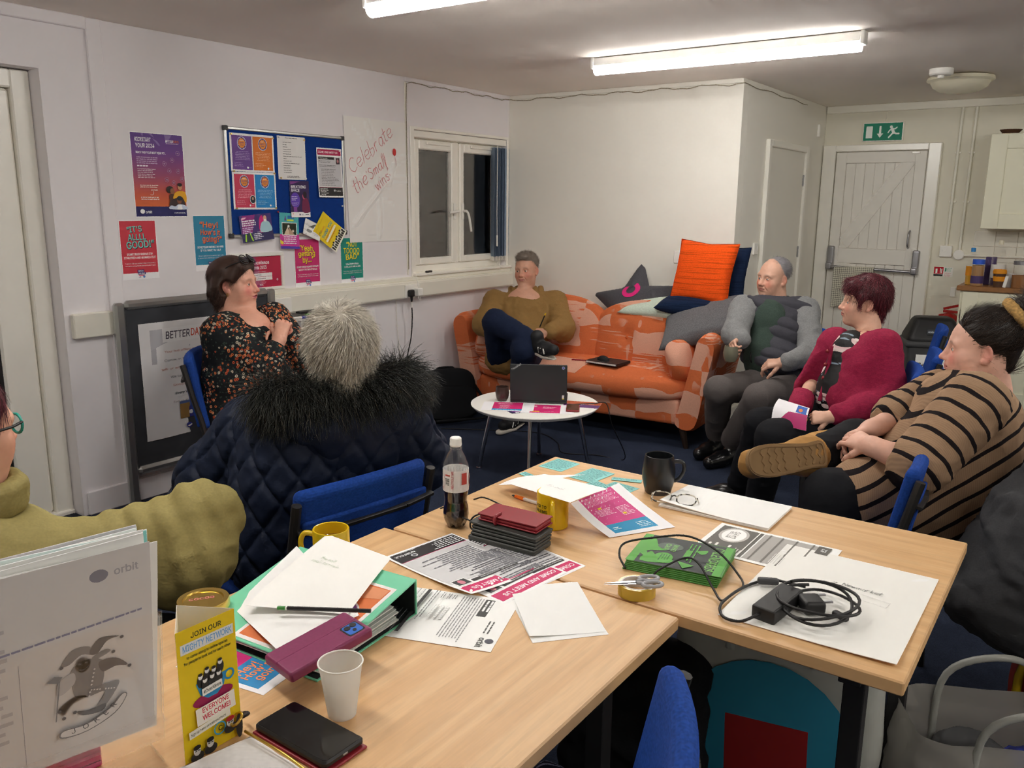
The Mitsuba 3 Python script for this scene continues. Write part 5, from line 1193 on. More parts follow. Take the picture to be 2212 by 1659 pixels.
p.disc(0.075, 0.04, 0.0075, 'b02a30', 0.004).disc(0.09, 0.02, 0.006, '2a2a2a', 0.02)
sheet(tl, 'front_panel', p, fn, m='m_tent', thick=0.0004)
for a, b in ((Q[1], Q[2]), (Q[2], Q[0])):
    fn2, L2 = face(a, b)
    q = Print(L2, H_, None); q.w, q.h = L2, H_
    sheet(tl, 'side_panel', q, fn2, m='m_white', thick=0.0004)
# leaflet stand with loose sheets
ls = thing('leaflet_stand', 'clear acrylic leaflet stand holding a thick stack of sheets, bottom left', 'leaflet stand')
LO = np.array([-1.032, 0.598, TZ])                                  # the foot at the right end
wdir = np.array([-0.21, -0.978, 0.0]); wdir = wdir / np.linalg.norm(wdir)      # along the stand, right to left as seen
bdir = np.array([-wdir[1], wdir[0], 0.0]) * -1.0                     # backwards
fdir = -bdir
up_ = np.array([0, 0, 1.0]) * math.cos(math.radians(9)) - bdir * math.sin(math.radians(9))
def lsf(off, u0=0.0, v0=0.0, rot=0.0, bend=0.0):
    """Sheets in the stand: u from the left end to the right, v up, off backwards."""
    c, s = math.cos(math.radians(rot)), math.sin(math.radians(rot))
    n = np.cross(-wdir, up_)
    def fn(u, v, l):
        a = u0 + u * c - v * s; b = v0 + u * s + v * c
        return LO + np.outer(0.225 - a, wdir) + np.outer(b, up_) + np.outer(off - 0.0 + bend * np.clip((b - 0.2) / 0.12, 0, 1) ** 2, bdir) + np.outer(l, n) + [0, 0, 0.062]
    return fn
mat('m_sheetgrey', 'c9c6c9', 0.7, 0.2)
for i in range(12):
    q = Print(0.212, 0.298, None, sub=0.05); q.w, q.h = 0.212, 0.298
    sheet(ls, 'sheet', q, lsf(0.008 + i * 0.0032, 0.008 - 0.001 * (i % 4), 0.012 + 0.004 * ((i * 7) % 5) * 0.6, (i * 13 % 7 - 3) * 0.5, 0.004 + 0.001 * i), m=['m_paper', 'm_paper', 'm_paper', 'm_sheetgrey', 'm_teal', 'm_paper'][i % 6], thick=0.0012)
p = Print(0.21, 0.297, 'cfcccd', sub=0.04)
p.disc(0.145, 0.266, 0.0115, '84828e', 0.009).text('orbit', 0.163, 0.262, 0.0105, 'a5a3aa', True)
p.lines(0.004, 0.235, 0.035, 14, 0.0135, 'b3b0b4', 0.4).rect(0.046, 0.0, 0.0006, 0.17, '9a98a2')
p.lines(0.01, 0.188, 0.19, 1, 0.006, '8a88a0', 0.5, 0.02, rot=3)
GJ, GD = '7f7e82', '5c5b60'
J = lambda pts, c_: p.poly(spl([(x_ * 0.0095 + 0.075, y_ * 0.0095 + 0.06) for x_, y_ in pts], 4, True), c_)
J([(2, 9.5), (3.5, 11.4), (5.6, 11.2), (6.2, 9.6), (4.6, 10.2), (3, 9.2)], GJ); J([(5.6, 10.2), (7, 12), (9.6, 11.4), (8, 11.2), (6.6, 9.6)], GD); J([(5.9, 9.2), (7.6, 9.9), (8.4, 9.4), (6.8, 8.8)], GJ)
J([(3.2, 8.2), (5, 9.2), (7.2, 8.4), (7.4, 6), (6.6, 3.6), (3.8, 3.4), (3.2, 5.6)], GJ); J([(6.8, 8.2), (9, 8), (10.6, 6.2), (9, 6.6), (7.2, 6.4)], GD); J([(3.4, 7.8), (1.6, 7), (1.2, 5), (2.2, 4.9), (3.6, 6.2)], 'b7b5b8')
J([(4.6, 4), (8.8, 4.2), (9.2, 3.2), (7.4, 0.6), (6.2, 0.8), (7.4, 3), (5, 3)], GJ); J([(5.2, 0.8), (7.4, 0.9), (6.8, -0.2), (4.4, 0.2), (3.6, 1.2)], GD); J([(3.4, 3.8), (1.4, 2.6), (2, 1.2), (3.2, 2.6), (5, 3.2)], GD)
p.disc(0.12, 0.142, 0.0095, 'd5d3d4', 0.012).rect(0.114, 0.143, 0.004, 0.0016, GD).rect(0.122, 0.143, 0.004, 0.0016, GD).stroke(spl([(0.115, 0.136), (0.12, 0.134), (0.126, 0.137)], 3), 0.0012, GD)
for x_, y_ in ((2, 9.2), (9.9, 11.2), (8.7, 9.2), (10.8, 6), (1.4, 2.3), (1.9, 0.9), (3.3, 1.3)): p.disc(x_ * 0.0095 + 0.075, y_ * 0.0095 + 0.06, 0.0025, GD)
for i in range(9): p.disc(0.133 - 0.003 * i * 0.4, 0.13 - i * 0.0055, 0.0013, 'd0ced0').disc(0.128 + i * 0.0035, 0.099 - 0.001 * i, 0.0012, 'd0ced0')
p.stroke([(0.083, 0.07), (0.09, 0.13)], 0.0016, GJ).poly([(0.075, 0.134), (0.088, 0.128), (0.094, 0.136), (0.084, 0.14)], GJ)
p.poly(spl([(0.09, 0.052), (0.12, 0.05), (0.15, 0.062), (0.166, 0.078), (0.172, 0.072), (0.156, 0.05), (0.12, 0.037), (0.088, 0.04)], 4, True), GJ).poly(spl([(0.0915, 0.0505), (0.12, 0.0485), (0.15, 0.0605), (0.166, 0.0765), (0.1705, 0.0717), (0.155, 0.0515), (0.12, 0.0385), (0.0895, 0.0415)], 4, True), 'cfcccd')
for i, (c_, x_, y_) in enumerate((('J', 0.1, 0.0415), ('O', 0.115, 0.0415), ('K', 0.13, 0.045), ('E', 0.143, 0.051), ('R', 0.154, 0.059))): p.text(c_, x_, y_, 0.008, GD, rot=8 + i * 9)
sheet(ls, 'front_sheet', p, lsf(0.0045, 0.006, 0.012, 0, 0.003), m='m_paper', pm='m_print')
fw = lsf(-0.002)
def slab(u0, u1, v0, v1, o0, o1):
    pts = []
    for o in (o0, o1):
        f = lsf(o)
        pts += [f(np.array([a]), np.array([b]), np.zeros(1))[0] for a, b in ((u0, v0), (u1, v0), (u1, v1), (u0, v1))]
    return tm(m3.Manifold.hull_points(np.array(pts)))
scene['m_acrylic'] = {'type': 'thindielectric', 'int_ior': 1.3}
part(ls, 'front_panel', slab(-0.002, 0.228, 0.0, 0.2, 0.0, 0.0025), 'm_acrylic')
part(ls, 'back_panel', slab(-0.002, 0.228, -0.06, 0.22, 0.055, 0.0575), 'm_acrylic')
part(ls, 'side_panel', slab(0.226, 0.2285, -0.06, 0.19, 0.0025, 0.055), 'm_acrylic')
part(ls, 'base', slab(-0.002, 0.228, -0.062, -0.058, -0.02, 0.0575), 'm_acrylic')
part(ls, 'ledge', slab(0.02, 0.225, 0.0, 0.03, -0.022, -0.0005), 'm_acrylic')
k = thing('box', 'magenta box standing behind the leaflet stand', 'box')
mat('m_magenta', 'b01f60', 0.4, 0.4)
put(k, mv(cbs(0.03, 0.12, 0.1, 0.002), (-1.135, 0.49, 0.801), rz=-12), 'm_magenta')
for i, (x_, y_, a) in enumerate(((-0.985, 0.545, 30), (-0.94, 0.60, 10))):
    k = thing('paper_sheet', ['white sheet corner at the foot of the leaflet stand, bottom edge', 'second white sheet corner at the bottom edge beside the pouch'][i], 'paper')
    q = Print(0.12, 0.1, None); q.w, q.h = 0.12, 0.1
    eu, ev = dirs(a)
    sheet(k, 'sheet', q, flat(np.array([x_, y_, 0.7506 + i * 0.0006]) - eu * 0.05 - ev * 0.07, eu, ev), top=True, nu=3)
# phone on its dark red case
ph = thing('smartphone', 'black smartphone lying face up on a dark red case, near table', 'phone')
PH = pose((-0.912, 0.764, TZ + 0.012), -1)
part(ph, 'back_cover', rb(0.168, 0.084, 0.005, 0.0024, 10, (0.003, -0.002, -0.0092)).apply_transform(PH), 'm_redleather', 40)
part(ph, 'case', rplate(0.163, 0.08, 0.011, 0.009, 0.003).apply_translation([0, 0, -0.006]).apply_transform(PH), 'm_black', 30)
mat('m_screen', '06070a', 0.06, 0.6)
part(ph, 'screen', rplate(0.156, 0.073, 0.0006, 0.007, 0.0002).apply_translation([0, 0, 0.005]).apply_transform(PH), 'm_screen')
part(ph, 'port', cbs(0.001, 0.009, 0.003, 0.0004, (0.0815, 0, -0.0005)).apply_transform(PH), 'm_steel')
# pale pouch with gold zip
po = thing('pouch', 'pale grey pouch with a gold zip and ring, bottom edge of the near table', 'pouch')
fab('m_pouch', 'c9c6c4', 160, 0.12)
pm_ = pillow(0.15, 0.12, 0.035, 20, 0.5, seed=4)
part(po, 'body', mv(pm_, (-0.905, 0.645, 0.769), rz=-3, rx=-6), 'm_pouch', True)
part(po, 'zip', tube(spl([(-0.978, 0.698, 0.775), (-0.94, 0.69, 0.784), (-0.88, 0.688, 0.785), (-0.83, 0.69, 0.776)], 6), 0.0022, 8), 'm_gold', True)
part(po, 'ring', mv(tube([(0.0105 * math.cos(t), 0.0105 * math.sin(t), 0) for t in np.linspace(0, 2 * np.pi, 26, endpoint=False)], 0.0022, 8, True), (-1.0, 0.7, 0.786), rx=35, ry=-20), 'm_gold', True)
part(po, 'toggle', tube(spl([(-1.0, 0.712, 0.784), (-1.012, 0.73, 0.775), (-1.03, 0.735, 0.766)], 4), 0.003, 8), 'm_black', True)

# ---------------------------------------------------------------- on the coffee table
lp = thing('laptop', 'dark open laptop seen from behind on the coffee table', 'laptop')
mat('m_laptop', '2b2e2f', 0.55, 0.35)
LP = pose((-2.62, 4.0, CZ + 0.001), 30)
part(lp, 'base', cb(-0.165, 0.165, 0.0, 0.225, 0, 0.017, 0.003).apply_transform(LP), 'm_laptop')
lid = pose((0, 0.002, 0.016), rx=9)
part(lp, 'lid', cb(-0.165, 0.165, -0.007, 0, 0, 0.225, 0.003).apply_transform(lid).apply_transform(LP), 'm_laptop')
part(lp, 'keyboard', cb(-0.14, 0.14, 0.02, 0.12, 0.0165, 0.0185, 0.001).apply_transform(LP), 'm_black')
p = Print(0.33, 0.225, None)
p.text('ThinkPad', 0.012, 0.185, 0.011, 'b8bcbc', True, rot=35).disc(0.308, 0.208, 0.009, 'a6acd0').disc(0.308, 0.208, 0.006, '5a62a0').rect(0.302, 0.014, 0.012, 0.026, 'd8d8d4').rect(0.302, 0.014, 0.012, 0.006, 'c9b838')
msh, col = p.mesh(flat((-0.165, -0.0073, 0), (1, 0, 0), (0, 0, 1))); part(lp, 'stickers', msh.apply_transform(lid).apply_transform(LP), 'm_print', color=col)
k = mug('mug', 'brown cup on the coffee table', -2.83, 3.93, [(0, 0), (0.026, 0), (0.036, 0.02), (0.041, 0.05), (0.037, 0.085), (0.034, 0.085), (0.037, 0.05), (0.03, 0.006), (0, 0.006)], mat('m_brownmug', '40302c', 0.25, 0.5), None, z=CZ)
def tleaf(label, x, y, deg, kind, z):
    k = thing('leaflet', label, 'leaflet', None)
    w_, h_ = (0.297, 0.21) if kind < 2 else (0.21, 0.148)
    p = Print(w_, h_, 'ecebee')
    if kind == 0: p.rect(0.06, 0.045, 0.17, 0.155, 'c92a6c').rect(0.06, 0.01, 0.17, 0.035, '2f86bd').lines(0.085, 0.18, 0.11, 4, 0.009, 'f2bcd4').lines(0.1, 0.13, 0.07, 4, 0.009, 'f2bcd4').lines(0.1, 0.085, 0.07, 4, 0.009, 'f2bcd4').lines(0.08, 0.03, 0.14, 1, 0.012, 'dcecf6')
    elif kind == 1: p.rect(0.05, 0.01, 0.17, 0.19, 'c92a6c').lines(0.065, 0.17, 0.03, 3, 0.014, 'f2d4e2').lines(0.12, 0.15, 0.08, 5, 0.01, 'f2bcd4').rect(0.065, 0.03, 0.04, 0.02, 'e0b03a').lines(0.13, 0.04, 0.07, 1, 0.012, 'f2bcd4')
    elif kind == 2: p.rect(0, 0, w_, h_, '2c2348').rect(0.02, 0.03, 0.11, 0.06, '6a2a7a').lines(0.02, 0.12, 0.16, 3, 0.014, 'cfc8dc').rect(0.03, 0.01, 0.07, 0.02, 'd8d6dc')
    else: p.rect(0, 0, w_, h_ * 0.5, '5a3566').rect(0, h_ * 0.5, w_, h_ * 0.5, 'b2583a').stroke(spl([(0.09, 0.05), (0.13, 0.09), (0.17, 0.085)], 5), 0.005, 'e4dce6')
    eu, ev = dirs(deg)
    sheet(k, 'sheet', p, flat(np.array([x, y, z]) - eu * w_ / 2 - ev * h_ / 2, eu, ev), top=True)
tleaf('white leaflet with a pink and blue block at the near left of the coffee table', -2.715, 3.83, 31, 0, CZ + 0.0016)
tleaf('dark purple leaflet under the pink and blue one on the coffee table', -2.61, 3.83, 60, 2, CZ + 0.0006)
tleaf('pink leaflet between the laptop and the phone on the coffee table', -2.5, 3.915, 30, 1, CZ + 0.0012)
tleaf('pink and blue leaflet behind the laptop beside the brown cup on the coffee table', -2.765, 4.14, 60, 0, CZ + 0.0004)
tleaf('purple and orange leaflet at the right edge of the coffee table', -2.4, 4.13, 20, 3, CZ + 0.0004)
k = thing('smartphone', 'dark red phone lying on the coffee table beside the laptop', 'phone')
part(k, 'case', rplate(0.15, 0.075, 0.011, 0.008, 0.003).apply_transform(pose((-2.385, 4.0, CZ + 0.002), 120)), 'm_redleather', 30)
part(k, 'screen', rplate(0.143, 0.069, 0.0008, 0.006, 0.0002).apply_transform(pose((-2.385, 4.0, CZ + 0.0128), 120)), 'm_screen')
k = thing('cable', 'thin black laptop lead running off the right edge of the coffee table to the carpet', 'cable')
put(k, tube(spl([(-2.42, 4.06, CZ + 0.012), (-2.35, 4.17, CZ + 0.006), (-2.29, 4.22, CZ + 0.004), (-2.26, 4.24, 0.3), (-2.3, 4.5, 0.02), (-2.5, 4.5, 0.006), (-2.7, 4.42, 0.005), (-2.86, 4.6, 0.005), (-3.1, 4.72, 0.005), (-3.45, 4.55, 0.005), (-3.7, 4.4, 0.005)], 8), 0.003, 6), 'm_black', True)
# on the sofa seat: notebook, mouse, pen
nb = thing('notebook', 'black notebook lying on the sofa seat under the computer mouse', 'notebook')
NP = pose((-2.73, 5.03, 0.495), -4)
part(nb, 'cover', cat(cbs(0.25, 0.18, 0.003, 0.001, (0, 0, 0.017)), cbs(0.25, 0.18, 0.003, 0.001, (0, 0, 0.0015)), cbs(0.003, 0.18, 0.018, 0.001, (0.124, 0, 0.009))).apply_transform(NP), 'm_black')
part(nb, 'pages', cbs(0.24, 0.172, 0.013, 0.001, (-0.002, 0, 0.0092)).apply_transform(NP), 'm_paper')
ms = thing('computer_mouse', 'black computer mouse on the notebook on the sofa', 'computer mouse')
mm = trimesh.creation.icosphere(3, 1.0); mm.vertices *= [0.033, 0.052, 0.03]; mm.vertices[:, 2] = np.maximum(mm.vertices[:, 2], 0)
put(ms, mv(mm, (-2.76, 5.02, 0.514), rz=70), 'm_matblack', True)
k = thing('pen', 'dark pen lying on the sofa seat beside the notebook', 'pen')
put(k, tube([(-3.0, 5.0, 0.493), (-2.9, 5.03, 0.493)], 0.005, 8), 'm_redleather', True)
# ---------------------------------------------------------------- posters, notice board and things along the left wall
def wf(y, z, off=0.0015, rot=0.0, tilt=0.0, bend=0.0, w=0.2, h=0.3):
    """A sheet on the left wall: lower left corner (nearer the camera) at y, z; turned by rot degrees; bend lets the lower edge stand off."""
    c, s = math.cos(math.radians(rot)), math.sin(math.radians(rot))
    def fn(u, v, l):
        b = bend * np.clip(1 - v / h, 0, 1) ** 2
        return np.stack([XW + off + l + b, y + u * c - v * s, z + u * s + v * c], 1)
    return fn
def poster(name, label, p, y, z, rot=0.0, cat_='poster', off=0.0015, bend=0.0, thick=0.0004, group=None):
    k = thing(name, label, cat_, group)
    if bend: p.sub = p.sub or 0.03
    sheet(k, 'sheet', p, wf(y, z, off, rot, bend=bend, w=p.w, h=p.h), top=True, thick=thick)
    return k
# large purple and orange poster
p = Print(0.297, 0.42, 'f0eef0')
p.vgrad(0.004, 0.052, 0.289, 0.364, [(0, 'd0683a'), (0.18, 'bf5540'), (0.45, '92476a'), (0.75, '6a3f86'), (1, '573a80')]).rect(0.004, 0.004, 0.289, 0.05, '24225a')
for q in ([(.1, .416), (.12, .416), (.135, .395)], [(.19, .416), (.235, .416), (.2, .37)], [(.12, .395), (.15, .38), (.165, .36), (.155, .358)], [(.06, .416), (.07, .395), (.075, .416)]): p.poly(q, '7f6a9e')
p.text('KICKSTART', 0.024, 0.375, 0.019, 'f4f0f4', True, width=0.088, shear=0.12).text('YOUR 2024', 0.026, 0.346, 0.019, 'f4f0f4', True, width=0.105, shear=0.06).text('MAKE THIS YOUR BEST YEAR YET.', 0.026, 0.316, 0.0105, 'f4f0f4', True, width=0.165, shear=0.08)
p.text('BETTER', 0.195, 0.377, 0.011, 'f4f0f4', True, width=0.045).text('DAYS', 0.241, 0.377, 0.011, 'd0683a', True, width=0.032).lines(0.197, 0.37, 0.072, 1, 0.005, 'd8c8d8', 0.5, 0.02)
p.lines(0.028, 0.295, 0.12, 4, 0.0095, 'b79abc', 0.5, 0.1).lines(0.028, 0.252, 0.06, 1, 0.011, 'e8dce8', 0.6, 0.05).lines(0.028, 0.238, 0.105, 3, 0.008, 'd8c0cc', 0.45, 0.2).lines(0.028, 0.212, 0.1, 3, 0.008, 'd8c0cc', 0.45, 0.2).lines(0.036, 0.158, 0.1, 2, 0.009, 'ecd4cc', 0.45, 0.05).lines(0.036, 0.098, 0.105, 2, 0.0095, 'ecd4cc', 0.45, 0.05)
p.text('SCAN ME', 0.094, 0.134, 0.006, 'f0dcd4', True).stroke(spl([(0.107, 0.13), (0.106, 0.116), (0.098, 0.112), (0.088, 0.114)], 4), 0.002, 'f0dcd4')
for x_, y_ in ((.18, .27), (.225, .29), (.26, .325), (.205, .235), (.255, .235), (.187, .19), (.275, .195), (.225, .175)): p.ring(x_, y_, 0.012, 0.0016, 'a98aa8').rect(x_ - 0.005, y_ - 0.004, 0.01, 0.008, 'a07f9f')
# a group of three people, printed
p.disc(0.2, 0.14, 0.021, '2c211f', 0.018).disc(0.213, 0.132, 0.0125, '8a5a40', 0.016).poly(spl([(.195, .115), (.225, .112), (.235, .07), (.2, .07)], 3, True), '4e3026').poly(spl([(.215, .1), (.235, .13), (.285, .13), (.292, .08), (.25, .07), (.225, .075)], 3, True), 'e0a224').disc(0.258, 0.155, 0.0125, 'c08a64', 0.017).disc(0.258, 0.166, 0.0135, '221a1a', 0.009)
p.poly(spl([(.19, .06), (.2, .085), (.24, .1), (.27, .1), (.285, .06), (.26, .045), (.2, .044)], 3, True), '3a2c2c').disc(0.25, 0.085, 0.014, '7a4a34', 0.017).disc(0.252, 0.097, 0.016, '1e2228', 0.012).poly(spl([(.19, .042), (.2, .06), (.225, .055), (.24, .065), (.265, .065), (.288, .058), (.29, .04)], 3, True), 'c6d0e4').poly([(.235, .04), (.24, .064), (.262, .064), (.265, .04)], 'f0f0f2')
p.disc(0.036, 0.03, 0.0125, 'f4f4f6', 0.0115).text('orbit', 0.052, 0.021, 0.0125, 'f4f4f6', True, width=0.036).lines(0.215, 0.02, 0.065, 1, 0.007, 'e4e4ee', 0.45, 0.02)
poster('poster', 'large purple to orange poster headed Kickstart your 2024', p, 2.443, 1.474)
PAL = dict(red='c23a48', teal='2f7f9f', pink='c2316c', green='1f8576')
def talk(bg, big, bc, sh, small, sizes, w=0.2, h=0.297):
    p = Print(w, h, 'f1f0f2')
    p.rect(0.003, 0.032, w - 0.006, h - 0.035, bg)
    for (s, x_, y_, hh, wd, sk, rot) in big:
        for o in (0.003, 0.0015): p.text(s, x_ + o, y_ - o, hh, sh, True, width=wd, shear=sk, rot=rot)
        p.text(s, x_, y_, hh, bc, True, width=wd, shear=sk, rot=rot)
    y_ = 0.122
    for s in small:
        p.text(s, w / 2, y_, 0.0105, 'f4f2f4', True, align='c', width=sizes[small.index(s)]); y_ -= 0.0175
    p.text('Time to Talk Day is the perfect opportunity', w / 2, 0.078, 0.006, 'eee4ea', align='c', width=0.165).text('to start a conversation about mental health', w / 2, 0.066, 0.006, 'eee4ea', align='c', width=0.165)
    p.rect(w / 2 - 0.02, 0.036, 0.036, 0.0125, '3a2a6a').text('time to', w / 2 - 0.016, 0.039, 0.007, 'f2eef2', True, width=0.028).rect(w / 2 - 0.018, 0.024, 0.042, 0.012, '3a2a6a').text('talk day', w / 2 - 0.015, 0.027, 0.007, 'f2eef2', True, width=0.034).rect(w / 2 - 0.014, 0.018, 0.03, 0.004, 'd2406a').lines(w / 2 - 0.016, 0.011, 0.02, 1, 0.006, '3a2a6a').disc(w / 2 + 0.014, 0.013, 0.006, '5a86c8')
    return p
g = 'Time to talk posters on the left wall'
poster('poster', "red poster reading It's alll good, below the large purple poster", talk(PAL['red'], [("\u201cIT'S", 0.038, 0.236, 0.028, 0.085, 0, 4), ('ALLLL', 0.042, 0.197, 0.03, 0.1, 0, 2), ('GOOD!\u201d', 0.03, 0.155, 0.034, 0.155, 0, 3)], '79c4bc', '2b1f28', ["SOMETIMES MEANS I'M", 'STRESSED AND BURNED OUT'], [0.14, 0.175]), 2.347, 1.163, group=g)
poster('poster', "blue poster reading Hey! How's it going?, between the purple poster and the notice board", talk(PAL['teal'], [('\u201cHey!', 0.035, 0.235, 0.03, 0.12, 0, -2), ("How's it", 0.04, 0.195, 0.028, 0.125, 0, -2), ('going?\u201d', 0.05, 0.158, 0.03, 0.125, 0, -2)], 'e8743c', '2a2a62', ["SOMETIMES MEANS I'M HERE", 'IF YOU WANT TO TALK'], [0.165, 0.13]), 2.767, 1.184, group=g)
poster('poster', 'pink poster reading Yeah, getting by, under the notice board', talk(PAL['pink'], [('\u201cYeah,', 0.03, 0.23, 0.032, 0.125, 0, -4), ('getting', 0.028, 0.193, 0.03, 0.135, 0, 0), ('by...\u201d', 0.06, 0.153, 0.032, 0.09, 0, 3)], 'f0d52c', '5c1a3c', ['SOMETIMES MEANS I WORRY', 'ABOUT PAYING MY BILLS'], [0.175, 0.15]), 3.452, 1.04, group=g, off=0.002)
poster('poster', 'green poster reading Not toooo bad, under the white flip chart sheet', talk(PAL['green'], [('\u201cNOT', 0.05, 0.238, 0.032, 0.1, 0, 0), ('TOOOO', 0.022, 0.197, 0.034, 0.145, 0, -2), ('BAD\u201d', 0.04, 0.155, 0.034, 0.125, 0, 2)], 'f0d52c', '175048', ['SOMETIMES MEANS', 'I FEEL LOST AND ALONE'], [0.115, 0.145]), 3.83, 1.038, group=g, off=0.002)
# framed award
aw = thing('award_frame', 'white framed red and purple award certificate behind the woman in the flowered dress', 'picture frame')
part(aw, 'frame', cat(cb(XW, XW + 0.016, 2.98, 3.36, 1.246, 1.268, 0.003), cb(XW, XW + 0.016, 2.98, 3.36, 1.048, 1.066, 0.003), cb(XW, XW + 0.016, 2.98, 3.0, 1.066, 1.246, 0.003), cb(XW, XW + 0.016, 3.34, 3.36, 1.066, 1.246, 0.003)), 'm_white')
p = Print(0.34, 0.18, 'b22a48')
p.poly([(0, 0), (0.16, 0), (0.1, 0.18), (0, 0.18)], '6a3f7e').poly([(0.1, 0.18), (0.16, 0), (0.2, 0), (0.16, 0.18)], '98365f').text('NHS Excellence', 0.09, 0.135, 0.019, 'f2e8ee', True, width=0.165).text('Awards 2023', 0.115, 0.107, 0.019, 'f2e8ee', True, width=0.12).text('Recognition Award', 0.14, 0.088, 0.008, 'e8ccd8', width=0.09)
for y_ in (0.066, 0.044): p.poly(sbox(0.12, y_, 0.27, y_ + 0.014).buffer(0.003), 'ece8e6').lines(0.13, y_ + 0.005, 0.1, 1, 0.009, '8a7a82')
p.lines(0.13, 0.036, 0.12, 4, 0.0055, 'd88aa0', 0.45).disc(0.31, 0.04, 0.007, 'd8a0b0').text('NHS', 0.18, 0.01, 0.009, 'f4eef2', True)
sheet(aw, 'certificate', p, wf(3.0, 1.066, 0.006), m='m_paper', pm='m_gloss')
# notice board
nbd = thing('notice_board', 'blue felt notice board with an aluminium frame on the left wall', 'notice board')
mat('m_bluefelt', lambda p_, n, uv: C('14367c') * (0.85 + 0.3 * noise(p_.x * 300, p_.y * 300, p_.z * 300)), 0.95, 0.1)
part(nbd, 'panel', cb(XW, XW + 0.012, 3.0, 3.87, 1.372, 1.95, 0.001), 'm_bluefelt')
for y0, y1, z0, z1 in ((2.988, 3.876, 1.943, 1.96), (2.988, 3.876, 1.358, 1.375), (2.988, 3.006, 1.375, 1.943), (3.858, 3.876, 1.375, 1.943)):
    part(nbd, 'frame', cb(XW, XW + 0.02, y0, y1, z0, z1, 0.004), 'm_alu')
for y_ in (2.985, 3.85):
    for z_ in (1.355, 1.936): part(nbd, 'corner_cap', cb(XW, XW + 0.022, y_, y_ + 0.03, z_, z_ + 0.028, 0.004), 'm_darkgrey')
NB = 0.0135
def badge(p, cx, cy, r):
    p.disc(cx, cy, r, 'f0ecee', r * 1.12).disc(cx, cy, r * 0.93, '4c2f78', r * 1.04).disc(cx, cy, r * 0.74, 'e08a3a', r * 0.84).lines(cx - r * 0.4, cy + r * 0.4, r * 0.8, 1, r * 0.25, 'f4e4e0', 0.5, 0.02)
    p.text('DAYS', cx, cy - r * 0.1, r * 0.3, '6a3a78', True, align='c').lines(cx - r * 0.35, cy - r * 0.4, r * 0.7, 1, r * 0.2, '7a4a70', 0.5, 0.02)
    for a in range(0, 360, 45): p.disc(cx + r * 0.84 * math.cos(math.radians(a + 20)), cy + r * 0.94 * math.sin(math.radians(a + 20)), r * 0.06, 'f0ecee')
def quad_flyer(w, h, bgs, photo=False):
    p = Print(w, h, 'f0eff0')
    hw = (w - 0.03) / 2
    for i, c_ in enumerate(bgs):
        x0 = 0.012 + i * (hw + 0.006)
        p.rect(x0, 0.01, hw, h - 0.022, c_[0])
        badge(p, x0 + hw / 2, h - 0.052, 0.031)
        p.lines(x0 + 0.012, h - 0.1, hw - 0.024, 6, 0.0085, c_[1], 0.4, 0.3, 'c').lines(x0 + 0.01, 0.045, hw * 0.6, 3, 0.0085, c_[1], 0.4)
        p.disc(x0 + hw - 0.035, 0.022, 0.006, 'f0eef0').lines(x0 + hw - 0.026, 0.021, 0.022, 1, 0.005, c_[1])
    if photo: p.disc(0.012 + hw - 0.018, 0.055, 0.02, 'f0eef0', 0.024).disc(0.012 + hw - 0.018, 0.055, 0.0175, '2c2f38', 0.021).disc(0.012 + hw - 0.018, 0.06, 0.006, 'c8a088', 0.008)
    return p
poster('flyer', 'purple and orange twin flyer at the top left of the notice board', quad_flyer(0.3, 0.206, [('6b4590', 'a58ac0'), ('d8762e', 'f0b080')]), 3.023, 1.722, 0, 'flyer', off=NB)
poster('flyer', 'red and blue twin flyer below the purple and orange one on the notice board', quad_flyer(0.3, 0.206, [('c8405c', 'ea9aac'), ('2a86c8', '8ac0e6')], True), 3.026, 1.514, 0, 'flyer', off=NB)
p = Print(0.21, 0.247, 'e3e2e0'); p.lines(0.06, 0.235, 0.09, 1, 0.008, '4a4a4a', 0.5, 0.05)
for i in range(14): p.lines(0.04, 0.21 - i * 0.0132, [0.065, 0.03, 0.035, 0.06, 0.06, 0.06, 0.14, 0.03, 0.06, 0.12, 0.055, 0.05, 0.06, 0.06][i], 1, 0.008, '6c6c6c', 0.4, 0.02)
p.lines(0.06, 0.018, 0.1, 2, 0.007, '555555', 0.45, 0.1, 'c')
poster('notice', 'typed white list pinned at the top middle of the notice board', p, 3.35, 1.687, 0, 'notice', off=NB)
p = Print(0.205, 0.297, 'efeeef', sub=0.03); p.rect(0.006, 0.255, 0.193, 0.034, 'a8234e').text('COME AND MEET US', 0.012, 0.266, 0.012, 'f2e8ec', True, width=0.16).rect(0.006, 0.01, 0.193, 0.05, '2a2829').rect(0.006, 0.06, 0.193, 0.002, 'a8234e').rect(0.008, 0.065, 0.188, 0.18, 'c4c3c6').rect(0.012, 0.229, 0.13, 0.015, '232324').lines(0.018, 0.234, 0.1, 1, 0.008, 'cccccc').rect(0.156, 0.203, 0.03, 0.038, '3a2c34').disc(0.171, 0.222, 0.008, 'b07a7e', 0.012)
p.lines(0.014, 0.218, 0.125, 2, 0.008, '6c6c70').lines(0.014, 0.192, 0.14, 2, 0.008, '6c6c70').lines(0.03, 0.168, 0.145, 11, 0.0095, '7c7c80', 0.35).lines(0.012, 0.05, 0.07, 5, 0.0085, 'd8d8d8', 0.45).disc(0.13, 0.042, 0.007, 'bcbcc0').lines(0.142, 0.038, 0.045, 1, 0.009, 'd8d8d8', 0.5)
poster('flyer', 'white flyer headed Come and meet us at the right of the notice board', p, 3.645, 1.587, 0, 'flyer', off=NB + 0.003, bend=0.012)
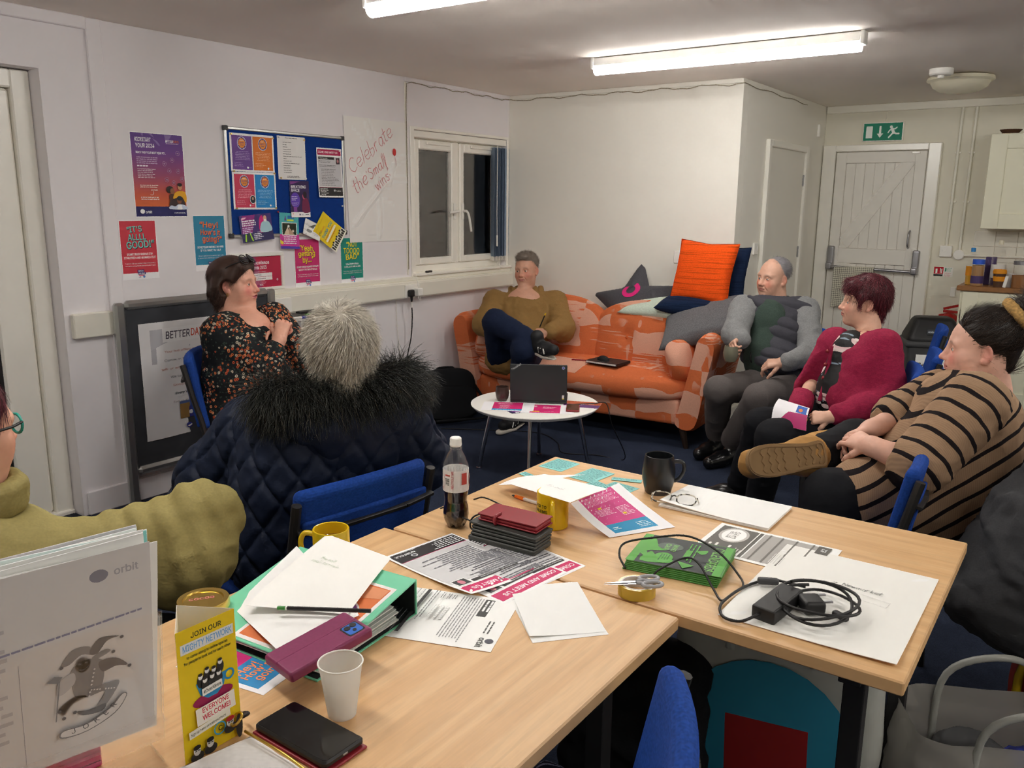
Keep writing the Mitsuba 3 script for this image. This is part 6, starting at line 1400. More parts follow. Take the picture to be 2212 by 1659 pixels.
p = Print(0.148, 0.213, '2e1f4a', sub=0.03); p.rect(0.004, 0.03, 0.14, 0.18, '33204f').rect(0, 0, 0.148, 0.03, 'edecee').poly([(0.005, 0.19), (0.06, 0.205), (0.08, 0.21), (0.005, 0.21)], '7a3a86').text('BREATHING', 0.008, 0.17, 0.0165, 'f2eef4', True, width=0.115).text('SPACE', 0.008, 0.149, 0.0165, 'f2eef4', True, width=0.065).disc(0.038, 0.1, 0.036, '5a3aa8', 0.045).lines(0.01, 0.118, 0.045, 3, 0.0095, 'cfc2ec', 0.5).lines(0.01, 0.085, 0.055, 4, 0.0055, 'a998d0', 0.4).poly(spl([(.09, .03), (.088, .08), (.1, .11), (.13, .11), (.144, .07), (.144, .03)], 3, True), '6a1f44').disc(0.104, 0.122, 0.011, 'b0506e', 0.017).disc(0.112, 0.132, 0.014, '241526', 0.02).disc(0.014, 0.02, 0.004, 'd8907c').disc(0.065, 0.015, 0.005, '3c3a5a').lines(0.075, 0.013, 0.025, 1, 0.006, '8a8a9a').lines(0.108, 0.014, 0.03, 1, 0.007, '4a4a5a').rect(0.02, 0.03, 0.026, 0.03, '7c3f92')
poster('flyer', 'dark purple Breathing Space leaflet in the middle of the notice board', p, 3.423, 1.468, 0, 'flyer', off=NB + 0.006, bend=0.006)
p = Print(0.222, 0.15, '44306e', sub=0.03); p.poly([(0, 0), (0.02, 0.15), (0.11, 0.15), (0.06, 0)], '8a2f7c').rect(0, 0, 0.222, 0.05, '2e2a58').poly([(0.012, 0.125), (0.035, 0.13), (0.05, 0.138), (0.03, 0.14), (0.012, 0.136)], 'f0b8d4').lines(0.012, 0.115, 0.1, 3, 0.012, 'f2ecf4', 0.6, 0.1).lines(0.012, 0.078, 0.08, 4, 0.0095, 'd8c8e4', 0.5).poly(spl([(.13, .05), (.135, .12), (.16, .14), (.17, .06)], 3, True), 'd0287c').poly(spl([(.135, .05), (.145, .095), (.165, .108), (.19, .108), (.21, .09), (.215, .05)], 3, True), 'a8cdd8').disc(0.177, 0.122, 0.012, 'd8a890', 0.018).disc(0.177, 0.112, 0.01, 'e8e4e2', 0.008).poly(spl([(.02, .005), (.035, .045), (.06, .048), (.07, .005)], 3, True), '2c3444').poly([(.016, .004), (.026, .045), (.034, .046), (.026, .004)], 'a8d83c').poly([(.066, .004), (.056, .048), (.062, .05), (.076, .004)], 'a8d83c').lines(0.082, 0.04, 0.07, 4, 0.0095, 'e4e0ee', 0.5).lines(0.11, 0.05, 0.02, 1, 0.006, 'f2ecf4')
poster('flyer', 'purple flyer with a man in a pale T-shirt, lower left of the notice board', p, 3.062, 1.326, 5, 'flyer', off=NB + 0.008, bend=0.01)
p = Print(0.145, 0.21, '4fb0b4', sub=0.03); p.rect(0, 0, 0.145, 0.085, 'c93a94').rect(0, 0, 0.145, 0.014, '4a3aa8').poly([(0, 0.03), (0.02, 0.022), (0.024, 0.04), (0, 0.052)], 'e8d23c').rect(0.016, 0.078, 0.112, 0.076, 'eef0ee').rect(0.02, 0.082, 0.104, 0.068, '1f2a1a').poly([(0.03, 0.082), (0.06, 0.13), (0.075, 0.082)], 'd8c0a8').poly([(0.07, 0.082), (0.068, 0.13), (0.11, 0.082)], 'b89a82').disc(0.1, 0.105, 0.008, 'c8b8a8').disc(0.066, 0.132, 0.008, 'e4e8e0').lines(0.024, 0.066, 0.1, 4, 0.0125, 'f0d8ea', 0.5, 0.1, 'c').rect(0.06, 0.178, 0.05, 0.016, '2a6fae').rect(0.055, 0.162, 0.05, 0.01, 'c8d84a').poly([(0.035, 0.165), (0.042, 0.195), (0.05, 0.165)], '6a4a8a')
poster('flyer', 'turquoise and pink flyer with a photograph hanging below the notice board', p, 3.328, 1.287, -3, 'flyer', off=NB + 0.004, bend=0.012)
p = Print(0.14, 0.098, 'd9d9d8', sub=0.03); p.poly([(0.02, 0.0), (0.03, 0.05), (0.085, 0.09), (0.08, 0.04)], '8f9290').poly([(0.03, 0.05), (0.085, 0.09), (0.095, 0.07)], '5e6260').stroke([(0.06, 0.0), (0.085, 0.075)], 0.006, 'f2f2f0').stroke(spl([(.015, .06), (.025, .075), (.03, .06), (.04, .07)], 4), 0.001, '55585a').stroke(spl([(.09, .02), (.1, .03), (.11, .02), (.12, .03)], 4), 0.001, '55585a')
poster('card', 'grey greeting card with a sketched house hanging at the lower edge of the notice board', p, 3.5, 1.372, -22, 'card', off=NB + 0.006, bend=0.012)
p = Print(0.16, 0.215, 'e8ca20', sub=0.03)
p.rect(0, 0.0, 0.16, 0.045, 'ece9d8').text('200', 0.016, 0.155, 0.013, '3c3a28', True).text('MONZA', 0.046, 0.155, 0.008, 'c8542c', True).text('THANK YOU', 0.018, 0.118, 0.02, '3f8f9c', True, width=0.125).rect(0.018, 0.085, 0.125, 0.014, 'f0ead2').lines(0.02, 0.105, 0.11, 1, 0.008, 'c8542c', 0.5, 0.05).lines(0.02, 0.075, 0.11, 1, 0.008, 'c8542c', 0.5, 0.05).stroke([(0.01, 0.2), (0.02, 0.192), (0.03, 0.2), (0.05, 0.193), (0.07, 0.2), (0.09, 0.193), (0.12, 0.2)], 0.0015, 'b89a18')
for i in range(10): p.disc(0.012 + i * 0.015, 0.036 + 0.006 * (i % 3), 0.006, '2a2822', 0.007).rect(0.006 + i * 0.015, 0.012, 0.011, 0.02, '2e2c26')
poster('certificate', 'yellow Thank you certificate turned aslant at the lower right of the notice board', p, 3.755, 1.247, 54, 'certificate', off=NB + 0.01, bend=0.02)

# push pins on the board
mat('m_pinwhite', 'e8e8e4', 0.3, 0.5); mat('m_pinred', 'b8302c', 0.3, 0.5)
for y_, z_, c_ in ((3.03, 1.92, 'm_gold'), (3.315, 1.915, 'm_gold'), (3.035, 1.722, 'm_gold'), (3.315, 1.718, 'm_gold'), (3.04, 1.52, 'm_gold'), (3.315, 1.522, 'm_gold'), (3.36, 1.925, 'm_pinwhite'), (3.548, 1.92, 'm_gold'), (3.362, 1.695, 'm_gold'), (3.55, 1.695, 'm_pinwhite'), (3.84, 1.535, 'm_pinwhite'), (3.83, 1.87, 'm_pinwhite'), (3.327, 1.5, 'm_pinred'), (3.752, 1.42, 'm_gold')):
    k = thing('push_pin', 'push pin stuck in the notice board', 'push pin', 'push pins on the notice board')
    put(k, mv(lathe([(0, 0.012), (0.004, 0.012), (0.005, 0.008), (0.0025, 0.006), (0.0025, 0.0), (0, 0)], 10), (XW + NB + 0.001, y_, z_), ry=90), c_, 40)
# flip chart sheet
p = Print(0.594, 0.79, 'e9e7e4', sub=0.022)
RED = 'bb4a52'
hand(p, 'Celebrate', 0.05, 0.43, 0.088, 0.0032, RED, 34)
hand(p, 'the', 0.075, 0.305, 0.085, 0.0032, RED, 34)
hand(p, "'Small", 0.2, 0.39, 0.07, 0.003, RED, 34)
hand(p, "wins'", 0.27, 0.33, 0.07, 0.003, RED, 34)
hand(p, '!', 0.355, 0.42, 0.12, 0.0032, RED, 22)
p.disc(0.45, 0.59, 0.017, 'c63a3a', 0.024).stroke(spl([(0.45, 0.566), (0.456, 0.54), (0.448, 0.52), (0.455, 0.5)], 5), 0.0018, RED)
CREASE = [((.08, .72), (.17, .66)), ((.2, .78), (.25, .68)), ((.05, .4), (.15, .41)), ((.1, .44), (.28, .34)), ((.28, .34), (.4, .4)), ((.3, .33), (.05, .12)), ((.3, .3), (.42, .25)), ((.4, .38), (.45, .52)), ((.45, .52), (.56, .56)), ((.28, .35), (.27, .46)), ((.43, .42), (.58, .41)), ((.3, .28), (.28, .04))]
def flip(u, v, l):
    b = np.zeros(len(u))
    P_ = np.c_[u, v]
    for i, (a, c_) in enumerate(CREASE):
        a, c_ = np.array(a), np.array(c_)
        t = np.clip(((P_ - a) @ (c_ - a)) / ((c_ - a) @ (c_ - a)), 0, 1)
        d = np.linalg.norm(P_ - a - t[:, None] * (c_ - a), axis=1)
        b += 0.006 * np.exp(-(d / 0.016) ** 2) * (1 if i % 3 else -0.4)
    b += 0.003 * meshkit.fbm(np.c_[u * 5, v * 5, u * 0], 3)
    return np.stack([XW + 0.004 + b + l * 1.6, 3.885 + u * 1.0 + (1 - v / 0.79) * 0.03, 1.302 + v], 1)
k = thing('flip_chart_sheet', 'crumpled white flip chart sheet reading Celebrate the small wins', 'poster')
sheet(k, 'sheet', p, flip, top=True)
# sheet on the display board
p = Print(0.62, 0.65, 'dcdadb', sub=0.04)
p.rect(0.06, 0.42, 0.03, 0.19, 'aeadb2').poly([(0.06, 0.61), (0.56, 0.61), (0.56, 0.58), (0.2, 0.55), (0.06, 0.5)], 'b4b3b8').rect(0.13, 0.535, 0.3, 0.078, 'e2e1e2')
p.text('BETTER', 0.145, 0.553, 0.04, '4a4450', True, width=0.145, shear=0.08).text('DAYS', 0.293, 0.555, 0.04, 'b8482f', True, width=0.1, shear=0.08)
for i, (s_, c_) in enumerate((('Your hub offers a warm welcome', 'b07468'), ('Come in to meet with others', '6a6a72'), ('talk or with the friendly company', 'b07468'), ('We can assist with support', '6a6a72'), ('Computers, tea, games', 'b07468'), ('Every Wednesday 10am', '3a3a44'), ('Find us at the end of the street', '9a8a88'))):
    p.text(s_, 0.3, 0.475 - i * 0.048, 0.0125, c_, i == 5, align='c', width=[0.33, 0.34, 0.38, 0.28, 0.26, 0.24, 0.27][i])
for i in (0, 2, 3, 5): p.rect(0.28, 0.5 - i * 0.06, 0.006, 0.006, '8a8890')
p.rect(0.2, 0.09, 0.15, 0.1, '4a5a86').rect(0.2, 0.09, 0.06, 0.085, '8a6a3c').poly([(0.255, 0.09), (0.255, 0.15), (0.3, 0.185), (0.35, 0.165), (0.35, 0.09)], '2e2f78').rect(0.29, 0.092, 0.008, 0.05, 'c8d0e0').rect(0.31, 0.092, 0.008, 0.05, 'c8d0e0').disc(0.265, 0.12, 0.012, 'e0e4ea')
p.disc(0.25, 0.045, 0.018, '2a2f7c', 0.016).poly([(0.236, 0.04), (0.25, 0.036), (0.268, 0.044), (0.262, 0.05)], 'dcdadb').text('orbit', 0.275, 0.036, 0.02, '3a3a4a', True, width=0.068)
k = thing('notice', 'large white Better Days sheet taped to the display board', 'notice')
def bsh(u, v, l):
    b = 0.004 * np.sin(u * 16 + v * 5) * np.clip(1 - v / 0.65, 0, 1) + 0.003
    return np.stack([BX + b + l * 2, 2.365 + u, 0.325 + v * 0.95], 1)
sheet(k, 'sheet', p, bsh, top=True)
# sockets on the trunking, plugs and leads
k = thing('wall_socket', 'white double socket on the trunking below the window', 'socket')
part(k, 'plate', cb(XW + 0.06, XW + 0.072, 4.365, 4.515, 0.908, 0.998, 0.004), 'm_white')
k2 = thing('plug', 'black plug in the left half of the double socket', 'plug')
part(k2, 'body', rb(0.03, 0.052, 0.05, 0.01, 12, (XW + 0.087, 4.405, 0.94)), 'm_black', 40)
part(k2, 'grip', tube([(XW + 0.09, 4.405, 0.92), (XW + 0.088, 4.407, 0.88)], [0.011, 0.006], 10), 'm_black', 40)
part(k2, 'sleeve', tube([(XW + 0.088, 4.407, 0.885), (XW + 0.085, 4.411, 0.84)], 0.005, 8), 'm_white', 40)
part(k2, 'lead', tube(spl([(XW + 0.085, 4.411, 0.845), (XW + 0.07, 4.43, 0.76), (XW + 0.06, 4.425, 0.62), (XW + 0.05, 4.395, 0.48), (XW + 0.06, 4.41, 0.36), (XW + 0.09, 4.405, 0.26), (XW + 0.16, 4.45, 0.1), (XW + 0.25, 4.46, 0.01)], 8), 0.0042, 8), 'm_black', True)
k3 = thing('plug', 'white charger plug in the right half of the double socket', 'plug')
part(k3, 'body', rb(0.045, 0.05, 0.055, 0.008, 10, (XW + 0.094, 4.475, 0.945)), 'm_white', 40)
part(k3, 'lead', tube(spl([(XW + 0.1, 4.48, 0.915), (XW + 0.105, 4.482, 0.89), (XW + 0.1, 4.468, 0.9), (XW + 0.1, 4.465, 0.98), (XW + 0.08, 4.47, 1.05)], 6), 0.0025, 6), 'm_white', True)
k = thing('wall_socket', 'white socket half hidden behind the woman in the flowered dress', 'socket'); put(k, cb(XW + 0.06, XW + 0.07, 3.22, 3.36, 0.908, 0.998, 0.003), 'm_white')
k = thing('lead', 'thin grey lead hanging down the wall left of the black plug', 'lead'); put(k, tube(spl([(XW + 0.012, 4.33, 0.9), (XW + 0.012, 4.335, 0.7), (XW + 0.012, 4.36, 0.5), (XW + 0.012, 4.36, 0.35), (XW + 0.03, 4.36, 0.02)], 6), 0.0022, 6), 'm_trunk', True)
k = thing('window_latch', 'small dark catch lying on the window sill', 'catch'); put(k, mv(rb(0.02, 0.07, 0.014, 0.004, 8), (XW + 0.03, 4.66, 1.073), rz=8), 'm_frame', 40)
# wire rack on the wall with pens and an eraser on top
rk = thing('wire_rack', 'white wire mesh rack against the wall with pens on top', 'rack')
y0, y1 = 3.28, 3.96
xb, xf = XW + 0.02, XW + 0.16
def wires(pts): return [tube(q, 0.0022, 5) for q in pts]
tops = [[(x_, y0, 0.868), (x_, y1, 0.868)] for x_ in np.linspace(xb, xf, 5)] + [[(xb, y_, 0.868), (xf, y_, 0.868)] for y_ in np.arange(y0, y1 + 0.01, 0.035)]
fro = [[(xf, y_, 0.868), (xf, y_, 0.42)] for y_ in np.arange(y0, y1 + 0.01, 0.035)] + [[(xf, y0, z_), (xf, y1, z_)] for z_ in np.arange(0.42, 0.868, 0.045)]
sid = [[(xb, y1, z_), (xf, y1, z_)] for z_ in np.arange(0.42, 0.868, 0.045)] + [[(x_, y1, 0.42), (x_, y1, 0.868)] for x_ in np.linspace(xb, xf, 4)]
key = part(rk, 'top_mesh', cat(*wires(tops)), 'm_white', 40); labels[key] = {'kind': 'stuff'}
key = part(rk, 'front_mesh', cat(*wires(fro)), 'm_white', 40); labels[key] = {'kind': 'stuff'}
key = part(rk, 'side_mesh', cat(*wires(sid)), 'm_white', 40); labels[key] = {'kind': 'stuff'}
for z_ in (0.0,): part(rk, 'leg', cat(tube([(xf, y0, 0.42), (xf, y0, 0.0)], 0.004, 6), tube([(xf, y1, 0.42), (xf, y1, 0.0)], 0.004, 6), tube([(xb, y0, 0.42), (xb, y0, 0)], 0.004, 6), tube([(xb, y1, 0.42), (xb, y1, 0)], 0.004, 6)), 'm_white', 40)
mat('m_lime', '4fc83c', 0.5, 0.4); mat('m_bluepen', '28358c', 0.4, 0.4); mat('m_redpen', 'c0453c', 0.4, 0.4)
k = thing('board_eraser', 'green board eraser with a black top on the wire rack', 'eraser')
part(k, 'felt', cb(XW + 0.05, XW + 0.1, 3.47, 3.62, 0.871, 0.895, 0.003), 'm_lime'); part(k, 'grip', cb(XW + 0.048, XW + 0.102, 3.4, 3.62, 0.895, 0.908, 0.003), 'm_black')
for i, (y_, m_, nm) in enumerate(((3.36, 'm_bluepen', 'blue'), (3.41, 'm_redpen', 'red'))):
    k = thing('marker_pen', nm + ' capped marker pen lying on the wire rack', 'pen')
    part(k, 'barrel', tube([(XW + 0.12, y_ - 0.05, 0.879), (XW + 0.125, y_ + 0.02, 0.879)], 0.008, 10), 'm_white', 40); part(k, 'cap', tube([(XW + 0.125, y_ + 0.02, 0.879), (XW + 0.128, y_ + 0.065, 0.879)], 0.0085, 10), m_, 40)
# black laptop bag on the floor by the sofa
lb = thing('laptop_bag', 'black soft laptop bag standing on the carpet left of the sofa', 'bag')
mat('m_bagfab', lambda p_, n, uv: C('16171a') * (0.8 + 0.4 * noise(p_.x * 300, p_.y * 300, p_.z * 300)), 0.9, 0.15)
bm = puff(0.42, 0.14, 0.36, 0.12, seed=3)
BP = pose((-3.82, 4.62, 0.185), 62, rx=-12)
part(lb, 'body', bm.copy().apply_transform(BP), 'm_bagfab', True)
part(lb, 'pocket', mv(puff(0.36, 0.05, 0.22, 0.1, seed=5), (0, -0.075, -0.05)).apply_transform(BP), 'm_bagfab', True)
part(lb, 'handle', tube(spl([(-0.07, 0, 0.175), (-0.055, 0, 0.205), (0.055, 0, 0.205), (0.07, 0, 0.175)], 6), 0.008, 8).apply_transform(BP), 'm_bagfab', True)
part(lb, 'strap', tube(spl([(0.2, 0, 0.1), (0.27, -0.03, -0.05), (0.25, -0.1, -0.172), (0.05, -0.14, -0.175), (-0.15, -0.12, -0.17)], 8), [0.011] * 33, 6).apply_transform(BP), 'm_bagfab', True)
# ---------------------------------------------------------------- soft solids: smooth unions of round bones, meshed by surface nets
def nrm(v):
    v = np.asarray(v, float)
    return v / (np.linalg.norm(v) + 1e-12)
def smin(a, b, k):
    h = np.maximum(k - np.abs(a - b), 0) / k
    return np.minimum(a, b) - h * h * k * 0.25
class Soft:
    def __init__(s):
        s.ops, s.lo, s.hi = [], np.full(3, 1e9), np.full(3, -1e9)
    def _grow(s, c, r):
        s.lo = np.minimum(s.lo, np.asarray(c) - r); s.hi = np.maximum(s.hi, np.asarray(c) + r)
    def cap(s, a, b, ra, rb=None, k=0.02, cut=False):
        """A round bone from a to b."""
        a, b = np.asarray(a, float), np.asarray(b, float)
        rb = ra if rb is None else rb
        ab = b - a; L = ab @ ab + 1e-12
        def f(p):
            q = p - a
            t = np.clip(q @ ab / L, 0, 1)
            return np.sqrt(((q - t[:, None] * ab) ** 2).sum(1)) - (ra + (rb - ra) * t)
        s.ops.append((f, k, cut))
        if not cut: s._grow(a, ra); s._grow(b, rb)
        return s
    def ell(s, c, r, k=0.02, R=None, cut=False):
        c, r = np.asarray(c, float), np.asarray(r, float)
        R = np.eye(3) if R is None else np.asarray(R)          # columns: the ellipsoid's axes
        def f(p):
            q = (p - c) @ R
            k0 = np.sqrt(((q / r) ** 2).sum(1)); k1 = np.sqrt(((q / r ** 2) ** 2).sum(1)) + 1e-9
            return k0 * (k0 - 1) / k1
        s.ops.append((f, k, cut))
        if not cut: s._grow(c, r.max())
        return s
    def box(s, c, h, r, k=0.01, R=None, cut=False):
        c, h = np.asarray(c, float), np.asarray(h, float) - r
        R = np.eye(3) if R is None else np.asarray(R)
        def f(p):
            q = np.abs((p - c) @ R) - h
            return np.sqrt((np.maximum(q, 0) ** 2).sum(1)) + np.minimum(q.max(1), 0) - r
        s.ops.append((f, k, cut))
        if not cut: s._grow(c, np.linalg.norm(h) + r)
        return s
    def half(s, c, n, k=0.004):
        """Cuts away what lies beyond the plane through c, on the side n points to."""
        c, n = np.asarray(c, float), nrm(n)
        s.ops.append((lambda p: -((p - c) @ n), k, True))
        return s
    def chain(s, pts, rs, k=0.02):
        for i in range(len(pts) - 1): s.cap(pts[i], pts[i + 1], rs[i], rs[i + 1], k)
        return s
    def val(s, p):
        d = np.full(len(p), 10.0)
        for f, k, cut in s.ops:
            d = -smin(-d, f(p), k) if cut else smin(d, f(p), k)
        return d
    def mesh(s, vox, warp=None):
        lo, hi = s.lo - 2 * vox - 0.01, s.hi + 2 * vox + 0.01
        nb = np.maximum(np.ceil((hi - lo) / vox / 8).astype(int), 1)
        g = np.stack(np.meshgrid(*[np.arange(n) for n in nb], indexing='ij'), -1).reshape(-1, 3)
        cen = lo + (g * 8 + 3.5) * vox
        R = vox * 8 * 0.87
        km = max(k for _, k, _ in s.ops)
        d0, at = np.full(len(cen), 10.0), []
        for f, k, cut in s.ops:
            v = f(cen); at.append(v)
            d0 = -smin(-d0, v, k) if cut else smin(d0, v, k)
        keep = np.nonzero(np.abs(d0) < R * 1.5 + 0.3 * km)[0]
        off = np.stack(np.meshgrid(*[np.arange(8)] * 3, indexing='ij'), -1).reshape(-1, 3)
        P = (lo + (g[keep][:, None] * 8 + off) * vox)
        D = np.full((len(keep), 512), 10.0)
        for (f, k, cut), v in zip(s.ops, at):
            near = np.nonzero(v[keep] - 2.2 * R - k < np.maximum(d0[keep], 0) if not cut else v[keep] < 1.6 * R + k)[0]
            if len(near):
                q = f(P[near].reshape(-1, 3)).reshape(len(near), 512)
                D[near] = -smin(-D[near], q, k) if cut else smin(D[near], q, k)
        A = np.repeat(np.repeat(np.repeat(d0.reshape(nb), 8, 0), 8, 1), 8, 2).astype(np.float32)
        gi = g[keep][:, None] * 8 + off
        A[gi[..., 0], gi[..., 1], gi[..., 2]] = D
        V, F = nets(A)
        V = lo + V * vox
        return trimesh.Trimesh(V, F, process=False)
def nets(A):
    """Surface nets: one vertex per cell that the zero level crosses."""
    S = A < 0
    n = np.array(A.shape)
    c = [S[a:n[0] - 1 + a, b:n[1] - 1 + b, d:n[2] - 1 + d] for a in (0, 1) for b in (0, 1) for d in (0, 1)]
    tot = sum(x.astype(np.int8) for x in c)
    act = (tot > 0) & (tot < 8)
    I = np.argwhere(act)
    idx = np.full(act.shape, -1, np.int64)
    idx[I[:, 0], I[:, 1], I[:, 2]] = np.arange(len(I))
    val = {(a, b, d): A[I[:, 0] + a, I[:, 1] + b, I[:, 2] + d] for a in (0, 1) for b in (0, 1) for d in (0, 1)}
    acc, cnt = np.zeros((len(I), 3)), np.zeros(len(I))
    for ax in range(3):
        for u in (0, 1):
            for v in (0, 1):
                k0 = [0, 0, 0]; o = [i for i in range(3) if i != ax]
                k0[o[0]], k0[o[1]] = u, v
                k1 = list(k0); k1[ax] = 1
                a, b = val[tuple(k0)], val[tuple(k1)]
                m = (a < 0) != (b < 0)
                t = np.where(m, a / np.where(m, a - b, 1), 0)
                p = np.tile(np.array(k0, float), (len(I), 1)); p[:, ax] = t
                acc += p * m[:, None]; cnt += m
    V = I + acc / np.maximum(cnt, 1)[:, None]
    F = []
    for ax in range(3):
        o = [(ax + 1) % 3, (ax + 2) % 3]
        sl0 = [slice(1, n[i] - 1) for i in range(3)]; sl0[ax] = slice(0, n[ax] - 1)
        sl1 = list(sl0); sl1[ax] = slice(1, n[ax])
        a, b = S[tuple(sl0)], S[tuple(sl1)]
        E = np.argwhere(a != b)
        if not len(E): continue
        inside = a[E[:, 0], E[:, 1], E[:, 2]]
        E = E + [0 if i == ax else 1 for i in range(3)]
        q = []
        for u, v in ((0, 0), (1, 0), (1, 1), (0, 1)):
            e = E.copy(); e[:, o[0]] -= 1 - u; e[:, o[1]] -= 1 - v
            q.append(idx[e[:, 0], e[:, 1], e[:, 2]])
        q = np.stack(q, 1)
        q = np.where(inside[:, None], q, q[:, ::-1])
        F.append(q)
    F = np.vstack(F)
    F = F[(F >= 0).all(1)]
    return V, np.vstack([F[:, [0, 1, 2]], F[:, [0, 2, 3]]])
def vnormals(m):
    v, f = np.asarray(m.vertices), np.asarray(m.faces)
    n = np.zeros_like(v)
    fn = np.cross(v[f[:, 1]] - v[f[:, 0]], v[f[:, 2]] - v[f[:, 0]])
    for k in range(3): np.add.at(n, f[:, k], fn)
    return n / (np.linalg.norm(n, axis=1, keepdims=True) + 1e-12)
def relax(m, it=2):
    """Taubin smoothing on the edge graph."""
    from scipy.sparse import coo_matrix, diags
    f = np.asarray(m.faces); nv = len(m.vertices)
    i = np.concatenate([f[:, 0], f[:, 1], f[:, 2]]); j = np.concatenate([f[:, 1], f[:, 2], f[:, 0]])
    Wt = coo_matrix((np.ones(len(i)), (i, j)), shape=(nv, nv)).tocsr(); Wt = ((Wt + Wt.T) > 0).astype(float)
    Wt = diags(1 / np.maximum(np.asarray(Wt.sum(1)).ravel(), 1)) @ Wt
    v = np.asarray(m.vertices, float)
    for _ in range(it):
        v = v + 0.5 * (Wt @ v - v); v = v - 0.52 * (Wt @ v - v)
    return trimesh.Trimesh(v, f, process=False)
def folds(m, amp, fr, seed=0, stretch=(1, 1, 1), R=None):
    """Creases: the surface moved along its normals by ridged noise."""
    p = np.asarray(m.vertices) if R is None else np.asarray(m.vertices) @ R
    n = vnormals(m)
    a = meshkit.fbm(p * fr * np.array(stretch) + seed * 7.3, 3, seed)
    r = 1 - np.abs(2 * a - 1) * 2.2
    return trimesh.Trimesh(m.vertices + n * (amp * r)[:, None], m.faces, process=False)
def strands(P0, D, length, r0, steps=4, droop=0.0, curl=0.0, seed=0, sides=3, bendto=None):
    """Hairs as thin tapering tubes from the roots P0 along D; returns (mesh, the strand each vertex belongs to)."""
    g = np.random.default_rng(seed)
    n = len(P0)
    length = np.broadcast_to(length, (n,)) * (0.7 + 0.6 * g.random(n))
    pts, d, p = [P0], np.array(D, float), np.array(P0, float)
    for i in range(steps):
        d = d + g.normal(0, 1, (n, 3)) * curl + np.array([0, 0, -droop])
        if bendto is not None: d = d + bendto(p)
        d /= np.linalg.norm(d, axis=1, keepdims=True) + 1e-9
        p = p + d * (length / steps)[:, None]
        pts.append(p)
    pts = np.stack(pts, 1)
    t = np.gradient(pts, axis=1); t /= np.linalg.norm(t, axis=2, keepdims=True) + 1e-12
    ref = g.normal(0, 1, (n, 1, 3))
    a = np.cross(t, ref); a /= np.linalg.norm(a, axis=2, keepdims=True) + 1e-12
    b = np.cross(t, a)
    ang = np.arange(sides) * 2 * np.pi / sides
    rr = r0 * np.linspace(1, 0.12, steps + 1) ** 0.8
    V = pts[:, :, None] + rr[None, :, None, None] * (np.cos(ang)[None, None, :, None] * a[:, :, None] + np.sin(ang)[None, None, :, None] * b[:, :, None])
    K = (steps + 1) * sides
    i, j = np.meshgrid(np.arange(steps), np.arange(sides), indexing='ij')
    q = np.stack([i * sides + j, i * sides + (j + 1) % sides, (i + 1) * sides + (j + 1) % sides, (i + 1) * sides + j], -1).reshape(-1, 4)
    f = np.vstack([q[:, [0, 1, 2]], q[:, [0, 2, 3]]])
    F = (np.arange(n)[:, None, None] * K + f[None]).reshape(-1, 3)
    return trimesh.Trimesh(V.reshape(-1, 3), F, process=False), np.repeat(np.arange(n), K)
def roots(m, n, seed=0, keep=None):
    """n points on a mesh with their normals, of which keep(p) holds."""
    g = np.random.default_rng(seed)
    v, f = np.asarray(m.vertices), np.asarray(m.faces)
    a = np.linalg.norm(np.cross(v[f[:, 1]] - v[f[:, 0]], v[f[:, 2]] - v[f[:, 0]]), axis=1)
    t = g.choice(len(f), n, p=a / a.sum())
    r1, r2 = np.sqrt(g.random(n)), g.random(n)
    w = np.stack([1 - r1, r1 * (1 - r2), r1 * r2], 1)
    p = (v[f[t]] * w[..., None]).sum(1)
    N = (vnormals(m)[f[t]] * w[..., None]).sum(1)
    if keep is not None:
        k = keep(p); p, N = p[k], N[k]
    return p, N / (np.linalg.norm(N, axis=1, keepdims=True) + 1e-9)

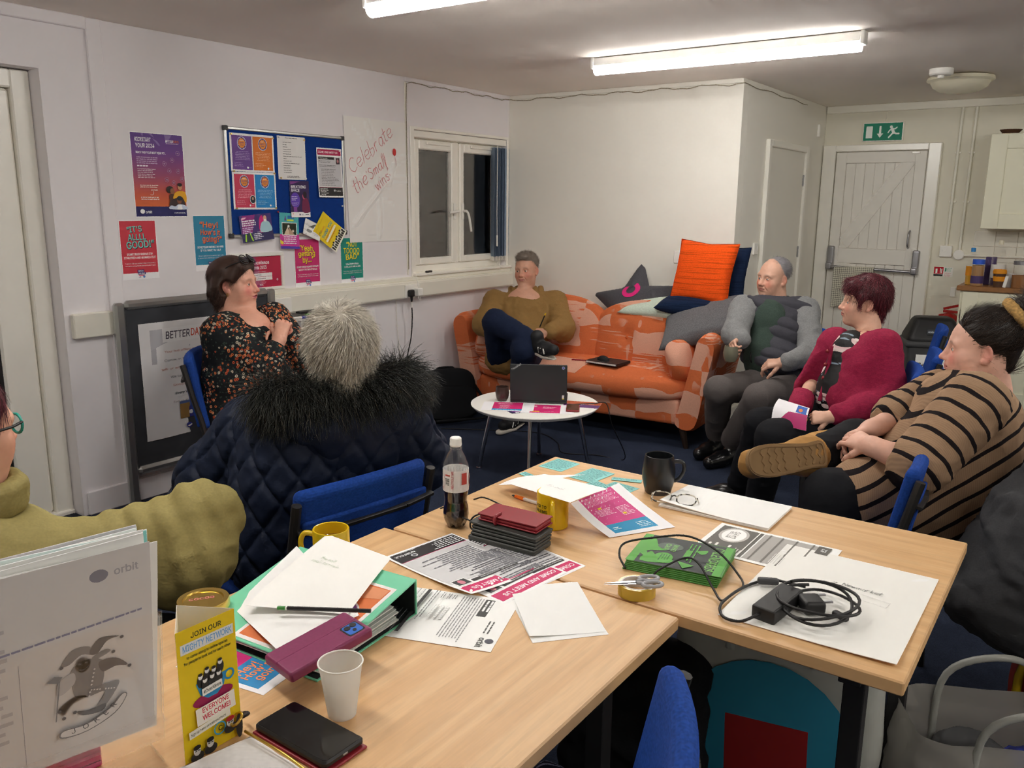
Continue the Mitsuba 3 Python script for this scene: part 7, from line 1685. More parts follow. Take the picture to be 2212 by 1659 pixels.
# ---------------------------------------------------------------- heads and hands
def frame(fwd, up=(0, 0, 1), roll=0.0):
    """Columns: right hand side of the picture when looked at from the front is -x; x = the person's left... right-handed (x, forward, up)."""
    f = nrm(fwd); x = nrm(np.cross(f, up)); u = np.cross(x, f)
    if roll:
        c, q = math.cos(math.radians(roll)), math.sin(math.radians(roll))
        x, u = c * x + q * u, c * u - q * x
    return np.stack([x, f, u], 1)
def head_soft(S, c, R, s=1.0, fat=0.0, jaw=1.0, nose=1.0, mouth=0.0, neck=None, neck_r=0.056, old=0.0, ears=True):
    L = lambda x, y, z: np.asarray(c) + R @ (np.array([x, y, z]) * s)
    e = lambda p, r, k, cut=False, RR=None: S.ell(L(*p), np.array(r) * s, k * s, R if RR is None else RR, cut)
    cp = lambda a, b, ra, rb, k, cut=False: S.cap(L(*a), L(*b), ra * s, rb * s, k * s, cut)
    e((0, -0.014, 0.042), (0.074, 0.096, 0.082), 0.03)
    e((0, 0.03, 0.012), (0.066, 0.066, 0.075), 0.03)
    e((0, 0.03, -0.04), (0.058 + 0.012 * fat, 0.06, 0.068), 0.03)
    e((0, 0.045, -0.076), (0.043 * jaw + 0.014 * fat, 0.044, 0.034), 0.03)
    e((0, 0.079, -0.103), (0.021 * jaw + 0.004 * fat, 0.017, 0.016), 0.025)
    for q in (-1, 1):
        e((q * 0.04, 0.058, -0.036), (0.025 + 0.006 * fat, 0.026, 0.026 + 0.004 * fat), 0.03)
        if fat: e((q * (0.026 + 0.02 * fat), 0.042, -0.075), (0.021, 0.03, 0.024), 0.03)
    if fat: e((0, 0.025 + 0.008 * fat, -0.098 - 0.017 * fat), (0.038, 0.043, 0.026), 0.035)
    cp((-0.042, 0.078, 0.017), (0.042, 0.078, 0.017), 0.0125, 0.0125, 0.02)
    for q in (-1, 1):
        e((q * 0.031, 0.1, -0.003), (0.019, 0.015, 0.0125), 0.016, True)
    e((0, 0.072, -0.052), (0.037, 0.031, 0.03), 0.025)
    # nose
    cp((0, 0.093, 0.008), (0, 0.1125, -0.03), 0.007, 0.0105 * nose, 0.014)
    e((0, 0.1155, -0.0355), (0.0115 * nose, 0.0115, 0.0095), 0.008)
    for q in (-1, 1): e((q * 0.0135, 0.105, -0.0395), (0.0075 * nose, 0.0095, 0.007), 0.006)
    # eyelids with a slit
    for q in (-1, 1):
        e((q * 0.031, 0.0795, -0.003), (0.0145, 0.0135, 0.0125), 0.006)
        e((q * 0.031, 0.093, -0.004), (0.0122, 0.009, 0.0034 - 0.0007 * old), 0.002, True)
    # lips
    e((0, 0.0985, -0.0605), (0.0225, 0.011, 0.0055), 0.006)
    e((0, 0.097, -0.0715), (0.019, 0.011, 0.0065), 0.006)
    cp((-0.022, 0.1, -0.066), (0.022, 0.1, -0.066), 0.0022, 0.0022, 0.003, True)
    if mouth: e((0, 0.104, -0.0665), (0.013, 0.012, 0.004 + 0.004 * mouth), 0.003, True)
    if old:
        for q in (-1, 1): cp((q * 0.021, 0.105, -0.042), (q * 0.034, 0.09, -0.072), 0.0011 * old, 0.0009 * old, 0.008, True)
    if ears:
        for q in (-1, 1):
            RE = R @ trimesh.transformations.euler_matrix(math.radians(-10), 0, math.radians(q * 22))[:3, :3]
            e((q * 0.0755, -0.012, -0.006), (0.0072, 0.0165, 0.028), 0.006, False, RE)
            e((q * 0.082, -0.008, -0.002), (0.005, 0.0098, 0.0175), 0.004, True, RE)
            e((q * 0.0755, -0.004, -0.034), (0.006, 0.009, 0.0095), 0.005)
    if neck is not None:
        S.cap(L(0, -0.022, -0.05), neck, neck_r * s, neck_r * 1.12, 0.035)
    return L
def skin_paint(V, c, R, s, base, lip, cheek, brow=None, browc='000000', extra=None, ear=None):
    """Skin colours by place on the face: lips, cheeks, nose, eyebrows."""
    q = ((V - c) @ R) / s
    x, y, z = q.T
    k = np.tile(lin(base), (len(V), 1))
    def blend(w, col):
        nonlocal k
        w = np.clip(w, 0, 1)[:, None]; k = k * (1 - w) + lin(col) * w
    front = np.clip((y - 0.03) / 0.03, 0, 1)
    hd_ = (np.abs(x) < 0.11) & (z > -0.14) & (z < 0.15) & (np.abs(y) < 0.15)
    front = front * hd_
    blend(0.75 * np.exp(-(((np.abs(x) - 0.043) / 0.022) ** 2 + ((z + 0.035) / 0.026) ** 2)) * front, cheek)
    blend(0.5 * np.exp(-((x / 0.014) ** 2 + ((z + 0.034) / 0.016) ** 2)) * front, cheek)
    blend(1.1 * np.exp(-((x / 0.021) ** 4 + ((z + 0.0655) / 0.0088) ** 4)) * front * (y > 0.085), lip)
    blend(0.6 * hd_ * np.exp(-((np.abs(x) - 0.082) / 0.01) ** 2 - ((z + 0.006) / 0.035) ** 4 - ((y + 0.01) / 0.022) ** 4), cheek)
    blend(0.4 * np.exp(-((np.abs(x) - 0.031) / 0.0125) ** 4 - ((z - 0.0015) / 0.0022) ** 2) * front, '3a2420')
    blend(0.35 * np.exp(-(((np.abs(x) - 0.031) / 0.018) ** 2 + ((z + 0.014) / 0.007) ** 2)) * front, cheek)
    if brow:
        arch = 0.0175 + 0.004 * np.cos((np.abs(x) - 0.03) / 0.02 * 1.4)
        blend(brow * np.exp(-((np.abs(x) - 0.031) / 0.019) ** 4 - ((z - arch) / 0.0046) ** 2) * front, browc)
    if extra: k = extra(q, k, blend) if extra(q, k, blend) is not None else k
    n = meshkit.fbm(V * 90, 2)[:, None]
    return k * (0.94 + 0.12 * n)
def eyes(key, L, R, s, gaze, iris='4a3a2a'):
    for q in (-1, 1):
        m = trimesh.creation.icosphere(4, 0.0118 * s)
        g = nrm(R @ nrm(gaze))
        n = np.asarray(m.vertices) / (0.0118 * s)
        ca = n @ g
        col = np.tile(lin('d9d2c8'), (len(n), 1))
        col[ca > math.cos(0.56)] = lin(iris); col[ca > math.cos(0.28)] = lin('0a0908')
        part(key, 'eye', m.apply_translation(L(q * 0.031, 0.0803, -0.004)), 'm_gloss', True, color=col)
def hand_soft(S, w, d, n, side, curl=(0.5, 0.5, 0.5, 0.5), thumb=0.4, s=1.0, spread=0.1, elbow=None, fr=0.036, straight=None):
    """A hand from the wrist w: d towards the fingers, n out of the back of the hand, side +1 if the thumb lies towards n x d."""
    d = nrm(d); n = nrm(np.asarray(n) - d * (np.asarray(n) @ d)); t = np.cross(n, d) * side       # t: towards the thumb
    w = np.asarray(w, float)
    tips = []
    base = [w + d * 0.088 * s + t * x * s + n * z * s for x, z in ((0.029, 0.0), (0.0095, 0.003), (-0.0105, 0.001), (-0.029, -0.004))]
    for b in base:
        S.cap(w + d * 0.012 * s + (b - w - d * 0.088 * s) * 0.55, b, 0.0135 * s, 0.0115 * s, 0.016)
    S.cap(w - d * 0.02 * s, w + d * 0.02 * s, 0.024 * s, 0.024 * s, 0.02)
    LEN = ((0.042, 0.026, 0.021), (0.046, 0.029, 0.022), (0.042, 0.027, 0.021), (0.033, 0.02, 0.018))
    for i, (b, ls_) in enumerate(zip(base, LEN)):
        a, p = 0.0, b
        sp = (1.5 - i) * spread
        rad = (0.0098, 0.0086, 0.0076, 0.0066) if i < 3 else (0.0086, 0.0076, 0.0067, 0.0058)
        for j, l in enumerate(ls_):
            a += curl[i] * (0.9, 1.15, 0.75)[j]
            dd = d * math.cos(a) - n * math.sin(a) + t * sp * math.cos(a)
            e = p + nrm(dd) * l * s
            S.cap(p, e, rad[j] * s, rad[j + 1] * s, 0.004)
            p = e
        tips.append(p)
    p = w + d * 0.028 * s + t * 0.02 * s - n * 0.006 * s
    for j, (l, r0, r1) in enumerate(((0.042, 0.014, 0.0115), (0.033, 0.0108, 0.0095), (0.026, 0.0094, 0.0075))):
        a = 0.75 - thumb * 0.45 * j
        dd = nrm(d * math.cos(a) + t * math.sin(a) - n * (0.35 + thumb * 0.5 * j))
        e = p + dd * l * s
        S.cap(p, e, r0 * s, r1 * s, 0.006)
        p = e
    tips.append(p)
    if elbow is not None: S.cap(elbow, w, fr * 1.15, fr * 0.68, 0.02)
    return tips
def joined(*ms):
    """One closed surface out of several overlapping ones."""
    try:
        out = m3.Manifold()
        for m in ms:
            q = man(m)
            if q.num_tri() == 0: raise ValueError
            out = out + q
        return tm(out)
    except Exception:
        return cat(*ms)
def colours(m, c, amp=0.12, fr=60):
    return lin(c) * (1 - amp / 2 + amp * meshkit.fbm(np.asarray(m.vertices) * fr, 2)[:, None])
# ---------------------------------------------------------------- the people: joints in metres
J = {
 'pres': dict(head=(-3.555, 2.647, 1.158), neck=(-3.568, 2.623, 1.006), chest=(-3.493, 2.612, 0.857), belly=(-3.444, 2.605, 0.699), pelvis=(-3.484, 2.597, 0.540), shN=(-3.494, 2.503, 0.924), shF=(-3.494, 2.826, 0.963), elN=(-3.235, 2.548, 0.780), wrN=(-3.220, 2.629, 0.906), elF=(-3.315, 2.846, 0.797), wrF=(-3.323, 2.751, 0.934), hipN=(-3.371, 2.552, 0.542), hipF=(-3.481, 2.724, 0.540), knN=(-3.097, 2.757, 0.590), knF=(-3.273, 2.949, 0.603), anN=(-3.065, 2.715, 0.344), anF=(-3.239, 2.905, 0.342)),
 'sofa': dict(head=(-3.503, 5.163, 1.083), neck=(-3.538, 5.200, 0.935), chest=(-3.478, 5.096, 0.759), belly=(-3.442, 4.977, 0.588), pelvis=(-3.435, 4.923, 0.459), shL=(-3.685, 5.033, 0.835), shR=(-3.337, 5.279, 0.839), elL=(-3.643, 4.840, 0.704), wrL=(-3.459, 4.770, 0.655), elR=(-3.151, 5.117, 0.677), wrR=(-3.115, 4.853, 0.672), hipL=(-3.483, 4.833, 0.484), hipR=(-3.331, 4.936, 0.469), knC=(-3.350, 4.565, 0.776), anC=(-2.991, 4.539, 0.667), knD=(-3.084, 4.524, 0.619), anD=(-3.272, 4.752, 0.110), toD=(-3.285, 4.564, 0.040), toC=(-2.827, 4.508, 0.588)),
 'elder': dict(head=(-1.715, 5.304, 1.119), neck=(-1.696, 5.310, 0.997), chest=(-1.666, 5.192, 0.798), belly=(-1.629, 5.116, 0.651), pelvis=(-1.576, 5.181, 0.515), shL=(-1.829, 5.111, 0.929), shR=(-1.516, 5.329, 0.921), elL=(-1.792, 4.892, 0.801), wrL=(-1.717, 4.773, 0.767), elR=(-1.380, 5.055, 0.701), wrR=(-1.457, 4.808, 0.681), hipL=(-1.649, 5.058, 0.482), hipR=(-1.496, 5.163, 0.470), knL=(-1.784, 4.654, 0.500), anL=(-1.895, 4.965, 0.120), toL=(-1.950, 4.774, 0.040), knR=(-1.516, 4.586, 0.500), anR=(-1.745, 4.843, 0.120), toR=(-1.830, 4.638, 0.040)),
 'red': dict(head=(-0.962, 4.391, 1.102), neck=(-0.923, 4.387, 0.982), chest=(-0.921, 4.279, 0.803), belly=(-0.926, 4.241, 0.670), pelvis=(-0.885, 4.300, 0.548), shN=(-0.823, 4.226, 0.912), shF=(-1.086, 4.408, 0.879), elN=(-0.749, 4.143, 0.679), wrN=(-0.950, 3.934, 0.613), elF=(-1.165, 4.320, 0.660), wrF=(-1.138, 4.012, 0.602), hipN=(-0.911, 4.149, 0.518), hipF=(-1.002, 4.336, 0.523), knN=(-1.179, 3.819, 0.500), knF=(-1.304, 4.009, 0.500), anN=(-1.292, 4.021, 0.120), anF=(-1.459, 4.212, 0.120)),
 'bun': dict(head=(-0.312, 3.161, 1.104), neck=(-0.275, 3.204, 0.979), chest=(-0.320, 3.085, 0.835), belly=(-0.361, 3.024, 0.714), pelvis=(-0.313, 3.084, 0.577), shN=(-0.285, 2.915, 0.953), shF=(-0.428, 3.249, 0.892), elN=(-0.398, 2.743, 0.787), wrN=(-0.537, 2.753, 0.819), elF=(-0.529, 3.125, 0.834), wrF=(-0.582, 2.950, 0.830), hipN=(-0.339, 2.977, 0.570), hipF=(-0.381, 3.161, 0.573), knF=(-0.649, 3.051, 0.729), anF=(-0.743, 2.788, 0.742), toF=(-0.896, 2.576, 0.723), knN=(-0.627, 2.694, 0.646), anN=(-0.729, 2.613, 0.369), hand=(-0.600, 2.810, 0.825)),
 'grey': dict(head=(-1.707, 1.593, 1.149), neck=(-1.688, 1.579, 1.043), chest=(-1.676, 1.527, 0.911), belly=(-1.690, 1.508, 0.780), pelvis=(-1.710, 1.501, 0.614), shL=(-1.867, 1.392, 0.909), shR=(-1.562, 1.760, 0.919), elL=(-1.986, 1.333, 0.761), elR=(-1.574, 1.876, 0.775), wrL=(-2.358, 1.518, 0.558), wrR=(-1.905, 2.107, 0.635)),
 'lady': dict(head=(-1.817, 0.752, 1.096), neck=(-1.837, 0.748, 0.994), chest=(-1.827, 0.719, 0.852), sh=(-1.764, 0.851, 0.855), el=(-1.683, 1.125, 0.826), fo=(-1.644, 1.042, 0.737), hand=(-1.685, 1.178, 0.749), pelvis=(-1.859, 0.697, 0.619), shL=(-1.822, 0.573, 0.903)),
}
for k_ in J: J[k_] = {a: np.array(b) for a, b in J[k_].items()}
def person(label, group=None):
    return thing('person', label, 'person', group)
def torso(S, j, X, F, hip, belly, chest, sh_r=0.07, k=0.06, sh=('shN', 'shF'), up=None):
    U = np.cross(X, F)
    R = np.stack([X, F, U], 1)
    for c, r in (('pelvis', hip), ('belly', belly), ('chest', chest)):
        S.ell(j[c], r, k, R)
    S.cap(j[sh[0]], j[sh[1]], sh_r, sh_r, k)
    return R
def fabric(name, c, n=240, amp=0.25, rough=0.9, sheen=0.2, bump=0.0008):
    return mat(name, lambda p, nn, uv: C(c) * (1 - amp / 2 + amp * noise(p.x * n, p.y * n, p.z * n)), rough, 0.15, bump=(lambda p, nn, uv: noise(p.x * n, p.y * n, p.z * n), bump), sheen=sheen)
def shoe(S, an, to, w=0.043, h=0.06, k=0.03):
    """A foot from the ankle to the toe."""
    an, to = np.asarray(an, float), np.asarray(to, float)
    d = nrm(to - an); heel = an - d * 0.035; 
    S.cap(heel, an + (to - an) * 0.45, w * 0.82, w * 0.95, k).cap(an + (to - an) * 0.45, to - d * 0.03, w * 0.95, w * 0.78, k)
    return S
def hair_mesh(base, n, flow, length, r0, cols, seed, droop=0.1, curl=0.12, keep=None, lift=0.25, steps=4, c_base=None, base_mul=0.75, bendto=None):
    """The hair's body and loose strands on it, as one mesh with colours."""
    p, N = roots(base, n, seed, keep)
    D = flow(p)
    D = D - N * (D * N).sum(1, keepdims=True)
    D = D / (np.linalg.norm(D, axis=1, keepdims=True) + 1e-9) + N * lift
    st, own = strands(p - N * 0.002, D, length, r0, steps, droop, curl, seed + 1, bendto=bendto)
    g = np.random.default_rng(seed + 2)
    cl = np.stack([lin(c) for c in cols])
    pick = cl[g.integers(0, len(cl), len(p))] * (0.8 + 0.4 * g.random((len(p), 1)))
    bc = lin(c_base) if c_base is not None else cl.mean(0) * base_mul
    b_ = bc * (0.8 + 0.4 * meshkit.fbm(np.asarray(base.vertices) * 70, 2)[:, None])
    return cat(base, st), np.vstack([b_, pick[own]])

VH = 0.0028          # the fineness of faces
# ================================================= the woman in the flowered dress
j = J['pres']
k = person('woman with brown bob in a dark flowered dress, hands clasped, speaking')
RH = frame((0.90, 0.42, 0.03), roll=0)
s = 1.0
SK = Soft()
L = head_soft(SK, j['head'], RH, s, fat=0.75, jaw=1.05, mouth=0.9, neck=j['neck'] + [0.01, 0, -0.02], neck_r=0.062)
X, F = nrm([0.52, -0.85, 0]), nrm([0.85, 0.52, 0])
RT = np.stack([X, F, [0, 0, 1.0]], 1)
SK.ell(j['chest'] + F * 0.045 + [0, 0, 0.055], (0.15, 0.11, 0.12), 0.05, RT)
SK.cap(j['shN'] + [0, 0, -0.01], j['shF'] + [0, 0, -0.01], 0.05, 0.05, 0.05)
SK.ell(j['chest'] + [0, 0, -0.1], (0.17, 0.13, 0.16), 0.06, RT)
head = SK.mesh(VH)
H1 = Soft()
hc = np.array([-3.245, 2.69, 0.965])
hand_soft(H1, j['wrN'], hc - j['wrN'] + [0.0, 0.0, 0.05], np.array([0.6, -0.8, 0.2]), 1, (0.9, 0.95, 1.0, 1.0), 0.4, 0.95, 0.05, j['elN'], 0.043)
H2 = Soft()
hand_soft(H2, j['wrF'], np.array([0.45, -0.85, 0.22]), np.array([-0.5, 0.1, 0.9]), -1, (0.35, 0.5, 0.6, 0.7), 0.3, 0.95, 0.22, j['elF'], 0.042)
hands = [relax(H1.mesh(0.003), 1), relax(H2.mesh(0.003), 1)]
body = joined(relax(head, 1), *hands)
col = skin_paint(body.vertices, j['head'], RH, s, 'd09a84', 'b0606a', 'c4665e', 0.45, '6a4436', extra=lambda q, kk, bl: bl(0.6 * np.exp(-((q[:, 2] + 0.28) / 0.07) ** 2) * (q[:, 1] > 0.02) * (np.abs(q[:, 0]) < 0.12), 'd2705f'))
put(k, body, 'm_skin', True, col)
eyes(k, L, RH, s, (0.05, 1, 0.02))
D = Soft()
torso(D, j, X, F, (0.235, 0.2, 0.15), (0.235, 0.215, 0.17), (0.205, 0.17, 0.17), 0.075, 0.07)
D.ell(j['chest'] + F * 0.12 + [0, 0, -0.03], (0.15, 0.09, 0.1), 0.06, RT)
D.chain([j['shN'] + [0, 0, 0.005], j['elN'], j['elN'] * 0.42 + j['wrN'] * 0.58], [0.085, 0.074, 0.058], 0.035)
D.chain([j['shF'], j['elF'], j['elF'] * 0.42 + j['wrF'] * 0.58], [0.082, 0.072, 0.058], 0.035)
D.chain([j['pelvis'] - X * -0.09, j['knN'] + [0, 0, 0.0]], [0.15, 0.105], 0.06).chain([j['pelvis'] - X * 0.09, j['knF']], [0.15, 0.105], 0.06)
D.chain([j['knN'], j['anN'] * [1, 1, 0.6]], [0.1, 0.085], 0.05).chain([j['knF'], j['anF'] * [1, 1, 0.6]], [0.1, 0.085], 0.05)
vn = j['chest'] + F * 0.17
D.cap(j['neck'] + F * 0.03 + [0, 0, 0.08], vn + F * 0.05 + [0, 0, -0.06], 0.112, 0.02, 0.012, True)
dr_ = folds(relax(D.mesh(0.0085), 2), 0.006, 9, 3)
def floral(p, n, uv):
    a, b = p.x * 0.82 + p.y * 0.57, p.x * 0.57 - p.y * 0.82
    an, bn = dr.abs(n.x * 0.82 + n.y * 0.57), dr.abs(n.x * 0.57 - n.y * 0.82)
    top = dr.abs(n.z) > 0.75
    u = dr.select(top, a, dr.select(an > bn, b, a)); v = dr.select(top, b, p.z)
    k_ = C('15181b') * (0.8 + 0.4 * noise(p.x * 50, p.y * 50, p.z * 50))
    f0, s0, w0 = voronoi(u * 75 + 30, v * 75)
    k_ = dr.select((f0 < 0.3) & (w0 < 0.35), C('2c3a33'), k_)
    for sc, off, thr in ((50.0, 3.7, 0.5), (68.0, 11.2, 0.45)):
        f1, s1, w1 = voronoi(u * sc + off, v * sc + off)
        den = smoothstep(0.48, 0.66, fbm(u * 9 + off, v * 9, 0, 2)) * 0.75
        colr = dr.select(w1 < 0.45, C('b0603a'), dr.select(w1 < 0.65, C('b3a998'), dr.select(w1 < 0.8, C('d9926a'), C('a8482e'))))
        on = (f1 < 0.33) & (w1 > 0.12) & (cell_rand(dr.floor(w1 * 997), 3, 5) < den + 0.07)
        k_ = dr.select(on, dr.select(f1 < 0.12, C('2a1f1c'), colr), k_)
    return k_
mat('m_floral', floral, 0.85, 0.2)
part(k, 'dress', dr_, 'm_floral', True)
HB = Soft()
HL = lambda x, y, z: j['head'] + RH @ np.array([x, y, z])
HB.ell(HL(0, -0.018, 0.05), (0.088, 0.106, 0.09), 0.03, RH)
for q in (-1, 1):
    HB.chain([HL(q * 0.05, -0.03, 0.06), HL(q * 0.068, -0.04, -0.01), HL(q * 0.066, -0.055, -0.085)], [0.05, 0.042, 0.03], 0.03)
    HB.chain([HL(q * 0.05, 0.05, 0.085), HL(q * 0.074, 0.022, 0.03)], [0.03, 0.022], 0.02)
HB.chain([HL(0, -0.08, 0.04), HL(0, -0.085, -0.04), HL(0, -0.08, -0.1)], [0.06, 0.055, 0.035], 0.04)
HB.ell(HL(0, 0.09, -0.03), (0.064, 0.09, 0.088), 0.02, RH, True)
for q in (-1, 1): HB.ell(HL(q * 0.09, 0.0, -0.018), (0.03, 0.033, 0.04), 0.01, RH, True)
hb = relax(HB.mesh(0.005), 1)
def down(c, R, part_=0.0):
    return lambda p: np.stack([(((p - c) @ R)[:, 0] - part_) * 5, -0.5 + 0 * p[:, 0], -0.6 - 0 * p[:, 0]], 1) @ R.T
m_, c_ = hair_mesh(hb, 5000, down(j['head'], RH), 0.042, 0.0007, ['2e1d18', '3a251e', '462e24', '241613'], 11, 0.25, 0.04, lift=0.06, c_base='33211a')
part(k, 'hair', m_, 'm_hair', True, color=c_)
sg = part(k, 'sunglasses', cat(*[tube([HL(q * 0.036 + 0.028 * math.cos(a), 0.075 + 0.018 * math.sin(a), 0.128 - 0.02 * math.sin(a) - abs(q * 0.036 + 0.028 * math.cos(a)) * 0.25) for a in np.linspace(0, 2 * np.pi, 20, endpoint=False)], 0.0028, 6, True) for q in (-1, 1)]), 'm_black', True)
part(sg, 'temple', tube(spl([HL(0.068, 0.07, 0.11), HL(0.088, 0.01, 0.085), HL(0.088, -0.02, 0.04), HL(0.082, -0.03, 0.0)], 5), 0.0026, 6), 'm_black', True)
for q in (-1, 1): part(sg, 'lens', mv(trimesh.creation.icosphere(2, 1.0)).apply_transform(np.vstack([np.c_[RH @ np.array([[0.026, 0, 0], [0, 0.017, 0.004], [0, -0.014, 0.004]]), HL(q * 0.036, 0.075, 0.12)], [0, 0, 0, 1]])), 'm_screen', True)
part(k, 'earring', mv(tube([(0.008 * math.cos(a), 0, 0.008 * math.sin(a)) for a in np.linspace(0, 2 * np.pi, 16, endpoint=False)], 0.0012, 6, True), HL(0.08, -0.004, -0.05)), 'm_gold', True)

# ================================================= the man on the sofa
j = J['sofa']
k = person('man in a mustard jacket sitting cross-legged on the sofa')
RH = frame((0.16, -0.98, 0.0), roll=-4)
s = 1.0
SK = Soft()
L = head_soft(SK, j['head'], RH, s, fat=0.1, jaw=1.1, nose=1.05, neck=j['neck'] + [0, 0, -0.02], neck_r=0.056, old=0.7)
X, F = nrm([-0.86, -0.5, 0]), nrm([0.5, -0.86, 0])
RT = np.stack([X, F, [0, 0, 1.0]], 1)
SK.ell(j['chest'] + [0, 0, 0.05], (0.15, 0.1, 0.15), 0.05, RT)
j['wrR'] = np.array([-3.1, 4.86, 0.70])
H1 = Soft(); hand_soft(H1, j['wrR'], np.array([-0.75, -0.45, -0.1]), np.array([0.1, -0.6, 0.8]), 1, (0.9, 1.0, 1.1, 1.1), 0.6, 1.0, 0.05, j['elR'], 0.036)
body = joined(relax(SK.mesh(VH), 1), relax(H1.mesh(0.0034), 1))
put(k, body, 'm_skin', True, skin_paint(body.vertices, j['head'], RH, s, 'bf8f78', 'a86a60', 'b86a58', 0.35, '7a6450'))
eyes(k, L, RH, s, (0.25, 1, 0.02))
fabric('m_mustard', '80633a', 300, 0.16, 0.75)
JK = Soft()
torso(JK, j, X, F, (0.21, 0.17, 0.12), (0.205, 0.165, 0.16), (0.205, 0.145, 0.15), 0.078, 0.07, ('shL', 'shR'))
JK.chain([j['shL'], j['elL'], j['wrL'] + [0.05, -0.02, 0]], [0.088, 0.075, 0.058], 0.04)
JK.chain([j['shR'], j['elR'], j['wrR'] * 0.9 + j['elR'] * 0.1], [0.088, 0.074, 0.05], 0.04)
for a in np.linspace(-2.4, 2.4, 9):
    c = j['neck'] + [0, 0, -0.035] + X * 0.1 * math.sin(a) - F * (0.085 * math.cos(a) - 0.01); JK.cap(c, c + [0, 0, 0.04] + X * 0.02 * math.sin(a), 0.022, 0.014, 0.03)
JK.cap(j['neck'] + F * 0.05 + [0, 0, 0.1], j['neck'] + F * 0.07 - [0, 0, 0.04], 0.062, 0.042, 0.01, True)
jk = folds(folds(relax(JK.mesh(0.009), 2), 0.011, 7, 5), 0.005, 19, 2)
part(k, 'jacket', jk, 'm_mustard', True)
zp = part(k, 'zip', tube(spl([j['neck'] + F * 0.1 + [0, 0, -0.02], j['chest'] + F * 0.155, j['belly'] + F * 0.175, j['pelvis'] + F * 0.19 + [0, 0, 0.05]], 5), 0.004, 6), mat('m_olivedark', '5e4a26', 0.7, 0.2), True)
part(k, 'pocket', rb(0.13, 0.012, 0.02, 0.005, 8).apply_transform(np.vstack([np.c_[RT, j['belly'] + X * -0.1 + F * 0.165 + [0, 0, 0.06]], [0, 0, 0, 1]])), 'm_mustard', 40)
part(k, 'pocket', rb(0.13, 0.012, 0.02, 0.005, 8).apply_transform(np.vstack([np.c_[RT, j['belly'] + X * 0.1 + F * 0.165 + [0, 0, 0.06]], [0, 0, 0, 1]])), 'm_mustard', 40)
fabric('m_greyjersey', '8f8d8c', 260, 0.3)
HD = Soft()
for a in np.linspace(-2.5, 2.5, 9):
    c = j['neck'] + [0, 0, -0.03] + X * 0.074 * math.sin(a) - F * 0.062 * math.cos(a); HD.cap(c, c + [0, 0, 0.02], 0.02, 0.018, 0.03)
part(k, 'hood', folds(HD.mesh(0.006), 0.003, 30, 2), 'm_greyjersey', True)
fabric('m_jeans', '141d33', 320, 0.35, 0.85, 0.1)
TR = Soft()
TR.ell(j['pelvis'], (0.18, 0.15, 0.12), 0.06, RT)
TR.chain([j['hipL'], j['knC'], j['anC'] * 0.85 + j['knC'] * 0.15], [0.105, 0.08, 0.062], 0.03)
TR.chain([j['hipR'], j['knD'], j['anD'] + [0, 0, 0.06]], [0.105, 0.08, 0.064], 0.03)
part(k, 'jeans', folds(relax(TR.mesh(0.009), 2), 0.006, 10, 9), 'm_jeans', True)
mat('m_shoeblack', '17181b', 0.6, 0.3); mat('m_sole', 'd8d2c6', 0.6, 0.3)
def trainer(an, to, up_):
    an, to, up_ = np.asarray(an, float), np.asarray(to, float), nrm(up_)
    S = Soft(); shoe(S, an - up_ * 0.03, to - up_ * 0.0, 0.046)
    S.cap(an, an + up_ * 0.05, 0.046, 0.044, 0.03)
    z0 = min(0, 0)
    q = part(k, 'trainer', relax(S.mesh(0.006), 1), 'm_shoeblack', True)
    d = nrm(to - an); sd = np.cross(d, up_)
    P_ = [an - d * 0.07 - up_ * 0.062, an + (to - an) * 0.4 - up_ * 0.058, to + d * 0.006 - up_ * 0.036]
    SO_ = Soft(); SO_.cap(P_[0], P_[1], 0.03, 0.036, 0.01).cap(P_[1], P_[2], 0.036, 0.03, 0.01)
    SO_.half(P_[1] + up_ * 0.004, up_); SO_.half(P_[1] - up_ * 0.022, -up_)
    part(q, 'sole', SO_.mesh(0.0055), 'm_sole', True)
    for i in range(3):
        c = an + (to - an) * (0.32 + 0.13 * i)
        for sg_ in (-1, 1):
            part(q, 'stripe', bar(c + sd * sg_ * 0.0455 + up_ * 0.005, c + sd * sg_ * 0.047 - up_ * 0.03 + d * 0.012, 0.009, 0.004, 0.001), 'm_white')
trainer(j['anC'], j['toC'] + [0.02, -0.02, 0.06], nrm([0.15, -0.25, 0.95]))
trainer(j['anD'] - [0, 0, 0.005], j['toD'] + [0, -0.02, 0.012], (0, 0, 1))
pcl = thing('pencil', 'pencil held by the man in the mustard jacket', 'pencil')
part(pcl, 'shaft', tube([j['wrR'] + [-0.05, -0.05, 0.03], j['wrR'] + [-0.01, -0.05, 0.115]], 0.0042, 6), 'm_black')
part(pcl, 'end', tube([j['wrR'] + [-0.01, -0.05, 0.115], j['wrR'] + [-0.003, -0.05, 0.13]], 0.0044, 6), 'm_yellow')
HB = Soft()
HL = lambda x, y, z: j['head'] + RH @ np.array([x, y, z])
HB.ell(HL(0, -0.02, 0.052), (0.0785, 0.098, 0.084), 0.02, RH)
HB.ell(HL(0, 0.045, 0.098), (0.055, 0.05, 0.03), 0.03, RH)
HB.ell(HL(0, 0.1, -0.012), (0.063, 0.075, 0.088), 0.012, RH, True)
HB.half(HL(0, -0.03, -0.045), RH @ np.array([0, 0.35, -1]))
m_, c_ = hair_mesh(relax(HB.mesh(0.005), 1), 2200, lambda p: np.tile(RH @ np.array([0.6, 0.8, 0.1]), (len(p), 1)), 0.022, 0.0009, ['6a6058', '857a70', '574d46', '9a9088'], 21, 0.0, 0.2, lift=0.5, c_base='6b6158')
part(k, 'hair', m_, 'm_hair', True, color=c_)

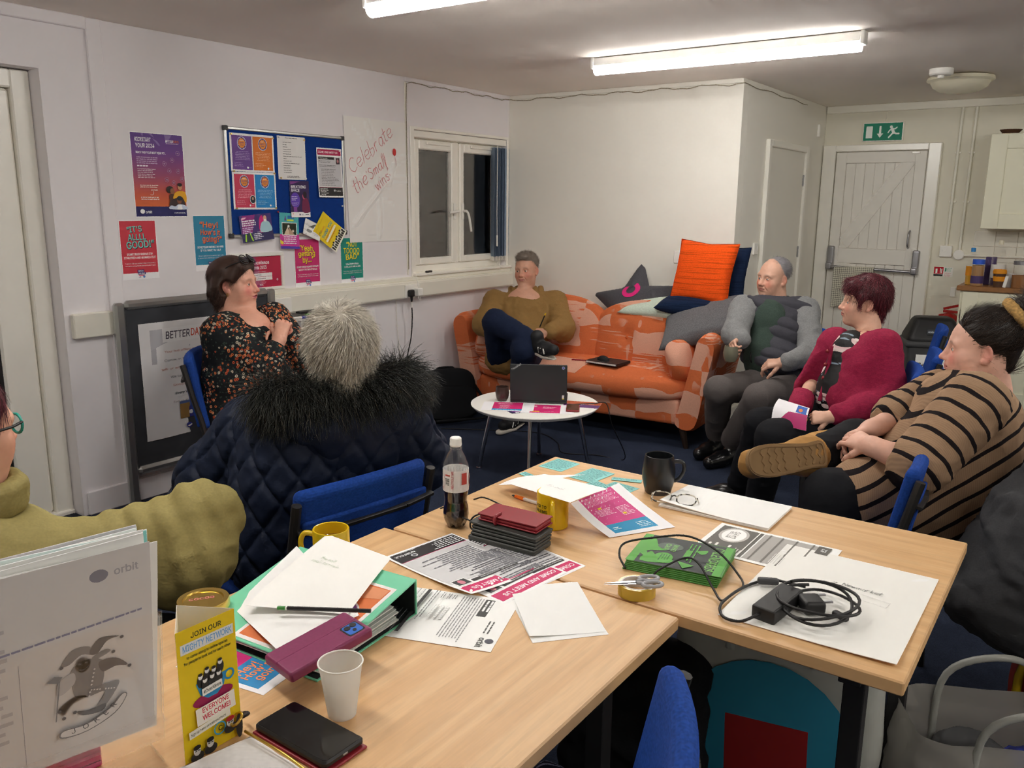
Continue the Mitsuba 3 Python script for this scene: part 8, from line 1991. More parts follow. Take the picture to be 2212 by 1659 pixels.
# ================================================= the elderly man in the gilet
j = J['elder']
k = person('elderly man in a dark padded gilet holding a mug beside the sofa')
RH = frame((-0.42, -0.9, 0.0), roll=2)
s = 1.02
SK = Soft()
L = head_soft(SK, j['head'], RH, s, fat=0.45, jaw=1.05, nose=1.15, neck=j['neck'] + [0, 0, -0.02], neck_r=0.06, old=1.2)
X, F = nrm([-0.85, 0.52, 0]), nrm([-0.52, -0.85, 0])
RT = np.stack([X, F, [0, 0, 1.0]], 1)
SK.ell(j['chest'] + [0, 0, 0.02], (0.11, 0.07, 0.12), 0.05, RT)
mugc = np.array([-1.74, 4.70, 0.715])
H1 = Soft(); hand_soft(H1, j['wrL'] + [-0.005, 0.035, 0.03], np.array([-0.25, -0.75, -0.3]), np.array([-0.75, 0.1, 0.65]), -1, (0.8, 0.9, 1.0, 1.1), 0.5, 1.0, 0.05, j['elL'], 0.036)
H2 = Soft(); hand_soft(H2, j['wrR'], np.array([-0.9, -0.25, -0.15]), np.array([-0.1, -0.55, 0.8]), 1, (0.6, 0.7, 0.8, 0.9), 0.5, 1.0, 0.05, j['elR'], 0.036)
body = joined(relax(SK.mesh(VH), 1), relax(H1.mesh(0.0034), 1), relax(H2.mesh(0.0034), 1))
put(k, body, 'm_skin', True, skin_paint(body.vertices, j['head'], RH, s, 'c69a84', 'a4685e', 'bd6f5c', 0.35, '9a9088'))
eyes(k, L, RH, s, (0.2, 1, 0.0), '5a6a78')
fabric('m_greyfleece', '78797a', 220, 0.35); fabric('m_greenjumper', '33403a', 220, 0.3); fabric('m_gilet', '3b3b42', 300, 0.15, 0.7); fabric('m_greytrousers', '55504f', 300, 0.2, 0.85); fabric('m_giletin', '26262a', 300, 0.2)
FL = Soft()
torso(FL, j, X, F, (0.17, 0.15, 0.1), (0.17, 0.15, 0.14), (0.17, 0.12, 0.13), 0.068, 0.05, ('shL', 'shR'))
FL.chain([j['shL'], j['elL'], j['wrL'] + [0, 0.02, 0.02]], [0.08, 0.066, 0.048], 0.035)
FL.chain([j['shR'], j['elR'], j['wrR'] + [0.02, 0.01, 0]], [0.08, 0.068, 0.048], 0.035)
part(k, 'fleece', folds(folds(relax(FL.mesh(0.009), 2), 0.009, 9, 4), 0.004, 22, 6), 'm_greyfleece', True)
JU = Soft(); JU.ell(j['chest'] + F * 0.045 + [0, 0, 0.03], (0.15, 0.118, 0.17), 0.04, RT).ell(j['belly'] + F * 0.07, (0.12, 0.115, 0.16), 0.05, RT)
JU.cap(j['neck'] + [0, 0, -0.1], j['neck'] + [0, 0, -0.025], 0.07, 0.064, 0.03)
part(k, 'jumper', folds(relax(JU.mesh(0.008), 2), 0.003, 12, 6), 'm_greenjumper', True)
GI = Soft()
torso(GI, j, X, F, (0.2, 0.175, 0.09), (0.2, 0.175, 0.14), (0.2, 0.148, 0.15), 0.088, 0.05, ('shL', 'shR'))
GI.cap(j['neck'] + F * 0.02 + [0, 0, 0.05], j['neck'] + F * 0.1 + [0, 0, -0.09], 0.085, 0.07, 0.015, True)
GI.cap(j['chest'] + F * 0.2 + X * 0.05 + [0, 0, 0.15], j['belly'] + F * 0.24 + X * 0.06 + [0, 0, -0.12], 0.08, 0.08, 0.015, True)
for q in ('shL', 'shR'):
    o = nrm(j[q] - j['chest'] + [0, 0, 0.02]); GI.ell(j[q] + o * 0.075 + [0, 0, -0.04], (0.085, 0.09, 0.14), 0.02, RT, True)
gm = relax(GI.mesh(0.0075), 2)
zz = np.asarray(gm.vertices)[:, 2] - 0.06 * ((np.asarray(gm.vertices) - j['chest']) @ F) / 0.15
gm = trimesh.Trimesh(gm.vertices + vnormals(gm) * (0.014 * (np.abs(np.sin(zz * np.pi / 0.075)) ** 0.55 - 0.6))[:, None], gm.faces, process=False)
part(k, 'gilet', folds(gm, 0.004, 14, 3), 'm_gilet', True)
HD = Soft()
for a in np.linspace(-2.0, 2.0, 9):
    c = j['neck'] + [0, 0, -0.045] + X * 0.11 * math.sin(a) - F * 0.085 * math.cos(a); HD.cap(c + [0, 0, -0.02], c + [0, 0, 0.025], 0.034, 0.024, 0.04)
part(k, 'hood', folds(relax(HD.mesh(0.007), 1), 0.005, 16, 8), 'm_gilet', True)
part(k, 'zip', tube(spl([j['neck'] + F * 0.13 - X * 0.045, j['chest'] + F * 0.165 - X * 0.05, j['belly'] + F * 0.19 - X * 0.03, j['pelvis'] + F * 0.18 + [0, 0, 0.06]], 5), 0.0035, 6), 'm_black', True)
TR = Soft()
TR.ell(j['pelvis'] + [0, 0, -0.02], (0.17, 0.15, 0.11), 0.06, RT)
TR.chain([j['hipL'], j['knL'], j['anL'] + [0, 0, 0.04]], [0.1, 0.078, 0.068], 0.03)
TR.chain([j['hipR'], j['knR'], j['anR'] + [0, 0, 0.04]], [0.1, 0.078, 0.068], 0.03)
part(k, 'trousers', folds(relax(TR.mesh(0.009), 2), 0.007, 9, 12, (1, 1, 0.5)), 'm_greytrousers', True)
mat('m_leather', '101012', 0.25, 0.5)
for a, b in (('anL', 'toL'), ('anR', 'toR')):
    S = Soft(); shoe(S, j[a] - [0, 0, 0.06], j[b], 0.048); S.cap(j[a] - [0, 0, 0.05], j[a] + [0, 0, 0.06], 0.05, 0.05, 0.03); S.half((0, 0, 0.004), (0, 0, -1))
    part(k, 'boot', relax(S.mesh(0.006), 1), 'm_leather', True)
mg = mug('mug', 'grey green mug held by the elderly man', mugc[0], mugc[1], [(0, 0), (0.03, 0), (0.041, 0.025), (0.043, 0.055), (0.037, 0.09), (0.034, 0.09), (0.039, 0.05), (0.028, 0.008), (0, 0.008)], mat('m_mugolive', '6d6c5c', 0.25, 0.5), [(0.036, 0, 0.075), (0.06, 0, 0.07), (0.064, 0, 0.045), (0.042, 0, 0.022)], 0.005, rz=60, z=mugc[2] - 0.045)
HB = Soft()
HL = lambda x, y, z: j['head'] + RH @ np.array([x, y, z]) * s
HB.ell(HL(0, -0.024, 0.046), (0.0785, 0.098, 0.084), 0.02, RH)
HB.ell(HL(0, 0.085, 0.0), (0.07, 0.085, 0.094), 0.012, RH, True)
HB.half(HL(0, -0.03, -0.045), RH @ np.array([0, 0.35, -1]))
m_, c_ = hair_mesh(relax(HB.mesh(0.005), 1), 1800, lambda p: np.tile(RH @ np.array([0.1, -1, -0.2]), (len(p), 1)), 0.03, 0.0009, ['8c8a88', '77757a', 'a5a3a0', '5f5e62'], 31, 0.05, 0.1, lift=0.15, c_base='77747a')
part(k, 'hair', m_, 'm_hair', True, color=c_)
# ================================================= the woman in the cardigan
j = J['red']
k = person('woman with short dark red hair in a raspberry cardigan, holding a leaflet')
RH = frame((-0.93, -0.42, 0.02))
s = 0.95
SK = Soft()
L = head_soft(SK, j['head'], RH, s, fat=0.3, jaw=0.95, nose=0.95, neck=j['neck'] + [0, 0, -0.03], neck_r=0.052, old=0.6)
X, F = nrm([-0.35, 0.94, 0]), nrm([-0.94, -0.35, 0])
RT = np.stack([X, F, [0, 0, 1.0]], 1)
SK.ell(j['chest'] + [0, 0, 0.03], (0.13, 0.09, 0.14), 0.05, RT)
H1 = Soft(); hand_soft(H1, j['wrN'], np.array([-0.95, -0.2, -0.15]), np.array([-0.1, -0.75, 0.6]), 1, (0.7, 0.8, 0.9, 1.0), 0.6, 0.92, 0.06, j['elN'], 0.034)
H2 = Soft(); hand_soft(H2, j['wrF'], np.array([-0.45, -0.8, -0.2]), np.array([-0.7, 0.2, 0.7]), -1, (0.7, 0.8, 0.9, 1.0), 0.6, 0.92, 0.06, j['elF'], 0.034)
body = joined(relax(SK.mesh(VH), 1), relax(H1.mesh(0.0034), 1), relax(H2.mesh(0.0034), 1))
put(k, body, 'm_skin', True, skin_paint(body.vertices, j['head'], RH, s, 'd6a890', 'b4706a', 'cc8472', 0.3, '7a5548'))
eyes(k, L, RH, s, (0, 1, 0), '4a5660')
CA = Soft()
torso(CA, j, X, F, (0.2, 0.17, 0.1), (0.19, 0.17, 0.15), (0.18, 0.14, 0.14), 0.066, 0.05)
CA.chain([j['shN'], j['elN'], j['wrN'] * 0.88 + j['elN'] * 0.12], [0.08, 0.07, 0.05], 0.035)
CA.chain([j['shF'], j['elF'], j['wrF'] * 0.88 + j['elF'] * 0.12], [0.08, 0.07, 0.05], 0.035)
CA.cap(j['neck'] + F * 0.06 + [0, 0, 0.06], j['neck'] + F * 0.05 + [0, 0, -0.05], 0.08, 0.07, 0.015, True)
CA.cap(j['chest'] + F * 0.21 + X * 0.02 + [0, 0, 0.12], j['pelvis'] + F * 0.24 + X * 0.03, 0.075, 0.105, 0.012, True)
def knit(p, n, uv):
    r = 0.5 + 0.5 * dr.sin((p.x * 0.35 - p.y * 0.94 + 0.02 * dr.sin(p.z * 150)) * 420)
    return C('8a2440') * (0.72 + 0.3 * r * noise(p.x * 90, p.y * 90, p.z * 90) + 0.3 * noise(p.x * 320, p.y * 320, p.z * 320))
mat('m_cardigan', knit, 0.95, 0.1, bump=(lambda p, n, uv: noise(p.x * 200, p.y * 200, p.z * 120), 0.003), sheen=0.6)
ca = part(k, 'cardigan', folds(relax(CA.mesh(0.0085), 2), 0.007, 9, 2), 'm_cardigan', True)
def blossom(p, n, uv):
    u, v = p.x * 0.5 + p.y * 0.86, p.z
    f1, s1, w1 = voronoi(u * 22 + 4, v * 22)
    f2, s2, w2 = voronoi(u * 60, v * 60 + 9)
    k_ = dr.select((f2 < 0.3) & (w2 < 0.2), C('7a8a9a'), C('141416'))
    return dr.select((f1 < 0.36 + 0.1 * noise(u * 90, v * 90, 0)) & (w1 < 0.5), dr.select(f1 < 0.1, C('8a6a6a'), mix(C('e6dcd6'), C('caa6a8'), noise(u * 50, v * 50, 3))), k_)
mat('m_blossom', blossom, 0.6, 0.3)
BL = Soft(); BL.ell(j['chest'] + F * 0.055, (0.12, 0.1, 0.17), 0.05, RT).ell(j['belly'] + F * 0.06, (0.14, 0.125, 0.16), 0.06, RT).cap(j['neck'] + [0, 0, -0.08], j['neck'] + [0, 0, -0.03], 0.064, 0.058, 0.03)
part(k, 'blouse', folds(relax(BL.mesh(0.008), 2), 0.004, 14, 7), 'm_blossom', True)
part(ca, 'button_band', tube(spl([j['chest'] + F * 0.155 - X * 0.07 + [0, 0, 0.1], j['chest'] + F * 0.165 - X * 0.075 + [0, 0, -0.03], j['belly'] + F * 0.175 - X * 0.085 + [0, 0, -0.03]], 5), 0.01, 8), 'm_cardigan', True)
for i in range(4):
    part(ca, 'button', mv(trimesh.creation.icosphere(2, 0.009), j['chest'] + F * (0.172 + 0.004 * i) - X * (0.072 + 0.004 * i) + [0, 0, 0.075 - 0.065 * i]), 'm_redleather', True)
fabric('m_blacktrousers', '16171b', 300, 0.3, 0.9)
def legs(key, j, hips, r, name='trousers', m='m_blacktrousers', seed=1):
    S = Soft(); S.ell(j['pelvis'] + [0, 0, -0.03], (0.18, 0.16, 0.1), 0.06, RT)
    for ch in hips: S.chain([j[a] if isinstance(a, str) else a for a in ch], r, 0.03)
    part(key, name, folds(relax(S.mesh(0.0095), 2), 0.006, 10, seed), m, True)
legs(k, j, [('hipN', 'knN', j['anN']), ('hipF', 'knF', j['anF'])], [0.1, 0.078, 0.065])
for a in ('anN', 'anF'):
    S = Soft(); shoe(S, j[a] - [0, 0, 0.05], j[a] + F * 0.19 - [0, 0, 0.085], 0.042); part(k, 'shoe', S.mesh(0.007), 'm_leather', True)
HL = lambda x, y, z: j['head'] + RH @ np.array([x, y, z]) * s
def cap_hair(r=(0.086, 0.104, 0.09), c=(0, -0.018, 0.05), back=None, face=((0, 0.095, -0.035), (0.066, 0.085, 0.09)), extra=(), vox=0.005):
    HB = Soft(); HB.ell(HL(*c), np.array(r) * s, 0.02, RH)
    for a in extra: HB.chain([HL(*q) for q in a[0]], [q * s for q in a[1]], 0.03)
    HB.ell(HL(*face[0]), np.array(face[1]) * s, 0.012, RH, True)
    for q in (-1, 1): HB.ell(HL(q * 0.09, 0.0, -0.012), np.array((0.028, 0.03, 0.036)) * s, 0.01, RH, True)
    if back: HB.half(HL(0, -0.03, back), RH @ np.array([0, 0.3, -1]))
    return relax(HB.mesh(vox), 1)
hb = cap_hair((0.094, 0.112, 0.098), (0, -0.02, 0.052), None, extra=[(((0, -0.075, 0.0), (0, -0.07, -0.07)), (0.05, 0.034)), (((0.06, 0.06, 0.09), (-0.05, 0.075, 0.085)), (0.03, 0.03)), (((0.08, 0.03, 0.03), (0.079, 0.035, -0.01)), (0.014, 0.008)), (((-0.08, 0.03, 0.03), (-0.079, 0.035, -0.01)), (0.014, 0.008))])
crown = HL(0, -0.05, 0.13)
m_, c_ = hair_mesh(hb, 3200, lambda p: (p - crown) + np.array([0, 0, -0.03]), 0.04, 0.0011, ['4a1520', '5c1c28', '6e2631', '36101a'], 41, 0.12, 0.12, lift=0.25, c_base='45141e')
part(k, 'hair', m_, 'm_hair', True, color=c_)
part(k, 'earring', mv(trimesh.creation.icosphere(2, 0.005), HL(0.079, -0.004, -0.05)), 'm_gold', True)
part(k, 'ring', mv(tube([(0.0085 * math.cos(a), 0.0085 * math.sin(a), 0) for a in np.linspace(0, 2 * np.pi, 14, endpoint=False)], 0.0015, 6, True), j['wrN'] + np.array([-0.105, -0.03, -0.03]), ry=80), 'm_gold', True)
lf_ = thing('leaflet', 'crumpled white and magenta leaflet in the hands of the woman in the cardigan', 'leaflet')
p = Print(0.2, 0.14, 'e4e2e6', sub=0.02); p.poly([(0.03, 0), (0.2, 0), (0.2, 0.09), (0.09, 0.075)], '9c1f5c').rect(0.13, 0.085, 0.06, 0.05, '2e5aa8').disc(0.155, 0.105, 0.012, 'c8703c')
sheet(lf_, 'sheet', p, bil((-1.21, 3.86, 0.56), (-1.03, 3.80, 0.56), (-1.055, 3.92, 0.64), (-1.215, 3.965, 0.655), 0.2, 0.14, 0.02), top=True)

# ================================================= the woman in stripes
j = J['bun']
k = person('woman with a dark bun in a tan and black striped dress')
RH = frame((-0.97, -0.22, -0.02))
s = 0.98
SK = Soft()
L = head_soft(SK, j['head'], RH, s, fat=0.8, jaw=0.95, nose=0.85, neck=j['neck'] + [0.0, 0, -0.02], neck_r=0.06)
X, F = nrm([-0.15, 0.99, 0]), nrm([-0.99, -0.15, 0])
RT = np.stack([X, F, [0, 0, 1.0]], 1)
SK.ell(j['chest'] + [0, 0, 0.02], (0.15, 0.11, 0.14), 0.05, RT)
H1 = Soft(); hand_soft(H1, j['wrN'], np.array([-0.75, 0.55, 0.05]), np.array([-0.3, -0.5, 0.8]), 1, (0.35, 0.4, 0.5, 0.6), 0.5, 0.95, 0.05, j['elN'], 0.045)
H2 = Soft(); hand_soft(H2, j['wrF'], np.array([-0.55, -0.75, -0.2]), np.array([-0.5, 0.2, 0.85]), -1, (0.5, 0.6, 0.7, 0.8), 0.5, 0.95, 0.06, j['elF'], 0.044)
body = joined(relax(SK.mesh(VH), 1), relax(H1.mesh(0.0032), 1), relax(H2.mesh(0.0032), 1))
put(k, body, 'm_skin', True, skin_paint(body.vertices, j['head'], RH, s, 'd8a894', 'b46c6a', 'd07a6e', 0.5, '3a2a24'))
eyes(k, L, RH, s, (0, 1, 0), '3a2c22')
def stripes(p, n, uv):
    f_ = uv.x - dr.floor(uv.x)
    rib = 0.5 + 0.5 * dr.sin(uv.y * 6.2832)
    w_ = 0.13 + 0.06 * (noise(p.x * 6, p.y * 6, p.z * 6) - 0.5)
    return dr.select(dr.abs(f_ - 0.5) < w_, C('1b1618'), C('9c7f66') * (0.84 + 0.16 * rib))
mat('m_stripes', stripes, 0.9, 0.12)
def striped(key, name, m, fu, fv):
    v = np.asarray(m.vertices)
    part(key, name, m, 'm_stripes', True, uv=np.stack([fu(v), fv(v)], 1))
DS = Soft()
torso(DS, j, X, F, (0.24, 0.22, 0.15), (0.225, 0.215, 0.17), (0.2, 0.17, 0.19), 0.085, 0.08)
DS.chain([j['pelvis'] - X * 0.08, j['hipN'], j['knN'] * 0.75 + j['hipN'] * 0.25 + [0, 0, 0.03]], [0.17, 0.15, 0.115], 0.06)
DS.chain([j['pelvis'] + X * 0.08, j['hipF'], j['knF'] * 0.55 + j['hipF'] * 0.45 + [0, 0, 0.0]], [0.16, 0.14, 0.11], 0.06)
DS.cap(j['neck'] + F * 0.02 + [0, 0, 0.08], j['neck'] + F * 0.04 + [0, 0, -0.0], 0.09, 0.07, 0.012, True)
e1, e2 = nrm([-0.45, 0.05, 1.0]), nrm([0.3, 1, 0])
ds = folds(relax(DS.mesh(0.0095), 2), 0.007, 8, 6)
bendz = lambda v: ((v - j['pelvis']) @ np.array([-0.55, -0.1, 1.0])) / 0.058 + 0.5 * np.sin(v[:, 0] * 9)
striped(k, 'dress', ds, bendz, lambda v: (v @ np.array([0.8, 0.6, 0])) / 0.006)
for sh_, el_, wr_ in (('shN', 'elN', 'wrN'), ('shF', 'elF', 'wrF')):
    S = Soft(); end = j[el_] * 0.55 + j[wr_] * 0.45
    S.chain([j[sh_] + [0, 0, 0.01], j[el_], end], [0.098, 0.085, 0.06], 0.03)
    S.half(end + nrm(j[wr_] - j[el_]) * 0.01, j[wr_] - j[el_])
    m_ = folds(relax(S.mesh(0.008), 2), 0.006, 14, 3)
    ax = nrm(j[el_] - j[sh_])
    striped(k, 'sleeve', m_, lambda v, ax=ax, sh_=sh_: ((v - j[sh_]) @ ax) / 0.056 + 0.2, lambda v: (v @ np.array([0.3, 0.9, 0.3])) / 0.006)
legs(k, j, [('hipN', 'knN', j['anN'] * [1, 1, 0.5]), ('hipF', 'knF', j['anF'] * 0.8 + j['knF'] * 0.2)], [0.12, 0.088, 0.06], 'leggings', seed=5)
mat('m_suede', lambda p, n, uv: C('a07848') * (0.85 + 0.3 * fbm(p.x * 60, p.y * 60, p.z * 60, 3)), 0.95, 0.1, sheen=0.4)
mat('m_bootsole', '83694a', 0.8, 0.2)
an, to = j['anF'], j['toF'] + [0.0, 0.0, 0.012]
d_ = nrm(to - an); nn = nrm(np.cross(d_, np.cross([0.5, -0.8, 0.35], d_)))        # the sole looks towards the table
S = Soft(); S.cap(an - nn * 0.0 - d_ * 0.01, to - d_ * 0.045 - nn * 0.0, 0.056, 0.046, 0.03).chain([an - nn * 0.02, an * 0.62 + j['knF'] * 0.38 - nn * 0.03, an * 0.25 + j['knF'] * 0.75 - nn * 0.01], [0.06, 0.066, 0.075], 0.04)
bt_ = part(k, 'boot', folds(relax(S.mesh(0.007), 1), 0.004, 18, 2), 'm_suede', True)
sp = np.cross(nn, d_)
out = np.array([[-0.052, -0.036], [-0.06, 0], [-0.052, 0.036], [0, 0.036], [0.06, 0.042], [0.13, 0.046], [0.178, 0.032], [0.193, 0], [0.178, -0.034], [0.13, -0.046], [0.06, -0.04], [0, -0.034]])
poly = Polygon(spl(out * [1.16, 1.08] + [0.045, 0], 5, True))
def plate(pg, h, lift):
    m = prism(pg, h); M = np.eye(4); M[:3, 0], M[:3, 1], M[:3, 2], M[:3, 3] = d_, sp, nn, an + nn * (0.046 + lift)
    m.apply_transform(M); return m
so_ = part(bt_, 'sole', plate(poly.buffer(0.004), 0.014, 0), 'm_bootsole')
part(so_, 'rim', plate(poly.difference(poly.buffer(-0.007)), 0.004, 0.014), 'm_bootsole')
for i in range(9):
    x_ = 0.0 + i * 0.027
    if i == 4: continue
    zig = LineString([(x_ - 0.006 + 0.009 * (q % 2), y_) for q, y_ in enumerate(np.linspace(-0.04, 0.04, 7))]).buffer(0.0042).intersection(poly.buffer(-0.01))
    if zig.geom_type == 'Polygon' and zig.area > 1e-6: part(so_, 'tread', plate(zig, 0.004, 0.014), 'm_bootsole')
S = Soft(); a2 = j['anN'] * [1, 1, 0] + [0.01, 0, 0.1]; S.cap(a2, a2 + [-0.02, 0, 0.18], 0.06, 0.068, 0.03).cap(a2 - [0, 0, 0.045], a2 + F * 0.15 - [0, 0, 0.05], 0.05, 0.046, 0.03); S.half((0, 0, 0.006), (0, 0, -1))
part(k, 'boot', S.mesh(0.008), 'm_suede', True)
HL = lambda x, y, z: j['head'] + RH @ np.array([x, y, z]) * s
hb = cap_hair((0.084, 0.102, 0.088), (0, -0.02, 0.05), None, ((0, 0.085, -0.02), (0.07, 0.08, 0.092)), [(((0, -0.09, 0.02), (0, -0.075, -0.055)), (0.035, 0.03)), (((0.078, 0.01, 0.02), (0.078, 0.016, -0.025)), (0.012, 0.006))])
bun = HL(0, -0.1, 0.115)
m_, c_ = hair_mesh(hb, 2800, lambda p: bun - p, 0.06, 0.0009, ['201814', '2c211c', '382a23', '171110'], 51, 0.0, 0.05, lift=0.06, c_base='1e1714', steps=3)
S = Soft(); S.ell(bun + RH @ np.array([0, -0.025, 0.02]), (0.048, 0.048, 0.044), 0.02, RH).ell(bun + RH @ np.array([0.02, -0.03, 0.035]), (0.03, 0.03, 0.03), 0.02, RH)
bm_ = S.mesh(0.006)
m2, c2 = hair_mesh(bm_, 700, lambda p: np.cross(p - bun, RH @ np.array([0.3, -0.8, 0.5])), 0.05, 0.001, ['201814', '2c211c', '382a23', '171110'], 53, 0.0, 0.15, lift=0.2, c_base='1e1714')
part(k, 'hair', cat(m_, m2), 'm_hair', True, color=np.vstack([c_, c2]))
RB = frame(RH @ nrm([0, -0.75, 0.66]), RH @ np.array([1.0, 0, 0]))
mat('m_scrunchie', lambda p, n, uv: C('b08c58') * (0.6 + 0.8 * noise(p.x * 170, p.y * 170, p.z * 170)), 0.95, 0.1)
tb = tube([bun + RB @ np.array([0.05 * math.cos(a), 0.0, 0.05 * math.sin(a)]) for a in np.linspace(0, 2 * np.pi, 60, endpoint=False)], 0.015, 14, True)
part(k, 'scrunchie', folds(tb, 0.005, 60, 4), 'm_scrunchie', True)

# ================================================= the grey-haired man in the parka, from behind
j = J['grey']
for q in j:
    if q != 'head': j[q] = j[q] + np.array([-0.13, 0.085, -0.015])
for q, o in (('shL', -1), ('shR', 1), ('elL', -1), ('elR', 1)): j[q] = j[q] + o * np.array([-0.012, -0.035, 0.0])
k = person('grey-haired man seen from behind in a navy quilted parka')
RH = frame((-0.9, 0.43, 0.02), roll=0)
s = 1.02
SK = Soft()
L = head_soft(SK, j['head'], RH, s, neck=j['neck'] + [0.03, -0.02, -0.06], neck_r=0.062)
X, F = nrm([0.28, 0.96, 0]), nrm([-0.96, 0.28, 0])
RT = np.stack([X, F, [0, 0, 1.0]], 1)
SK.ell(j['chest'] + F * 0.06, (0.16, 0.1, 0.16), 0.05, RT)
H1 = Soft(); hand_soft(H1, np.array([-2.33, 1.5, 0.57]), np.array([-0.85, 0.45, -0.2]), np.array([-0.2, 0, 0.95]), -1, s=1.0, elbow=j['elL'], fr=0.04)
body = joined(relax(SK.mesh(0.004), 1), relax(H1.mesh(0.005), 1))
put(k, body, 'm_skin', True, skin_paint(body.vertices, j['head'], RH, s, 'c08c78', 'a86a60', 'c87a66'))
eyes(k, L, RH, s, (0, 1, 0))
HL = lambda x, y, z: j['head'] + RH @ np.array([x, y, z]) * s
hb = cap_hair((0.09, 0.106, 0.094), (0, -0.022, 0.048), -0.075, ((0, 0.11, -0.02), (0.07, 0.085, 0.1)), [(((0, -0.075, 0.02), (0, -0.068, -0.05)), (0.045, 0.035)), (((0.055, -0.03, 0.03), (0.055, -0.035, -0.035)), (0.032, 0.028)), (((-0.055, -0.03, 0.03), (-0.055, -0.035, -0.035)), (0.032, 0.028))], 0.006)
whorl = HL(-0.012, -0.075, 0.108)
def swirl(p):
    q = p - whorl
    return q + 0.5 * np.cross(q, RH @ np.array([0, -0.6, 0.8])) + np.array([0, 0, -0.02])
m_, c_ = hair_mesh(hb, 9000, swirl, 0.034, 0.00085, ['b9b3a6', 'd2cdc1', '9a9388', '7d766c', 'e2ddd2'], 61, 0.1, 0.14, lift=0.42, c_base='8d867a', keep=lambda p: np.linalg.norm(p - whorl, axis=1) > 0.012)
part(k, 'hair', m_, 'm_hair', True, color=c_)
fabric('m_parka', '141c2e', 320, 0.2, 0.55, 0.1)
PK = Soft()
torso(PK, j, X, F, (0.25, 0.19, 0.2), (0.245, 0.175, 0.18), (0.22, 0.155, 0.15), 0.095, 0.07, ('shL', 'shR'))
PK.chain([j['shL'], j['elL'], np.array([-2.3, 1.48, 0.59])], [0.1, 0.098, 0.07], 0.05)
PK.chain([j['shR'], j['elR'], np.array([-1.95, 2.12, 0.64])], [0.1, 0.092, 0.07], 0.05)
PK.chain([j['pelvis'] - X * 0.1, j['pelvis'] + F * 0.4 - X * 0.12], [0.15, 0.12], 0.05).chain([j['pelvis'] + X * 0.1, j['pelvis'] + F * 0.4 + X * 0.12], [0.15, 0.12], 0.05)
PK.cap(j['neck'] + F * 0.03 + [0, 0, 0.06], j['neck'] + F * 0.06 + [0, 0, -0.02], 0.085, 0.08, 0.02, True)
def quilt(m, amp=0.011, sz=0.085, o=(0, 0, 0)):
    v = np.asarray(m.vertices)
    q = (v - j['chest'] - np.asarray(o)) @ RT
    a = np.arctan2(q[:, 0], -q[:, 1] + 0.12) * 0.26
    u, w_ = (a + 0.62 * q[:, 2]) / sz, (a - 0.62 * q[:, 2]) / sz
    du, dw = np.abs(u - np.round(u)), np.abs(w_ - np.round(w_))
    h = -np.exp(-(np.minimum(du, dw) / 0.1) ** 2)
    return trimesh.Trimesh(v + vnormals(m) * (amp * (h + 0.4))[:, None], m.faces, process=False)
part(k, 'parka', folds(quilt(relax(PK.mesh(0.0075), 2)), 0.005, 16, 9), 'm_parka', True)
HO = Soft()
hdc = j['neck'] - F * 0.13 + [0, 0, -0.06]
HO.ell(hdc + [0, 0, -0.0], (0.2, 0.085, 0.075), 0.05, RT).ell(hdc + [0, 0, -0.08] - F * 0.02 + X * 0.01, (0.14, 0.06, 0.12), 0.06, RT)
for q in (-1, 1): HO.cap(hdc + X * q * 0.1, j['neck'] + X * q * 0.14 + F * 0.03 + [0, 0, -0.045], 0.07, 0.05, 0.05)
part(k, 'hood', folds(quilt(relax(HO.mesh(0.007), 2), 0.007, 0.1, (0, 0, 0.03)), 0.004, 14, 4), 'm_parka', True)
FU = Soft()
arc = [j['neck'] + X * 0.215 * math.sin(a) - F * (0.13 * math.cos(a) + 0.03) + [0, 0, 0.005 + 0.012 * math.cos(a)] for a in np.linspace(-1.45, 1.45, 14)]
FU.chain(arc, [0.038] * 14, 0.03)
fb = FU.mesh(0.008)
pf, Nf = roots(fb, 9000, 71)
Df = Nf * 0.7 + np.array([0, 0, -0.35]) - F * 0.45 + np.random.default_rng(3).normal(0, 0.3, Nf.shape)
st_, own = strands(pf, Df / np.linalg.norm(Df, axis=1, keepdims=True), 0.075, 0.0011, 4, 0.22, 0.12, 72)
g_ = np.random.default_rng(73)
fc = np.stack([lin(c) for c in ('0f100f', '1a1c1a', '262824', '3a3c36', '4a4238')])[g_.choice(5, len(pf), p=(0.35, 0.3, 0.2, 0.1, 0.05))]
part(k, 'fur_trim', cat(fb, st_), 'm_hair', True, color=np.vstack([np.tile(lin('131413'), (len(fb.vertices), 1)), fc[own]]), label='shaggy black fur trim')
legs(k, j, [(j['pelvis'] + F * 0.3 - X * 0.12 - [0, 0, 0.06], j['pelvis'] + F * 0.5 - X * 0.14 - [0, 0, 0.08], j['pelvis'] + F * 0.5 - X * 0.14 - [0, 0, 0.5]), (j['pelvis'] + F * 0.3 + X * 0.12 - [0, 0, 0.06], j['pelvis'] + F * 0.5 + X * 0.14 - [0, 0, 0.08], j['pelvis'] + F * 0.5 + X * 0.14 - [0, 0, 0.5])], [0.1, 0.08, 0.065], seed=8)
for q in (-1, 1):
    S = Soft(); a_ = j['pelvis'] * [1, 1, 0] + F * 0.5 + X * q * 0.14; shoe(S, a_ + [0, 0, 0.06], a_ + F * 0.18 + [0, 0, 0.045], 0.045); part(k, 'shoe', S.mesh(0.009), 'm_leather', True)

